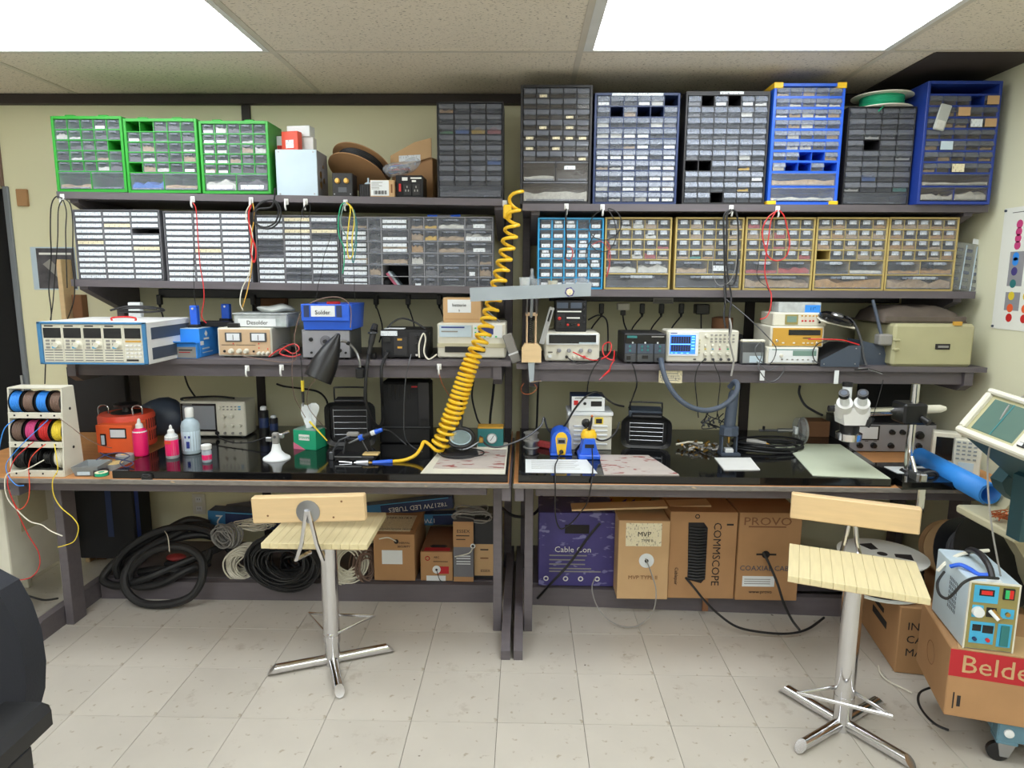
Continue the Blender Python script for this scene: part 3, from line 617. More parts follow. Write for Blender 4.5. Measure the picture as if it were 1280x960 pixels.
it = Inst('connector_box', 'small black box with two round brass connectors, top shelf', 'electronic box', 416, 441, 216, 247, z1m(428), .09, 'charcoal', Y=3.10, front='black')
for u in (.28, .72):
    k = G().lathe([(.012, 0), (.012, -.006), (.008, -.007), (.008, -.014), (.003, -.014)], 16, (0, 0, 0), 'y').obj('connector', 'brass', it.t, (it.u(u), -.003, it.v(.66)))
it.rect('nameplate', .3, .72, .2, .4, 'gunmetal', -.005, 0)
for u in (.1, .9): it.knob(u, .12, .003, 'steel', .003, 'screw')
it = Inst('transformer', 'small black finned transformer beside the barcode carton', 'transformer', 449, 464, 230, 247, z1m(456), .06, 'black', Y=3.12)
for k in range(4): it.rect('fin', .1+.2*k, .2+.2*k, .1, .9, 'charcoal', -.004)
p = at(459, 226, 3.13)
tag(G().lathe([(.018, 0), (.015, .008), (.004, .012), (.004, .03)], 14, (p.x, 3.15, z1m(456)+it.h)).obj('cable_gland', 'pale_blue'), 'small pale plastic gland standing on the black transformer', 'fitting')
it = Inst('barcode_carton', 'small open brown carton with white barcode label on top shelf', 'box', 463, 493, 225, 249, z1m(478), .06, 'card_lt', Y=3.075, bev=.0015)
it.rect('label', .02, .78, .08, .98, 'paper', -.001, 0)
for k in range(12): it.rect('barcode_bar', .16+.045*k, .16+.045*k+(.03 if k % 3 else .018), .16, .38, 'ink', -.0016, 0)
for v in (.85, .76, .66, .56, .48): it.rect('print_line', .06, .06+random.uniform(.3, .62), v-.015, v+.015, 'wire_grey', -.0016, 0)
it.rect('edge_mark', .86, .93, .25, .75, 'card_dk', -.001, 0)
it = Inst('outlet_box', 'black voltage converter with red switch and outlet sockets, top shelf', 'electronic box', 495, 529, 219, 247, z1m(511), .12, 'black', Y=3.10, front='black_soft')
it.rect('switch', .12, .2, .28, .62, 'red', -.007)
for u in (.42, .75):
    o = it.rect('socket', u-.14, u+.14, .12, .6, 'black', -.006)
    for (a, b) in ((-.05, .28), (.05, .28), (0, .44)): it.rect('socket_slot', u+a-.02, u+a+.02, b, b+.09, 'wire_grey', -.0065, 0)
it.rect('nameplate', .24, .44, .76, .9, 'ink_white', -.0055, 0); it.rect('print_line', .55, .95, .84, .9, 'ink_white', -.0055, 0); it.rect('print_line', .6, .75, .7, .78, 'ink_white', -.0055, 0)
zout = it.top()
# crumpled clear bag of leads on the converter
bg = thing('plastic_bag', 'clear plastic bag of red and blue leads slumped on the converter', 'bag', (at(505, 222, 3.13).x-.02, 3.145, zout))
g = G(); g.sphere((0, 0, .033), .085, .05, .036, 22, 10)
g.v = [(x+z*.4+.007*math.sin(40*x+60*z), y+.005*math.sin(70*x), max(.0, z+.35*max(0, x)+.006*math.sin(55*x+33*y))) for x, y, z in g.v]
g.obj('film', 'bag', bg, ang=60)
for k, m in enumerate(('c_red', 'black', 'c_blue', 'wire_grey', 'c_red', 'black')):
    pts = [(random.uniform(-.06, .06), random.uniform(-.025, .025), random.uniform(.012, .05)) for _ in range(6)]
    G().tube(smooth(pts, 5), .003, 5).obj('lead', m, bg)
# leaning open cardboard box behind
cb = thing('cardboard_box', 'open brown cardboard box leaning behind the bagged leads, top shelf', 'box', (at(516, 246, 3.28).x, 3.27, z1m(516)), R(-16))
G().box(-.105, .105, 0, .13, 0, .20, .002).obj('body', 'card', cb)
G().prism([(-.105, .155), (.105, .20), (.105, .285), (.02, .27), (-.105, .215)], -.012, -.008, 'y').obj('flap', 'card_lt', cb)
sheet('label', cb, -.06, .05, .185, .213, 'label', -.0135)
# green wire spool on the last charcoal cabinet
zc = at(1095, 133, 3.085).z
reel('wire_spool', 'white spool of green wire lying on a charcoal drawer cabinet', (at(1101, 130, 3.17).x, 3.165, zc+.004), (0, 0, 0), .125, .05, .09, 'cream', 'mint', wraps=9)
tag(G().tube(smooth([at(1110, 128, 3.07), at(1104, 133, 3.075), at(1098, 139, 3.07)], 5), .003, 6).obj('wire_end', 'mint'), 'loose green wire end hanging from the spool', 'wire')
# bag of parts in front of the large royal blue cabinet
pb_ = thing('parts_bag', 'small clear parts bag hung on the front of royal blue cabinet', 'bag', (at(1178, 150, 3.01).x, 3.018, at(1178, 150, 3.01).z), rot=(R(4), R(12), 0))
G().box(-.024, .024, -.004, .003, -.04, .065, .003).obj('film', 'pouch', pb_)
G().box(-.018, .018, -.006, -.002, -.036, .0, .002).obj('contents', 'c_white', pb_)
# ---------------- second shelf extras
mk = thing('marker_pen', 'blue marker pen lying on the clear-drawer cabinet', 'pen', at(555, 271, 3.13))
z2 = at(565, 271, 3.095).z
mk.location = (at(555, 270, 3.13).x, 3.13, z2+.006)
G().cyl((-.075, 0, 0), (-.03, 0, 0), .006, .006, 12).obj('cap', 'blue', mk); G().cyl((-.03, 0, 0), (.03, 0, 0), .0055, .0055, 12).obj('barrel', 'grey_md', mk); G().cyl((.03, 0, 0), (.075, 0, .002), .006, .006, 12).obj('tail', 'blue', mk)
# things in the open compartment: folded papers
pp = thing('folded_leaflet', 'folded printed leaflet leaning inside the open dark compartment', 'paper', (at(497, 352, 3.12).x, 3.13, 1.5005), rot=(0, R(-38), 0))
G().box(-.006, .006, 0, .08, 0, .085, .001).obj('pages', 'rosepink', pp); G().box(.006, .016, 0, .08, -.004, .085, .001).obj('cover', 'pale_blue', pp)
tag(G().sphere((at(482, 348, 3.12).x, 3.14, 1.523), .022, .03, .02).obj('black_pouch', 'black_soft'), 'black lump of foam in the open dark compartment', 'pouch')
# small cups standing on the second shelf behind the lamp head
def cup(label, px, r, h, m, extra=None, name='plastic_cup'):
    t = thing(name, label, 'container', (at(px, 358, 3.115).x, 3.095, 1.4995), group='small plastic containers behind the lamp head')
    G().lathe([(r*.8, 0), (r, h), (r*.93, h), (r*.74, .002)], 18).obj('body', m, t)
    if extra: extra(t)
    return t
cup('small milky plastic cup at the left end of right second shelf', 656, .026, .052, 'clear_white')
cup('small clear cup next to the squeeze bottle on right second shelf', 670, .022, .045, 'acrylic')
cup('small cup of yellow paste in front of the sky-blue cabinet', 690.5, .024, .038, 'clear_white', lambda t: G().lathe([(.019, .004), (.022, .036)], 16).obj('paste', 'yellow_pl', t))
t = thing('squeeze_bottle', 'tiny clear squeeze bottle with long nozzle, right second shelf', 'bottle', (at(664, 352, 3.12).x+.004, 3.14, 1.4995))
G().lathe([(.018, 0), (.019, .04), (.012, .055), (.008, .06), (.007, .09), (.003, .094)], 16).obj('body', 'clear_white', t)
bg = thing('parts_bag', 'clear bag of parts slumped before the sky-blue cabinet', 'bag', (at(722, 356, 3.09).x, 3.092, 1.4995))
g = G(); g.sphere((0, 0, .024), .07, .014, .026, 18, 8); g.v = [(x, y, max(0, z+.006*math.sin(60*x))) for x, y, z in g.v]; g.obj('film', 'bag', bg, ang=60)
g = G()
for k in range(14):
    x = -.055+.11*k/13; zz = .006+random.random()*.02; g.box(x-.004, x+.004, -.006, .004, zz, zz+.008, .001)
g.obj('contents', 'c_white', bg)['kind'] = 'stuff'
# leaning clear organiser box at the right end
og = thing('organiser_box', 'clear compartment organiser leaning at the right end of second shelf', 'organiser', (at(1207, 362, 3.09).x+.02, 3.12, 1.4995), rot=(R(-6), R(8), R(4)))
G().box(-.075, .065, 0, .03, 0, .215, .002).obj('case', 'acrylic', og)
for x in (-.03, .02): G().box(x-.002, x+.002, -.002, .002, .004, .205).obj('divider', 'pale_blue', og)
for k in range(6):
    for x in (-.05, -.005, .045): G().box(x-.014, x+.014, .006, .02, .012+k*.033, .012+k*.033+.014, .003).obj('parts', random.choice(('c_grey', 'c_dark', 'navy', 'c_grey')), og)
sheet('label', og, -.005, .05, .215, .238, 'paper', 0)
# ---------------- third shelf, left unit
it = Inst('electronic_load', 'large blue-edged white electronic load chassis overhanging the third shelf', 'instrument', 53, 187, 402.5, 458, zL+.001, .36, 'white', Y=2.745, bev=.003)
w_, h_ = it.w, it.h
for a, b, c, d in ((0, 1, .95, 1), (0, 1, 0, .04), (0, .035, 0, 1), (.965, 1, 0, 1)): it.rect('bezel', a, b, c, d, 'steel_blue', -.012, .002)
it.rect('front_panel', .035, .965, .04, .95, 'cream', -.004)
for k in range(4):
    u = .045+.186*k
    it.rect('module_face', u, u+.178, .06, .93, 'cream', -.007)
    it.rect('display', u+.006, u+.168, .62, .86, 'screen_dark', -.008); it.rect('bezel_mark', u+.02, u+.10, .89, .92, 'black', -.0078, 0)
    it.knob(u+.135, .47, .0155, 'cream', .024)
    for (a, m) in ((.02, 'wire_grey'), (.075, 'wire_grey')):
        for v in (.56, .48): it.buttons([u+a+.02], [v], .016, .008, m, y=-.010)
        it.buttons([u+a+.02], [.40], .016, .008, 'sky_blue' if a > .05 else m, y=-.010)
    for v in (.1, .16, .22, .28, .34):
        for uu in (u+.006, u+.092): it.rect('vent_slot', uu, uu+.078, v-.012, v+.008, 'grey_md', -.0076, 0)
it.rect('display', .80, .945, .62, .86, 'screen_dark', -.0075); it.rect('key_strip', .80, .945, .53, .57, 'ochre', -.0065)
it.buttons([.815, .853, .891, .929], [.45, .36, .27, .18], .011, .007, 'white', y=-.009); it.rect('nameplate', .80, .91, .085, .125, 'ink', -.0065, 0)
for zz in ((.10, .38), (.58, .86)): G().box(w_/2, w_/2+.0015, .03, it.d-.01, it.h*zz[0], it.h*zz[1]).obj('side_vent', 'slate', it.t)
G().tube(smooth([(.03, .09, h_), (.03, .09, h_+.012), (.08, .10, h_+.016), (.13, .09, h_+.012), (.13, .09, h_)], 4), .004, 6).obj('handle', 'red', it.t)
ld_top = it.top()
cable('cable_coil', 'black mains cord coiled on the electronic load', [(138, 388, 3.0), (160, 383, 3.06), (190, 384, 3.08), (205, 388, 3.04), (180, 390, 2.98), (150, 389, 3.0), (165, 385, 3.05), (196, 386, 3.06)], .005, 'rubber')
smallbox('junction_block', 'small pale plug block lying behind the electronic load handle', 160, 175, 378, 386, ld_top, 3.09, .03, 'paper', cat='plug')
# blue tip boxes
it = Inst('tip_carton', 'bright blue carton with white crest beside the electronic load', 'box', 224, 251, 411, 447, zL, .20, 'blue_roll', Y=3.01, bev=.002)
G().box(-it.w/2, it.w/2, 0, .2, it.h, it.h+.0012).obj('lid_edge', 'pale_blue', it.t)
for (p0, p1, q) in (((.30, .70), (.56, .70), .6),): pass
crest = thing_ = G().prism([(.05, .105), (.064, .119), (.078, .105), (.064, .091)], it.w/2, it.w/2+.001, 'x').obj('crest', 'ink_white', it.t)
G().box(it.w/2, it.w/2+.001, .04, .09, .078, .086).obj('crest_lettering', 'ink_white', it.t)
G().box(it.w/2, it.w/2+.001, .005, .035, .055, .073).obj('barcode', 'paper', it.t); G().box(it.w/2, it.w/2+.001, .02, .09, .035, .041).obj('print_line', 'pale_blue', it.t); G().box(it.w/2, it.w/2+.001, .02, .12, .018, .022).obj('print_line', 'pale_blue', it.t)
tipz = it.top(); tipx = it.x
it = Inst('tip_carton', 'half-open blue and grey carton in front of the crest carton', 'box', 219, 247, 430, 450, zL, .028, 'blue_roll', Y=2.972, bev=.0015)
it.rect('label', .12, .95, .04, .8, 'wire_grey', -.0012, 0); it.rect('print_line', .2, .8, .55, .62, 'ink', -.002, 0); it.rect('print_line', .2, .7, .4, .46, 'ink_red', -.002, 0)
G().prism([(-.028, it.h+.010), (.0, it.h), (.03, it.h), (.03, it.h+.003), (.0, it.h+.004), (-.028, it.h+.014)], -it.w/2-.01, it.w/2, 'x').obj('open_flap', 'blue_roll', it.t)
def blue_tool(label, px0, px1, py0, py1, Y, zb, rz=0.):
    it = Inst('tip_holder', label, 'soldering tool', px0, px1, py0, py1, zb, .03, 'blue', Y=Y, rz=rz, bev=.003, group='upright blue tool holders')
    G().box(-.03, .02, -.004, .034, 0, .016, .003).obj('foot', 'black', it.t); G().lathe([(.005, 0), (.005, -.004)], 12, (0, 0, it.h*.86), 'y').obj('knob', 'chrome', it.t)
blue_tool('upright blue tool holder standing on the crest carton', 238, 247, 382, 410, 3.06, tipz)
smallbox('accessory_case', 'flat black case lying across the blue carton top', 250, 290, 402, 409, tipz+.001, 3.12, .08, 'black', cat='case')
blue_tool('upright dark blue tool holder standing behind the tan power supply', 277, 287, 380, 402, 3.2, tipz+.02)
# tan analogue power supply
it = Inst('power_supply', 'tan-fronted analogue power supply with two meters, third shelf', 'instrument', 273.5, 341, 410, 447, zL, .25, 'cream', feet='black')
it.panel('tan', .03, .05)
for u in (.15, .61):
    it.rect('meter_frame', u, u+.3, .52, .84, 'gunmetal', -.008); it.rect('meter', u+.03, u+.27, .56, .81, 'meter_face', -.0085); it.rect('needle', u+.145, u+.155, .58, .76, 'ink', -.0092, 0)
it.knobs((.25, .40, .53), (.19,), .0115, 'cream', .02)
for u, m in ((.76, 'cream'), (.84, 'cream'), (.92, 'cream')): it.knob(u, .12, .008, m, .018, 'binding_post')
it.knob(.12, .18, .006, 'black', .006, 'switch'); it.knob(.66, .18, .005, 'black', .005, 'switch')
for u, v in ((.29, .45), (.76, .45), (.76, .3), (.92, .27)): it.knob(u, v, .003, 'led_red', .003, 'lamp')
it.rect('print_line', .07, .32, .395, .41, 'ink', -.0042, 0); it.rect('print_line', .34, .70, .395, .41, 'ink', -.0042, 0)
ptop = it.top(); px_, py_ = it.x, it.Y
bx = thing('plastic_box', 'clear plastic box with handwritten white label reading Desolder', 'box', (at(330, 408, it.Y+.03).x, it.Y+.03, ptop))
bw = at(372, 400, it.Y+.03).x-at(296, 400, it.Y+.03).x
G().box(-bw/2, bw/2-.03, 0, .17, 0, .058, .006).obj('tub', 'clear_white', bx); G().box(-bw/2-.004, bw/2-.026, -.004, .174, .058, .066, .003).obj('lid', 'clear_white', bx)
G().box(-bw/2+.01, bw/2-.05, .02, .14, .004, .03, .003).obj('contents', 'mint', bx)
sheet('label', bx, -bw/2+.022, bw/2-.085, .006, .04, 'paper', -.0015); text(bx, 'Desolder', -.03, .022, .026, 'ink', -.0024)
bg = thing('parts_bag', 'crumpled clear bags heaped on the Desolder box lid', 'bag', (bx.location.x+.03, bx.location.y+.08, ptop+.066))
g = G(); g.sphere((0, 0, .016), .085, .06, .02, 20, 8); g.v = [(x+.006*math.sin(50*y), y, max(0, z+.006*math.sin(45*x+30*y))) for x, y, z in g.v]; g.obj('film', 'pouch', bg, ang=50)
smallbox('black_case', 'flat black tin with gold lid on the tan power supply', 284, 298, 404, 409, ptop, it.Y+.01, .06, 'black', cat='case')
cable('test_lead', 'red and black test lead heaped beside the tan supply', [(336, 446, 2.99), (352, 436, 3.0), (366, 442, 2.99), (374, 436, 3.0), (368, 430, 3.02), (356, 434, 3.0), (350, 442, 2.98), (365, 446, 2.98), (376, 443, 2.98)], .0032, 'red')
cable('test_lead', 'black test lead tangled with red one beside the tan supply', [(345, 438, 3.02), (356, 430, 3.04), (370, 434, 3.03), (374, 442, 3.0), (360, 445, 2.99), (348, 440, 3.0)], .0032, 'rubber')
# grey dial instrument with the blue bin
it = Inst('signal_generator', 'grey dial signal generator beneath the blue Solder bin', 'instrument', 378, 439, 412, 449.5, zL, .2, 'gunmetal', feet='black')
it.panel('grey_lt', .02, .03)
it.knob(.5, .6, .026, 'grey_md', .01, 'dial'); it.knob(.5, .6, .012, 'charcoal', .02)
it.knob(.2, .66, .009, 'black', .014); it.knob(.78, .28, .009, 'black', .014); it.jack(.2, .2); it.jack(.9, .2)
gt = it.top(); gx, gy = it.x, it.Y
bn = thing('storage_bin', 'blue plastic bin with white label reading Solder on third shelf', 'bin', (at(409, 411, gy-.02).x, gy-.02, gt))
bw2 = (at(440, 400, gy).x-at(377, 400, gy).x)/2
g = G()
def tub(g, w0, w1, d0, d1, h, t):
    v = []
    for (ww, yy0, yy1, z) in ((w0, .0+d0, d1, 0), (w1, 0, d1+.01, h)):
        v += [(-ww, yy0, z), (ww, yy0, z), (ww, yy1, z), (-ww, yy1, z)]
    v += [(x*(1-t/w1), y+(t if y < .05 else -t), z if z > 0 else t) for x, y, z in v]
    f = [(0, 3, 2, 1)]+[(i, (i+1) % 4, (i+1) % 4+4, i+4) for i in range(4)]+[(8, 9, 10, 11)]+[(i+8, i+12, (i+1) % 4+12, (i+1) % 4+8) for i in range(4)]+[(i+4, (i+1) % 4+4, (i+1) % 4+12, i+12) for i in range(4)]
    return g.add(v, f)
hb = at(409, 380, gy).z-gt
tub(g, bw2-.006, bw2, .012, .22, hb, .004).obj('body', 'blue', bn)
G().box(-bw2, bw2-.01, -.004, .004, hb*.34, hb, .003).obj('front_lip', 'blue', bn)
sheet('label', bn, -bw2*.6, bw2*.34, hb*.52, hb*.94, 'paper', -.0055); text(bn, 'Solder', -bw2*.14, hb*.68, .026, 'ink', -.0068)
for x in (-bw2*.78, bw2*.5): sheet('logo_mark', bn, x-.012, x+.012, hb*.5, hb*.95, 'navy', -.0055)
tag(G().lathe([(.03, 0), (.03, .03), (.012, .03), (.012, .0)], 20, (gx+.02, gy+.07, gt+hb-.022)).obj('solder_spool', 'red'), 'red solder spool peeking out of the blue Solder bin', 'spool')
cable('solder_wire', 'pale solder wire arching over the Solder bin down to the desk', [(303, 445, 2.94), (366, 452, 2.93), (368, 420, 2.94), (378, 388, 2.95), (400, 374, 2.97), (425, 372, 2.97), (438, 384, 2.95), (438, 410, 2.93)], .0022, 'wire_brown')
# cone desk lamp clipped to the shelf edge
hd, tp = at(397, 474, 2.80), at(423, 418, 2.86)
lp = thing('desk_lamp', 'black conical desk lamp clipped to the left third shelf', 'lamp', at(452, 458, 2.93))
o = Vector(lp.location)
ax = (hd-tp); L_ = ax.length; ax.normalize()
pr = [(.004, -.004), (.010, 0), (.014, .012), (.027, .04), (.042, .08), (.052, .12), (.058, .16), (.060, L_), (.056, L_), (.046, .12), (.01, .03)]
g = G(); g.lathe(pr, 28); q = Vector((0, 0, 1)).rotation_difference(ax)
g.v = [tuple(q @ Vector(p)+tp-o) for p in g.v]; g.obj('shade', 'black', lp)
G().tube([tuple(v-o) for v in smooth([at(424, 426, 2.86), at(434, 428, 2.89), at(444, 438, 2.92), at(449, 450, 2.92), at(450, 459, 2.92)], 6)], .006, 10).obj('arm', 'steel', lp)
G().sphere(tuple(at(435, 429, 2.89)-o), .009).obj('joint', 'black', lp)
cl = at(450, 460, 2.93)-o; G().box(cl.x-.018, cl.x+.018, cl.y-.012, cl.y+.05, cl.z-.045, cl.z, .004).obj('clip', 'black', lp)
# hot-air station
it = Inst('rework_station', 'black hot-air rework station with hose, left third shelf', 'soldering station', 477, 534, 412, 449, zL, .2, 'black', feet='black')
it.panel('black_soft', .02, .03)
it.rect('label', .0, .36, .78, .95, 'label', -.005, 0); it.rect('panel_frame', .28, .58, .08, .75, 'charcoal', -.005)
for v in (.62, .34): it.rect('badge', .36, .46, v, v+.07, 'ochre', -.006, 0)
it.rect('panel_frame', .62, .9, .08, .9, 'charcoal', -.005); it.knobs((.78,), (.75, .47, .2), .009, 'black', .014)
it.rect('switch', .06, .22, .55, .72, 'black', -.007); it.knob(.12, .2, .011, 'black', .02, 'hose_port'); it.knob(.78, .12, .008, 'chrome', .012, 'jack')
hz = it.top()
sheet_ = Inst('note_card', 'white printed card lying on the rework station top', 'paper', 480, 505, 408.6, 411, hz, .05, 'paper', Y=it.Y+.02, h=.003)
hg = thing('hot_air_gun', 'black hot-air gun resting upright in its cradle by the station', 'soldering tool', at(466, 447, 3.0))
o = Vector(hg.location)
G().tube([tuple(v-o) for v in smooth([at(461, 443, 2.98), at(464, 428, 2.99), at(467, 414, 3.0)], 4)], [.011]*4+[.014]*5, 12).obj('handle', 'rubber', hg)
G().cyl(tuple(at(467, 414, 3.0)-o), tuple(at(469, 406, 3.02)-o), .017, .013).obj('barrel', 'black', hg)
G().torus(tuple(at(466, 416, 3.0)-o), .019, .004, 18, 6).obj('cradle_ring', 'gunmetal', hg)
G().box(-.012, .012, -.005, .03, -.012, .02, .003).obj('cradle_foot', 'black', hg)
cable('air_hose', 'thick black hose hanging from the hot-air gun to the desk', [(461, 443, 2.98), (459, 455, 2.93), (457, 480, 2.92), (457, 500, 2.93), (464, 522, 2.96), (472, 533, 3.0), (478, 527, 3.05), (478, 505, 3.1), (477, 480, 2.94), (477, 460, 2.925), (481, 448, 2.955), (485, 441, 2.965)], .0075, 'rubber', n=8)
cable('cord', 'white looped cord at the right side of the rework station', [(524, 447, 2.96), (524, 430, 2.97), (529, 417, 2.98), (532, 424, 2.98), (530, 440, 2.97), (536, 449, 2.96), (546, 443, 2.98)], .0035, 'wire_white')
cable('cord', 'thin black cord dropping from the rework station to the desk', [(514, 443, 2.96), (511, 455, 2.935), (507, 475, 2.93), (505, 510, 2.93), (506, 545, 2.93), (515, 558, 2.94), (528, 565, 2.93)], .0025, 'gunmetal')
cable('cord', 'black cord arching over the rework station', [(484, 410, 3.05), (492, 402, 3.08), (503, 398, 3.1), (517, 402, 3.1), (530, 410, 3.08), (537, 416, 3.06), (537, 432, 3.05), (530, 444, 3.04)], .004, 'rubber')
# cream device with printed panel
it = Inst('device_programmer', 'cream desktop device with pale blue display panel, third shelf', 'instrument', 547, 632, 404, 449, zL, .25, 'cream', feet='black', bev=.006)
it.rect('label_panel', .03, .5, .6, .94, 'pale_blue', -.003); it.rect('screen', .6, .82, .68, .93, 'lcd_blue', -.004); it.rect('key_panel', .52, .95, .58, .96, 'paper', -.002)
it.buttons((.56,), (.86, .74), .008, .006, 'led_green'); it.buttons((.62, .7, .78, .86), (.62,), .009, .006, 'led_green')
it.rect('front_step', 0, 1, .30, .42, 'beige', -.004); it.rect('slot', .11, .7, .16, .33, 'black', -.005); it.rect('print_line', .06, .4, .86, .9, 'ink_blue', -.004, 0); it.rect('print_line', .06, .3, .74, .78, 'wire_grey', -.004, 0)
dt = it.top(); dY = it.Y
it = Inst('cardboard_box', 'brown cardboard box labelled batterie s on the cream device', 'box', 554, 601, 372, 403, dt, .16, 'card_lt', Y=dY+.03, bev=.0015)
it.rect('label', .12, .74, .4, .92, 'paper', -.001, 0); it.txt('batterie', .43, .70, .020, 'ink', -.0025); it.txt('s', .43, .5, .018, 'ink', -.0025); it.rect('tape_edge', .05, .95, .13, .15, 'card', -.001, 0)
dr = thing('screwdriver', 'small screwdriver lying on the right of the cream device', 'screwdriver', (at(625, 402, dY+.03).x, dY+.04, dt+.004), rot=(0, R(-50), R(10)))
G().cyl((0, 0, 0), (0, 0, .05), .004, .003, 10).obj('handle', 'grey_md', dr); G().cyl((0, 0, .05), (0, 0, .10), .0018, .0018, 8).obj('shaft', 'steel', dr)
# ---------------- third shelf, right unit
it = Inst('power_supply', 'white bench power supply with wide dark display, right third shelf', 'instrument', 681, 749, 416, 453, zR, .24, 'cream', feet='black', bev=.006)
it.rect('bezel', .02, .98, .58, .97, 'paper', -.006); it.rect('display', .07, .93, .63, .93, 'screen_dark', -.008); it.rect('display_strip', .62, .93, .63, .67, 'pale_blue', -.0086, 0)
it.knobs((.26, .44, .66, .82), (.38,), .0095, 'grey_lt', .016); it.rect('switch', .06, .12, .12, .22, 'paper', -.008); it.rect('print_line', .06, .14, .3, .33, 'ink', -.004, 0)
for u, m in ((.40, 'black'), (.53, 'cream'), (.62, 'cream'), (.72, 'red')): it.knob(u, .15, .007, m, .015, 'binding_post')
wt, wY = it.top(), it.Y
it = Inst('triple_supply', 'black dual-display power supply stacked on the white bench supply', 'instrument', 694, 733, 375, 412, wt, .16, 'black', Y=wY+.06, h=at(713, 375, wY+.06).z-wt)
it.panel('black_soft', .02, .02)
for u in (.04, .48): it.rect('display', u, u+.36, .74, .92, 'slate', -.0055)
it.rect('label_strip', .06, .82, .62, .66, 'ink_white', -.005, 0); it.knob(.13, .42, .008, 'red', .012); it.rect('post_panel', .04, .3, .12, .56, 'charcoal', -.0045); it.knob(.17, .24, .006, 'black', .012, 'binding_post')
it.rect('post_panel', .32, .8, .12, .34, 'black', -.0045)
for u, m in ((.4, 'red'), (.52, 'black'), (.64, 'black'), (.74, 'redorange')): it.knob(u, .22, .0055, m, .012, 'binding_post')
for v in (.86, .7, .5, .3): it.knob(.92, v, .006, 'charcoal', .01)
it.rect('print_line', .36, .78, .42, .46, 'ink_white', -.005, 0)
# folded magnifier-lamp arm clamped at the shelf's left end, with its long grey head
al = thing('lamp_arm', 'grey swing-arm bench lamp with long head and sprung folding arm', 'lamp', at(664, 452, 2.925))
o = Vector(al.location)
A = lambda px, py, Y: at(px, py, Y)-o
hp = [A(587, 360, 2.70), A(739, 354, 2.70), A(738.5, 370, 2.70), A(588, 377, 2.70)]
G().prism([(p.x, p.z) for p in hp], hp[0].y, hp[0].y+.10, 'y').obj('lamp_head', 'lamp_grey', al)
c = A(712, 365, 2.70)
G().prism([(c.x+.02*math.cos(a*math.pi/3+.2), c.z+.02*math.sin(a*math.pi/3+.2)) for a in range(6)], c.y-.0012, c.y, 'y').obj('badge', 'purple', al)
G().prism([(c.x+.014*math.cos(a*math.pi/4), c.z+.014*math.sin(a*math.pi/4)) for a in range(8)], c.y-.002, c.y-.0011, 'y').obj('badge_centre', 'label_y', al)
b0, b1 = A(652, 453, 2.915), A(675, 430, 2.915)
G().prism([(b0.x, b0.z), (b1.x+.006, b0.z), (b1.x+.006, b1.z-.02), (b1.x-.01, b1.z), (b0.x+.012, b1.z), (b0.x, b1.z-.02)], b0.y, b0.y+.06, 'y').obj('mount_block', 'pine', al)
for px in (658.5, 669.5):
    a, b = A(px, 430, 2.93), A(px, 391, 2.93)
    G().box(a.x-.004, a.x+.004, a.y, a.y+.03, a.z, b.z, .001).obj('arm_rail', 'tan', al)
    a, b = A(px+(0 if px < 660 else 1), 392, 2.92), A(px+1, 371, 2.82); G().cyl(tuple(a), tuple(b), .0035, .0035, 8).obj('arm_rod', 'steel', al)
a, b = A(658, 391, 2.925), A(671, 395, 2.925); G().box(a.x-.004, b.x+.004, a.y, a.y+.03, b.z, a.z, .001).obj('arm_bridge', 'tan', al)
pts = []
s0, s1 = A(664, 428, 2.945), A(664, 396, 2.945)
for k in range(97):
    f = k/96; p_ = s0.lerp(s1, f); pts.append((p_.x+.006*math.cos(f*2*math.pi*12), p_.y+.006*math.sin(f*2*math.pi*12), p_.z))
G().tube(pts, .0016, 5).obj('spring', 'gunmetal', al)
a, b = A(664, 396, 2.93), A(665, 371, 2.82); G().cyl(tuple(a), tuple(b), .006, .006, 8).obj('arm_rod', 'lamp_grey', al)
a, b = A(677, 430, 2.93), A(690, 384, 2.95)
d_ = (b-a); nx = Vector((d_.z, 0, -d_.x)).normalized()*.011
G().prism([(a.x-nx.x, a.z-nx.z), (a.x+nx.x, a.z+nx.z), (b.x+nx.x, b.z+nx.z), (b.x-nx.x, b.z-nx.z)], a.y, a.y+.02, 'y').obj('lower_arm', 'steel', al)
d2 = a.lerp(b, .62); d3 = a.lerp(b, .93); n2 = nx*.4
G().prism([(d2.x-n2.x, d2.z-n2.z), (d2.x+n2.x, d2.z+n2.z), (d3.x+n2.x, d3.z+n2.z), (d3.x-n2.x, d3.z-n2.z)], a.y-.001, a.y, 'y').obj('arm_slot', 'black', al)
a, b = A(660, 453, 2.92), A(667, 478, 2.92)
G().prism([(a.x, a.z), (b.x+.004, a.z), (b.x, b.z), (a.x+.008, b.z)], a.y, a.y+.022, 'y').obj('clamp', 'lamp_grey', al)
G().cyl(tuple(A(664, 478, 2.91)), tuple(A(677, 476, 2.88)), .003, .003, 8).obj('clamp_screw', 'chrome', al)
tag(G().tube(smooth([at(655, 479, 2.9), at(651, 486, 2.9), at(655, 492, 2.9), at(664, 492, 2.9), at(671, 486, 2.9), at(668, 480, 2.9)], 6), .0016, 5).obj('copper_wire', 'copper'), 'thin copper wire loop dangling under the lamp clamp', 'wire')
it = Inst('wire_bundle', 'bundle of grey jumper strips leaning by the lamp mount', 'wire', 640, 652, 416, 450, zR, .03, 'wire_grey', Y=3.0, bev=.004)
it.t.rotation_euler = (0, R(-20), 0); it.rect('tie', -.05, 1.05, .3, .36, 'paper', -.001)
cable('test_lead', 'red test leads looped beside the white bench supply', [(716, 440, 2.94), (740, 450, 2.92), (757, 446, 2.95), (764, 436, 2.98), (762, 428, 3.0), (754, 432, 2.99), (755, 444, 2.96), (766, 450, 2.94), (768, 438, 3.0)], .003, 'red')
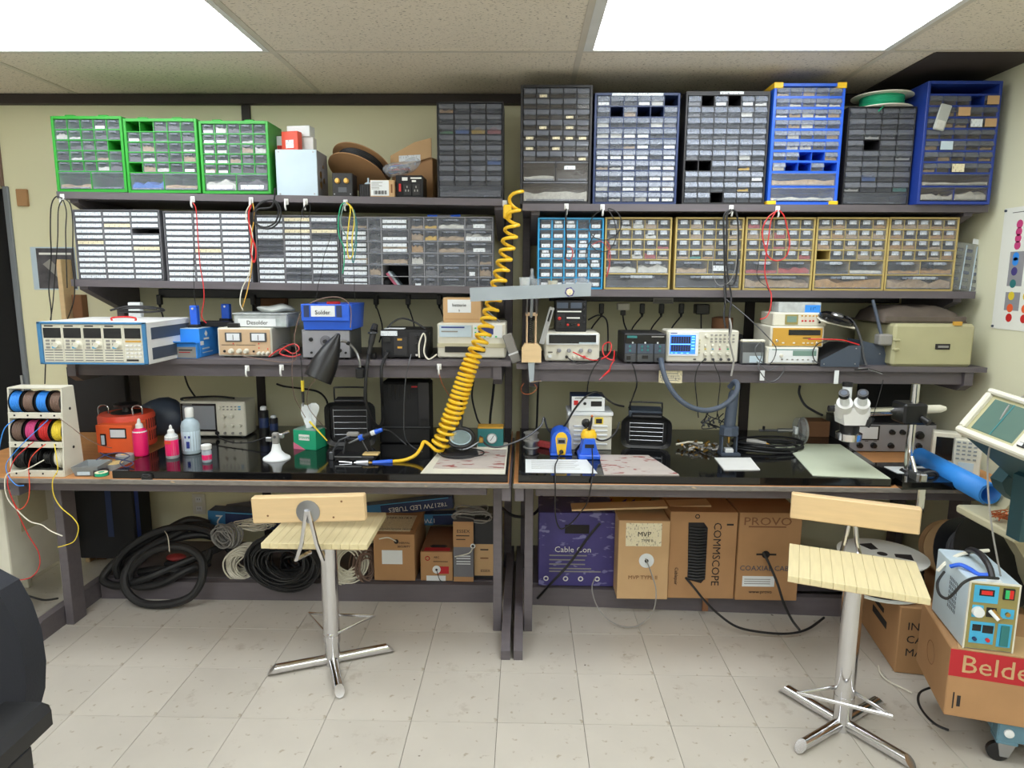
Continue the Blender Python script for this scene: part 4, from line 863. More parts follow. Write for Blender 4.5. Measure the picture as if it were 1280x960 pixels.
cable('test_lead', 'black test lead hanging from the white bench supply to the desk', [(708, 446, 2.93), (722, 454, 2.925), (742, 452, 2.925), (752, 446, 2.93), (742, 460, 2.92), (736, 475, 2.92), (734, 490, 2.94)], .0028, 'rubber')
tc_ = thing('test_clip', 'red grabber test clip hanging below the right third shelf', 'test clip', at(762, 463, 2.92)); o = Vector(tc_.location)
G().cyl((0, 0, 0), tuple(at(753, 471, 2.92)-o), .006, .003, 8).obj('body', 'red', tc_); G().cyl(tuple(at(753, 471, 2.92)-o), tuple(at(749, 475, 2.92)-o), .0018, .0012, 6).obj('tip', 'rosepink', tc_)
G().tube([tuple(v-o) for v in smooth([at(762, 463, 2.92), at(764, 456, 2.92), at(768, 450, 2.94)], 4)], .0025, 6).obj('lead', 'red', tc_)
cable('cord', 'black cord running behind the white bench supply', [(735, 400, 3.2), (748, 394, 3.2), (758, 400, 3.2), (760, 420, 3.2), (759, 440, 3.15)], .004, 'rubber')
# dark soldering station
it = Inst('desolder_station', 'dark grey desoldering station with teal buttons, right third shelf', 'soldering station', 779.5, 831, 417, 455, zR, .22, 'charcoal', feet='black')
it.rect('display', .03, .99, .66, .95, 'black_gloss', -.006); it.rect('nameplate', .06, .3, .85, .93, 'teal', -.0066, 0); it.rect('nameplate', .65, .95, .88, .92, 'wire_grey', -.0066, 0)
for (u0, u1) in ((.02, .28), (.32, .7), (.73, .99)): it.rect('key_panel', u0, u1, .32, .66, 'slate', -.005); 
for (u, v) in ((.14, .56), (.14, .42), (.86, .56), (.86, .42), (.43, .56), (.43, .44), (.57, .56), (.57, .44)): it.knob(u, v, .0065, 'teal', .005, 'button')
for (u0, u1) in ((.02, .28), (.32, .7), (.73, .99)): it.rect('lower_panel', u0, u1, .03, .3, 'gunmetal', -.005)
it.rect('switch', .06, .16, .1, .24, 'black', -.008); it.rect('switch', .44, .58, .14, .26, 'black', -.008); it.knob(.85, .14, .009, 'black', .012, 'hose_port')
for u in (.2, .5, .8): G().lathe([(.004, 0), (.004, -.001)], 14, (it.u(u), -.0062, it.v(.69)), 'y').obj('dial_mark', 'paper', it.t)
cable('air_hose', 'thick grey hose looping from the desoldering station to the holder', [(826, 449, 2.94), (828, 460, 2.90), (834, 478, 2.87), (846, 496, 2.85), (862, 508, 2.84), (882, 513, 2.84), (902, 508, 2.84), (917, 496, 2.85), (922, 484, 2.87), (919, 477, 2.90), (912, 484, 2.93)], .0115, 'slate', n=10)
cable('cord', 'black cord from the desoldering station down to the fume extractor', [(789, 453, 2.94), (793, 462, 2.92), (796, 480, 2.92), (792, 494, 2.98), (786, 510, 3.02)], .0032, 'rubber')
# oscilloscope
it = Inst('oscilloscope', 'white oscilloscope with bright blue screen on the right third shelf', 'oscilloscope', 832, 922, 413, 454.5, zR, .12, 'cream', feet='black', bev=.006)
it.rect('bezel', .03, .44, .2, .95, 'paper', -.005)
defm('screen_blue', (40, 96, 214), rough=.2, emit=1.1, var=.02); defm('screen_black', (26, 34, 52), rough=.2, emit=.4, var=.02); defm('trace', (110, 200, 220), rough=.3, emit=1.0)
it.rect('screen', .045, .40, .26, .86, 'screen_blue', -.006)
for (v0, v1) in ((.34, .545), (.59, .81)): it.rect('graticule', .06, .33, v0, v1, 'screen_black', -.0064, 0)
for k in range(1, 8): it.rect('grid_line', .06+.27*k/8, .0612+.27*k/8, .34, .81, 'screen_blue', -.0066, 0)
it.rect('trace', .05, .33, .56, .575, 'trace', -.0067, 0)
for v in (.8, .72, .63, .53, .43): it.rect('menu_text', .345, .385, v-.014, v+.014, 'trace', -.0067, 0)
for u in (.06, .12, .2, .28): it.rect('status_text', u, u+.03, .285, .3, 'trace', -.0067, 0)
it.rect('badge', .05, .14, .895, .92, 'ink_blue', -.0056, 0); it.rect('usb_slot', .38, .42, .08, .11, 'black', -.004)
it.buttons((.455,), (.7, .6, .5, .4, .3), .007, .006, 'khaki')
it.knob(.55, .84, .010, 'cream', .014); it.knobs((.54, .64, .74, .85), (.53,), .0065, 'cream', .012); it.knobs((.54, .64, .74, .85), (.28,), .009, 'cream', .014)
it.buttons((.62, .68, .74, .80, .86, .92), (.86, .74, .65), .010, .006, 'wire_grey')
for u, m in ((.54, 'yellow_pl'), (.64, 'sky_blue'), (.74, 'magenta'), (.85, 'mint')): it.buttons((u,), (.42,), .008, .005, m)
for u in (.54, .65, .76, .87): it.jack(u, .1, .006, 'gunmetal')
for k, (px, a) in enumerate(((877, 'first'), (888, 'second'))):
    cable('probe_lead', a+' black probe lead plugged into the blue-screen oscilloscope', [(px+4, 449, 2.92), (px-4+k*10, 458, 2.90), (px-8+k*20, 475, 2.90), (px-6+k*16, 500, 2.92), (px-4+k*12, 522, 2.95)], .0022, 'rubber', group='probe leads of the oscilloscope')
# stack of three bench instruments
it = Inst('function_generator', 'white function generator at the bottom of the three-instrument stack', 'instrument', 957, 1022, 434, 457, zR, .2, 'cream', feet='black', Y=2.975)
it.rect('front_panel', .04, .97, .1, .93, 'paper', -.004); it.rect('tint', .5, .95, .5, .8, 'lcd_green', -.0048, 0); it.rect('print_line', .1, .95, .84, .88, 'teal', -.0048, 0)
it.buttons((.3, .4, .5, .6, .7, .8), (.28,), .009, .006, 'wire_grey'); it.knob(.28, .5, .008, 'cream', .012); it.jack(.9, .2, .006, 'steel')
f1 = it.top()
it = Inst('frequency_counter', 'cream frequency counter with amber face in the instrument stack', 'instrument', 962, 1029, 408, 434, f1, .22, 'cream', Y=2.985, h=at(995, 408, 2.985).z-f1, bev=.005)
it.rect('front_panel', .04, .96, .06, .92, 'ochre', -.004); it.rect('display', .33, .92, .58, .84, 'screen_dark', -.006); it.buttons((.24, .44, .62, .7, .78), (.2,), .010, .006, 'cream'); it.knob(.12, .3, .006, 'chrome', .01, 'jack'); it.knob(.87, .2, .006, 'chrome', .01, 'jack')
it.rect('print_line', .6, .75, .42, .46, 'ink', -.0048, 0)
f2 = it.top()
it = Inst('bench_multimeter', 'small beige bench multimeter on top of the instrument stack', 'instrument', 966, 1033, 391, 407, f2, .16, 'cream', Y=3.0, h=at(1000, 391, 3.0).z-f2, bev=.005)
it.rect('display_frame', .22, .46, .12, .86, 'olive', -.004); it.rect('display', .25, .43, .3, .74, 'lcd_green', -.005)
it.buttons((.53, .6, .67, .74, .8), (.78,), .008, .006, 'ochre'); it.knobs((.54, .6, .68, .74), (.4,), .004, 'red', .006, 'jack'); it.knob(.86, .3, .005, 'black', .006, 'jack')
f3 = it.top()
it = Inst('component_box', 'clear lidded component box with blue tag on the instrument stack', 'box', 973, 1026, 378, 390.5, f3, .09, 'clear_white', Y=3.03, h=at(1000, 378, 3.03).z-f3, bev=.002)
it.rect('tag', .62, .98, .0, .75, 'blue_roll', -.001, 0); it.txt('11"', .8, .36, .018, 'ink', -.002)
it = Inst('desk_phone', 'grey handset unit lying left of the function generator', 'electronic box', 926, 955, 428, 455, zR, .12, 'gunmetal', Y=2.99)
it.rect('front_panel', .06, .94, .08, .55, 'tray_grey', -.003); it.rect('label', .35, .9, .1, .4, 'pale_blue', -.004, 0); G().box(-it.w/2, it.w/2, .0, .03, it.h, it.h+.012, .004).obj('handset', 'cream', it.t)
# black sloping-front unit
w0, w1 = at(1025.5, 459, 2.94), at(1074, 459, 2.94); hz0 = at(1060, 432, 2.94).z-zR
su = thing('sloped_console', 'black sloping-sided console unit beside the amber counter', 'electronic box', ((w0.x+w1.x)/2, 2.94, zR)); ww = (w1.x-w0.x)/2
G().prism([(-ww, 0), (ww, 0), (ww, hz0), (ww-.05, hz0), (-ww, hz0*.3)], 0, .004, 'y').obj('side_plate', 'slate', su)
G().prism([(-ww+.002, 0), (ww, 0), (ww, hz0), (ww-.05, hz0), (-ww+.002, hz0*.3)], .004, .2, 'y').obj('body', 'black_soft', su)
for (x, z) in ((-ww+.014, .012), (ww-.02, hz0-.012), (ww-.02, .014)): G().lathe([(.003, 0), (.003, -.002)], 8, (x, 0, z), 'y').obj('screw', 'steel', su)
g = thing('sloped_console', 'smaller black sloped console tucked behind the first one', 'electronic box', (at(1090, 455, 3.02).x, 3.02, zR))
G().prism([(-.06, 0), (.07, 0), (.045, .085), (-.06, .11)], 0, .12, 'y').obj('body', 'slate', g); G().lathe([(.003, 0), (.003, -.002)], 8, (.03, 0, .05), 'y').obj('screw', 'steel', g)
hm = thing('headset', 'black round gooseneck light disc resting over the instrument stack', 'lamp', at(1045, 398, 2.98)); 
G().lathe([(.02, .016), (.055, .014), (.072, .004), (.074, -.008), (.06, -.012), (.02, -.010)], 24).obj('disc', 'black_gloss', hm); hm.rotation_euler = (R(14), R(12), 0)
G().lathe([(.028, .014), (.022, .022), (.008, .024)], 18).obj('cap', 'steel', hm)
G().box(-.075, .075, -.045, .05, -.02, -.012, .002).obj('base_plate', 'cream', hm)
cable('gooseneck', 'grey gooseneck bending down from the black disc to the shelf', [(1058, 396, 2.99), (1068, 405, 2.99), (1076, 425, 2.98), (1079, 445, 2.97), (1083, 457, 2.96)], .006, 'gunmetal', n=8, cat='lamp arm')
cable('test_lead', 'red and white test lead draped over the sloped console', [(1010, 424, 2.95), (1030, 424, 2.93), (1052, 425, 2.92), (1064, 428, 2.92), (1074, 431, 2.92)], .003, 'red')
cable('test_lead', 'black test lead hanging down the front of function generator', [(1034, 426, 2.94), (1022, 430, 2.95), (1016, 440, 2.95), (1018, 450, 2.95), (1024, 454, 2.94)], .0025, 'rubber')
cable('probe_lead', 'thin grey probe lead looped under the function generator', [(905, 372, 3.03), (936, 398, 2.97), (965, 427, 2.95), (970, 440, 2.95), (962, 455, 2.93), (948, 449, 2.95), (944, 436, 2.96), (952, 428, 2.97), (952, 445, 2.95), (948, 460, 2.92), (960, 476, 2.91), (972, 474, 2.91), (981, 460, 2.92), (972, 458, 2.92), (960, 463, 2.92), (946, 452, 2.94)], .0022, 'gunmetal')
# khaki terminal housing with the leather bag
it = Inst('instrument_case', 'khaki moulded instrument case with dark nameplate, right third shelf', 'case', 1114, 1215, 405, 457, zR, .36, 'khaki', Y=2.965, bev=.012)
it.rect('nameplate', .52, .70, .41, .54, 'ink', -.0035); it.rect('nameplate_text', .55, .68, .45, .5, 'wire_grey', -.004, 0)
for v in (.6, .38): it.rect('latch', -.015, .07, v, v+.06, 'khaki', -.016, .004)
it.rect('tab', .72, .82, .97, 1.06, 'ochre', -.004, .001, .01)
kt = it.top()
bgl = thing('leather_pouch', 'flat dark brown leather pouch lying on the khaki case', 'pouch', (it.x-.02, it.Y+.05, kt+.001))
g = G(); n = 14; m_ = 8; pw, pd = .185, .15
for j in range(m_+1):
    for i in range(n+1):
        u, v = i/n*2-1, j/m_*2-1; e = max(0, 1-abs(u)**6)*max(0, 1-abs(v)**4)
        g.v.append((u*pw, pd+v*pd, .072*e**.6+.006*math.sin(9*u+4*v)*e))
for j in range(m_):
    for i in range(n): g.f.append((j*(n+1)+i, j*(n+1)+i+1, (j+1)*(n+1)+i+1, (j+1)*(n+1)+i))
g.f.append(tuple(range(n, -1, -1)))
g.box(-pw, pw, .0, 2*pd, 0, .006)
g.obj('body', 'leather', bgl, ang=60); G().box(-pw*.95, pw*.98, -.004, .006, .004, .03, .004).obj('flap', 'leather', bgl)
hdl = thing('carry_handle', 'grey folding carry handle standing left of the khaki case', 'handle', at(1105, 440, 2.99)); o = Vector(hdl.location)
G().tube([tuple(v-o) for v in (at(1091, 375, 3.05), at(1096, 395, 3.03), at(1102, 420, 3.0))], [.007, .007, .008], 8).obj('bar', 'slate', hdl)
G().box(*(lambda a, b: (a.x, b.x, a.y, a.y+.05, b.z, a.z))(at(1100, 418, 2.97)-o, at(1116, 432, 2.97)-o), .006).obj('hinge', 'wire_grey', hdl)
pl = thing('pliers', 'small steel-tipped pliers lying at the edge of right third shelf', 'pliers', at(1092, 462, 2.925)); o = Vector(pl.location)
for d in (0, 5): G().tube([tuple(v-o) for v in (at(1068+d, 462-d*.3, 2.94), at(1085, 461, 2.93), at(1103, 466+d*.3, 2.92))], [.003, .004, .002], 6).obj('jaw' if d else 'handle', 'black' if not d else 'steel', pl)
# plug strips under the second shelves with plugs and cords
def strip(label, x0, x1, z, Y=3.40):
    t = thing('power_strip', label, 'power strip', ((x0+x1)/2, Y, z), group='power strips under the second shelves')
    w2 = (x1-x0)/2; G().box(-w2, w2, 0, .05, 0, .045, .003).obj('housing', 'black', t); return t
def plug(label, px, py0, px1, py1, Y=3.39, m='black', r=.011, to=None):
    t = thing('mains_plug', label, 'plug', at(px, py0, Y), group='mains plugs under the second shelves'); o = Vector(t.location)
    a, b = Vector((0, 0, 0)), at(px, py0+12, Y)-o
    G().box(-.012, .012, -.010, .012, b.z, .002, .003).obj('body', m, t); G().cyl((0, 0, b.z), (0, 0, b.z-.018), .008, .004, 8).obj('strain_relief', m, t)
    pts = [(0, 0, b.z-.014)]+[tuple(at(*q)-o) for q in (to or [(px1, py1, Y-.05)])]
    G().tube(smooth(pts, 5), .0038, 6).obj('cord', 'rubber', t)
zs = 1.452
strip('black plug strip under the left second shelf', -1.86, -.20, zs-.012); strip('black plug strip under the right second shelf', .12, 1.86, zs-.018)
for i, (px, a) in enumerate(((199, 'above the electronic load'), (316, 'above the tan power supply'), (470, 'left of pair over the rework station'), (510, 'right of pair over the rework station'), (549, 'beside the batterie box'))):
    plug('black mains plug '+a, px, 369, 0, 0, to=[(px+3, 390, 3.37), (px+8, 410, 3.33), (px+4, 428, 3.3)])
for i, (px, a) in enumerate(((752, 'behind the white bench supply'), (803, 'right of the white adapter'), (827, 'over the desoldering station'), (852, 'left of the black adapter block'))):
    plug('black mains plug '+a, px, 380, 0, 0, to=[(px-3, 398, 3.37), (px-14, 414, 3.33), (px-16, 440, 3.28)])
t = thing('adapter', 'white triple adapter plugged under the right second shelf', 'adapter', at(779, 379, 3.37)); G().box(-.03, .03, -.02, .02, -.034, 0, .004).obj('body', 'cream', t); G().box(-.012, .012, -.02, .01, -.06, -.034, .003).obj('plug', 'black', t); G().tube(smooth([(0, 0, -.06), (.005, -.02, -.1), (.02, -.04, -.14)], 5), .004, 6).obj('cord', 'rubber', t)
t = thing('adapter', 'black power adapter block plugged under the right second shelf', 'adapter', at(877, 380, 3.36)); G().box(-.033, .033, -.03, .03, -.05, 0, .004).obj('body', 'black', t); G().tube(smooth([(0, 0, -.05), (.0, -.01, -.1), (.0, -.02, -.14)], 5), .0035, 6).obj('cord', 'rubber', t)
t = thing('warning_label', 'pale printed strip label on the right plug strip', 'label', at(829, 376, 3.39)); G().box(-.05, .05, -.002, 0, -.014, .014).obj('sheet', 'wire_grey', t); G().box(-.044, .044, -.003, -.002, .002, .005).obj('print_line', 'ink', t); G().box(-.044, .044, -.003, -.002, -.006, -.003).obj('print_line', 'ink', t)
t = thing('warning_label', 'pale paper notice taped below the right third shelf edge', 'label', at(838, 471, 2.975)); G().box(-.052, .052, -.0015, 0, -.028, .028).obj('sheet', 'label_y', t)
for zz in (.014, .004, -.006, -.015): G().box(-.043, .043-.012*abs(zz)*60, -.0022, -.0015, zz-.0015, zz+.0015).obj('print_line', 'wire_grey', t)
for (px, a, hh) in ((953, 'below the function generator', .045), (1046, 'above the microscope', .06)):
    t = thing('hanging_tag', 'white plastic tag hanging from the right third shelf '+a, 'tag', at(px, 463, 2.945), group='white tags hanging from the right third shelf'); G().box(-.010, .010, -.003, 0, -hh, 0, .0012).obj('strip', 'paper', t)
# ---------------- left desk
# three-tier wire rack
a, b = at(14, 597, 2.60), at(80, 597, 2.60); RX0, RX1 = a.x, b.x; rw = RX1-RX0
zt_ = at(50, 485, 2.64).z; rh = zt_-PLY
rk = thing('wire_rack', 'cream three-tier wire rack standing at the left desk edge', 'rack', ((RX0+RX1)/2, 2.60, PLY+.001))
for s in (-1, 1): G().prism([(0, 0), (.125, 0), (.105, rh), (.035, rh)], s*rw/2-.003, s*rw/2+.003, 'x').obj('side_panel', 'cream', rk)
for f, hh in ((0, .028), (.33, .024), (.66, .024)):
    y0 = .035*f; G().box(-rw/2, rw/2, y0-.004, y0, rh*f, rh*f+hh, .001).obj('rail', 'cream', rk)
    for k in range(4): G().lathe([(.004, 0), (.004, -.001)], 10, (-rw/2+rw*(k+.5)/4, y0-.004, rh*f+hh/2), 'y').obj('guide_hole', 'ink', rk)
    G().box(-rw/2, rw/2, y0, .12-.02*f, rh*f, rh*f+.003).obj('tray', 'cream', rk)
G().box(-rw/2, rw/2, .034, .106, rh-.004, rh+.002, .001).obj('top_panel', 'cream', rk)
G().box(-rw/2, rw/2, .115, .119, 0, rh*.9).obj('back_panel', 'charcoal', rk)
for y, z in ((.07, rh*.83), (.065, rh*.5), (.06, rh*.19)): pass
for k in range(2): G().lathe([(.006, 0), (.006, .0015)], 10, (rw/2+.003, .07, rh*(.3+.45*k)), 'x').obj('axle_end', 'ink', rk)
tiers = (('blue_roll', 'wire_brown', 'blue_roll', 'wire_brown'), ('wire_brown', 'magenta', 'red', 'yellow_pl'), ('rubber', 'charcoal', 'black', 'wire_white'))
nmt = (('blue', 'brown', 'blue', 'brown'), ('brown', 'pink', 'red', 'yellow'), ('black', 'empty black', 'dark', 'white'))
ordn = ('first', 'second', 'third', 'fourth'); trn = ('top', 'middle', 'bottom')
for ti, cols in enumerate(tiers):
    zc_ = PLY+rh*(.83, .5, .19)[ti]; yc = 2.60+(.068, .062, .058)[ti]
    for k, m in enumerate(cols):
        sx = RX0+rw*(k+.5)/4; sw = rw/4*.43; r_ = .047
        t = thing('wire_spool', ordn[k]+' spool, '+nmt[ti][k]+' wire, on the rack\'s '+trn[ti]+' tier', 'wire spool', (sx, yc, zc_), group='hook-up wire spools on the rack')
        for s in (-1, 1): G().lathe([(.008, s*sw), (r_, s*sw), (r_, s*(sw-.002)), (.008, s*(sw-.002))], 24, ax='x').obj('flange', 'black', t)
        g = G()
        for q in range(6): g.torus(((q-2.5)*sw*.31, 0, 0), r_*(.84 if m not in ('charcoal', 'black') else .5)+random.uniform(-.002, .001), sw*.19, 22, 5, 'x')
        g.obj('wound_wire', m, t)
for nm, pts, r_, m in (
    ('blue wire end curling from the rack over the left desk edge', [(60, 525, 2.60), (35, 548, 2.575), (18, 566, 2.56), (8, 580, 2.55), (10, 594, 2.545), (20, 606, 2.54), (30, 607, 2.54)], .0018, 'blue_roll'),
    ('second blue wire looping off the left side of the rack', [(18, 525, 2.6), (6, 535, 2.57), (0, 555, 2.56), (-2, 575, 2.56)], .0018, 'blue_roll'),
    ('red wire looping from the rack down past the desk edge', [(42, 552, 2.6), (20, 572, 2.56), (12, 590, 2.55), (10, 608, 2.54), (22, 640, 2.54), (35, 668, 2.55), (48, 690, 2.56), (49, 708, 2.56), (38, 722, 2.55), (14, 726, 2.54)], .0019, 'red'),
    ('second red wire hanging in a loop below the rack', [(57, 555, 2.6), (42, 568, 2.56), (36, 582, 2.56), (37, 610, 2.55), (34, 628, 2.55), (24, 637, 2.545), (16, 626, 2.545)], .0019, 'redorange'),
    ('yellow wire end dangling from the rack below the desk', [(68, 555, 2.6), (71, 575, 2.57), (72, 588, 2.565), (66, 600, 2.55), (67, 618, 2.55), (76, 634, 2.55), (92, 648, 2.55), (98, 660, 2.55), (93, 676, 2.55), (80, 682, 2.55), (72, 684, 2.55)], .0019, 'yellow_pl'),
    ('white wire end hanging diagonally below the left desk', [(55, 575, 2.58), (30, 588, 2.55), (10, 592, 2.545), (6, 606, 2.54), (10, 624, 2.54), (24, 640, 2.54), (38, 652, 2.54), (52, 656, 2.54), (64, 664, 2.54), (78, 670, 2.54)], .0024, 'wire_white'),
    ('brown wire running from the rack to the orange variac', [(74, 523, 2.6), (88, 533, 2.58), (105, 546, 2.6), (124, 556, 2.66), (140, 560, 2.72)], .0016, 'wire_brown')):
    cable('hookup_wire', nm, pts, r_, m, cat='wire')
# grey parts tray, tape rolls
tr = thing('parts_tray', 'open grey plastic parts tray beside the wire rack', 'tray', (-1.785, 2.605, PLY+.001), R(5))
g = G(); tub(g, .044, .052, .012, .11, .040, .004).obj('body', 'tray_grey', tr); G().box(-.04, .04, .06, .062, .004, .03).obj('divider', 'tray_grey', tr)
G().sphere((-.01, .04, .012), .024, .016, .012).obj('contents', 'sponge', tr); G().box(-.03, .02, .002, .004, .006, .02).obj('label', 'pale_blue', tr)
def taperoll(label, px, py, r_, h, m, z=TOP, core='card', side='tray_grey'):
    p = on(px, py, z); t = thing('tape_roll', label, 'tape roll', (p.x, p.y, z), group='tape rolls beside the variac')
    G().lathe([(r_*.45, 0), (r_, 0), (r_, h), (r_*.45, h)], 24).obj('tape', side, t); G().lathe([(r_*.45, .001), (r_*.96, h), (r_*.96, h+.0012), (r_*.45, h+.0012)], 24).obj('face', m, t); G().lathe([(r_*.36, 0), (r_*.45, 0), (r_*.45, h+.002), (r_*.36, h+.002)], 20).obj('core', core, t)
taperoll('clear packing tape roll nearest the orange variac', 157, 580, .036, .042, 'clear_white', PLY+.001, 'sponge')
taperoll('pale masking tape roll lying before the clear tape', 143, 586, .036, .026, 'sponge', PLY+.001, 'sponge')
taperoll('black electrical tape roll at the slab corner', 127, 594, .028, .022, 'charcoal', PLY+.001, 'black', 'black')
taperoll('small green tape roll stacked on the black one', 127, 594, .024, .012, 'label_y', PLY+.0245, 'mint', 'mint')
cable('wire_scrap', 'tangle of dark wire scraps between tape rolls and variac', [(120, 575, 2.68), (134, 568, 2.72), (150, 566, 2.74), (162, 570, 2.72), (150, 578, 2.66), (158, 584, 2.64), (166, 578, 2.66), (140, 572, 2.7), (125, 566, 2.72)], .0022, 'navy', cat='wire')
bc = thing('binder_clip', 'black binder clip on the front edge of the left slab', 'clip', at(183, 596, 2.58))
G().box(-.022, .022, -.004, .02, -.016, .010, .004).obj('body', 'black', bc); G().torus((0, -.004, .006), .014, .0012, 16, 5, 'y', .006).obj('wire_handle', 'gunmetal', bc)
# orange variac
vy = 2.86; vx = at(163, 560, vy+.12).x
va = thing('variac', 'orange variable transformer with black dial and chrome handles', 'transformer', (at(162, 562, vy+.16).x, vy+.16, PLY+.032+.001))
VR = .118; VH = at(160, 518, vy+.12).z-TOP
G().lathe([(VR*.96, 0), (VR, .006), (VR, VH-.012), (VR*.95, VH), (VR*.1, VH)], 36).obj('drum', 'redorange', va)
me = G().box(-.002, .002, -.0012, .0012, -.022, .022).mesh('vent_slot')
for row in range(2):
    for k in range(18):
        a_ = R(-62+k*7); 
        if a_ < R(-40): continue
        link('vent_slot', me, 'black_soft', va, (VR*math.cos(a_-R(20)), VR*math.sin(a_-R(20)), VH*(.32+.38*row)), (0, 0, a_-R(20)))
fw = at(168, 560, vy).x-at(122.5, 560, vy).x; fx = at(145, 560, vy).x-va.location.x
fb = G().box(fx-fw/2, fx+fw/2, -.165, -.05, 0, VH*.84, .003).obj('front_box', 'orange', va)
G().box(fx-.02+.002, fx+.055, -.1675, -.165, VH*.44, VH*.75, .001).obj('meter_frame', 'black', va); G().box(fx-.015, fx+.05, -.1685, -.1675, VH*.48, VH*.71).obj('meter', 'meter_face', va)
G().box(fx-.062, fx-.036, -.1675, -.165, VH*.22, VH*.58, .001).obj('switch_frame', 'black', va); G().box(fx-.056, fx-.042, -.172, -.1675, VH*.26, VH*.54, .001).obj('switch', 'pale_blue', va)
G().lathe([(VR*.55, VH), (VR*.55, VH+.004), (VR*.1, VH+.004)], 30).obj('scale_plate', 'black', va); G().lathe([(.018, VH+.004), (.015, VH+.03), (.05, VH+.032), (.052, VH+.042), (.02, VH+.046)], 24).obj('dial_knob', 'black', va)
for s in (-1, 1): G().tube(smooth([(s*.078-.018, -.05, VH), (s*.078-.018, -.05, VH+.032), (s*.078, -.045, VH+.042), (s*.078+.018, -.04, VH+.032), (s*.078+.018, -.04, VH)], 4), .0035, 8).obj('handle', 'chrome', va)
cv = thing('grey_cover', 'dark grey fabric cover heaped behind the orange variac', 'cover', (at(198, 540, 3.2).x, 3.25, TOP)); g = G(); g.sphere((0, 0, .07), .13, .09, .11, 18, 9); g.v = [(x+.012*math.sin(30*z+12*y), y, max(0, z+.01*math.sin(22*x))) for x, y, z in g.v]; g.obj('cloth', 'slate', cv, ang=60)
# bottles
def bottle(label, px, py, r_, h, body, parts, zb=TOP, name='bottle', group=None):
    p = on(px, py, zb); t = thing(name, label, 'bottle', (p.x, p.y, zb), group=group)
    G().lathe([(r_*.9, 0), (r_, .004), (r_, h*.62), (r_*.86, h*.70), (r_*.45, h*.76), (r_*.42, h*.80)], 22).obj('body', body, t)
    for nm, pr, m in parts: G().lathe([(x*r_, y*h) for x, y in pr], 18).obj(nm, m, t)
    return t
pump = lambda: [('collar', [(.95, .60), (.98, .66), (.6, .72), (.55, .72)], 'white'), ('cap', [(.55, .72), (.5, .84), (.25, .88), (.2, .97), (.05, 1.0)], 'white')]
bottle('pink-labelled pump bottle standing close against the variac', 177, 569, .030, .165, 'pink', pump(), group='pink dispensing bottles')
b_ = bottle('pink-labelled dropper bottle standing apart on the left slab', 216, 572, .027, .145, 'clear_white', [('label', [(1.01, .09), (1.015, .56), (1.0, .565)], 'pink')]+pump(), group='pink dispensing bottles')
G().box(-.016, .010, -.0282, -.0268, .066, .08).obj('label_mark', 'redorange', b_)
b_ = bottle('tall pale blue plastic bottle before the left desk oscilloscope', 240, 566, .039, .205, 'bottle_clear', [('label', [(1.008, .08), (1.01, .5), (1.0, .505)], 'pale_blue'), ('cap', [(.46, .80), (.48, .96), (.42, 1.0)], 'white')])
for (x0, x1, z0, z1) in ((-.008, -.002, .075, .085), (.008, .016, .075, .085), (-.002, .012, .03, .06)): G().box(x0, x1, -.0405, -.0392, z0, z1).obj('label_mark', 'ink_blue', b_)
j = bottle('small jar with white lid and pink stripe on the left slab', 259, 577, .020, .075, 'bottle_clear', [('lid', [(1.05, .74), (1.08, .97), (.9, 1.0)], 'white'), ('stripe', [(1.01, .14), (1.015, .42), (1., .43)], 'pink')], name='jar')
# left oscilloscope
it = Inst('oscilloscope', 'grey-white oscilloscope with a dark screen on the left desk', 'oscilloscope', 227, 308, 502, 545, TOP, .13, 'cream', Y=3.17, bev=.006, feet='grey_lt')
it.rect('bezel', .02, .56, .14, .94, 'black', -.004); it.rect('screen', .05, .54, .2, .88, 'lcd_grey', -.006)
it.knob(.62, .84, .009, 'cream', .012); it.buttons((.68, .74, .8, .86), (.86, .78), .008, .005, 'wire_grey'); it.buttons((.92,), (.86, .79), .012, .006, 'sky_blue')
it.knobs((.68, .80), (.6,), .010, 'cream', .014); it.knobs((.68, .80, .92), (.32,), .0085, 'cream', .012)
for u in (.68, .8, .92): it.jack(u, .1, .006, 'wire_grey')
it.knob(.56, .1, .010, 'black', .01, 'probe_plug'); it.rect('brand', .06, .2, .9, .92, 'wire_grey', -.0046, 0)
G().tube(smooth([(-it.w/2+.01, .02, it.h), (-it.w/2+.01, .02, it.h+.012), (0, .03, it.h+.02), (it.w/2-.06, .03, it.h+.012)], 5), .005, 6).obj('handle', 'black', it.t)
cable('probe_lead', 'black probe lead lying in front of the left oscilloscope', [(270, 540, 3.14), (275, 547, 3.08), (290, 553, 3.02), (312, 553, 3.0), (328, 548, 3.02), (336, 545, 3.05)], .003, 'rubber')
def can(label, px, py, r_, h, m, cap):
    p = on(px, py, TOP); t = thing('spray_can', label, 'spray can', (p.x, p.y, TOP), group='cans at the back of left desk')
    G().lathe([(r_, 0), (r_, h*.84), (r_*.7, h*.88)], 20).obj('can', m, t); G().lathe([(r_*.68, h*.88), (r_*.66, h*.97), (r_*.4, h)], 16).obj('cap', cap, t)
    G().lathe([(r_*1.004, h*.3), (r_*1.006, h*.62), (r_, h*.625)], 20).obj('label', 'navy', t)
can('taller dark spray can at the back beside the oscilloscope', 331, 545, .023, .15, 'black', 'paper'); can('shorter dark can next to the taller spray can', 343, 545, .02, .105, 'black_soft', 'paper')
p = on(346, 573, TOP)
vs_ = thing('suction_vise', 'pale grey suction-base mini vise on the left slab', 'vise', (p.x, p.y, TOP))
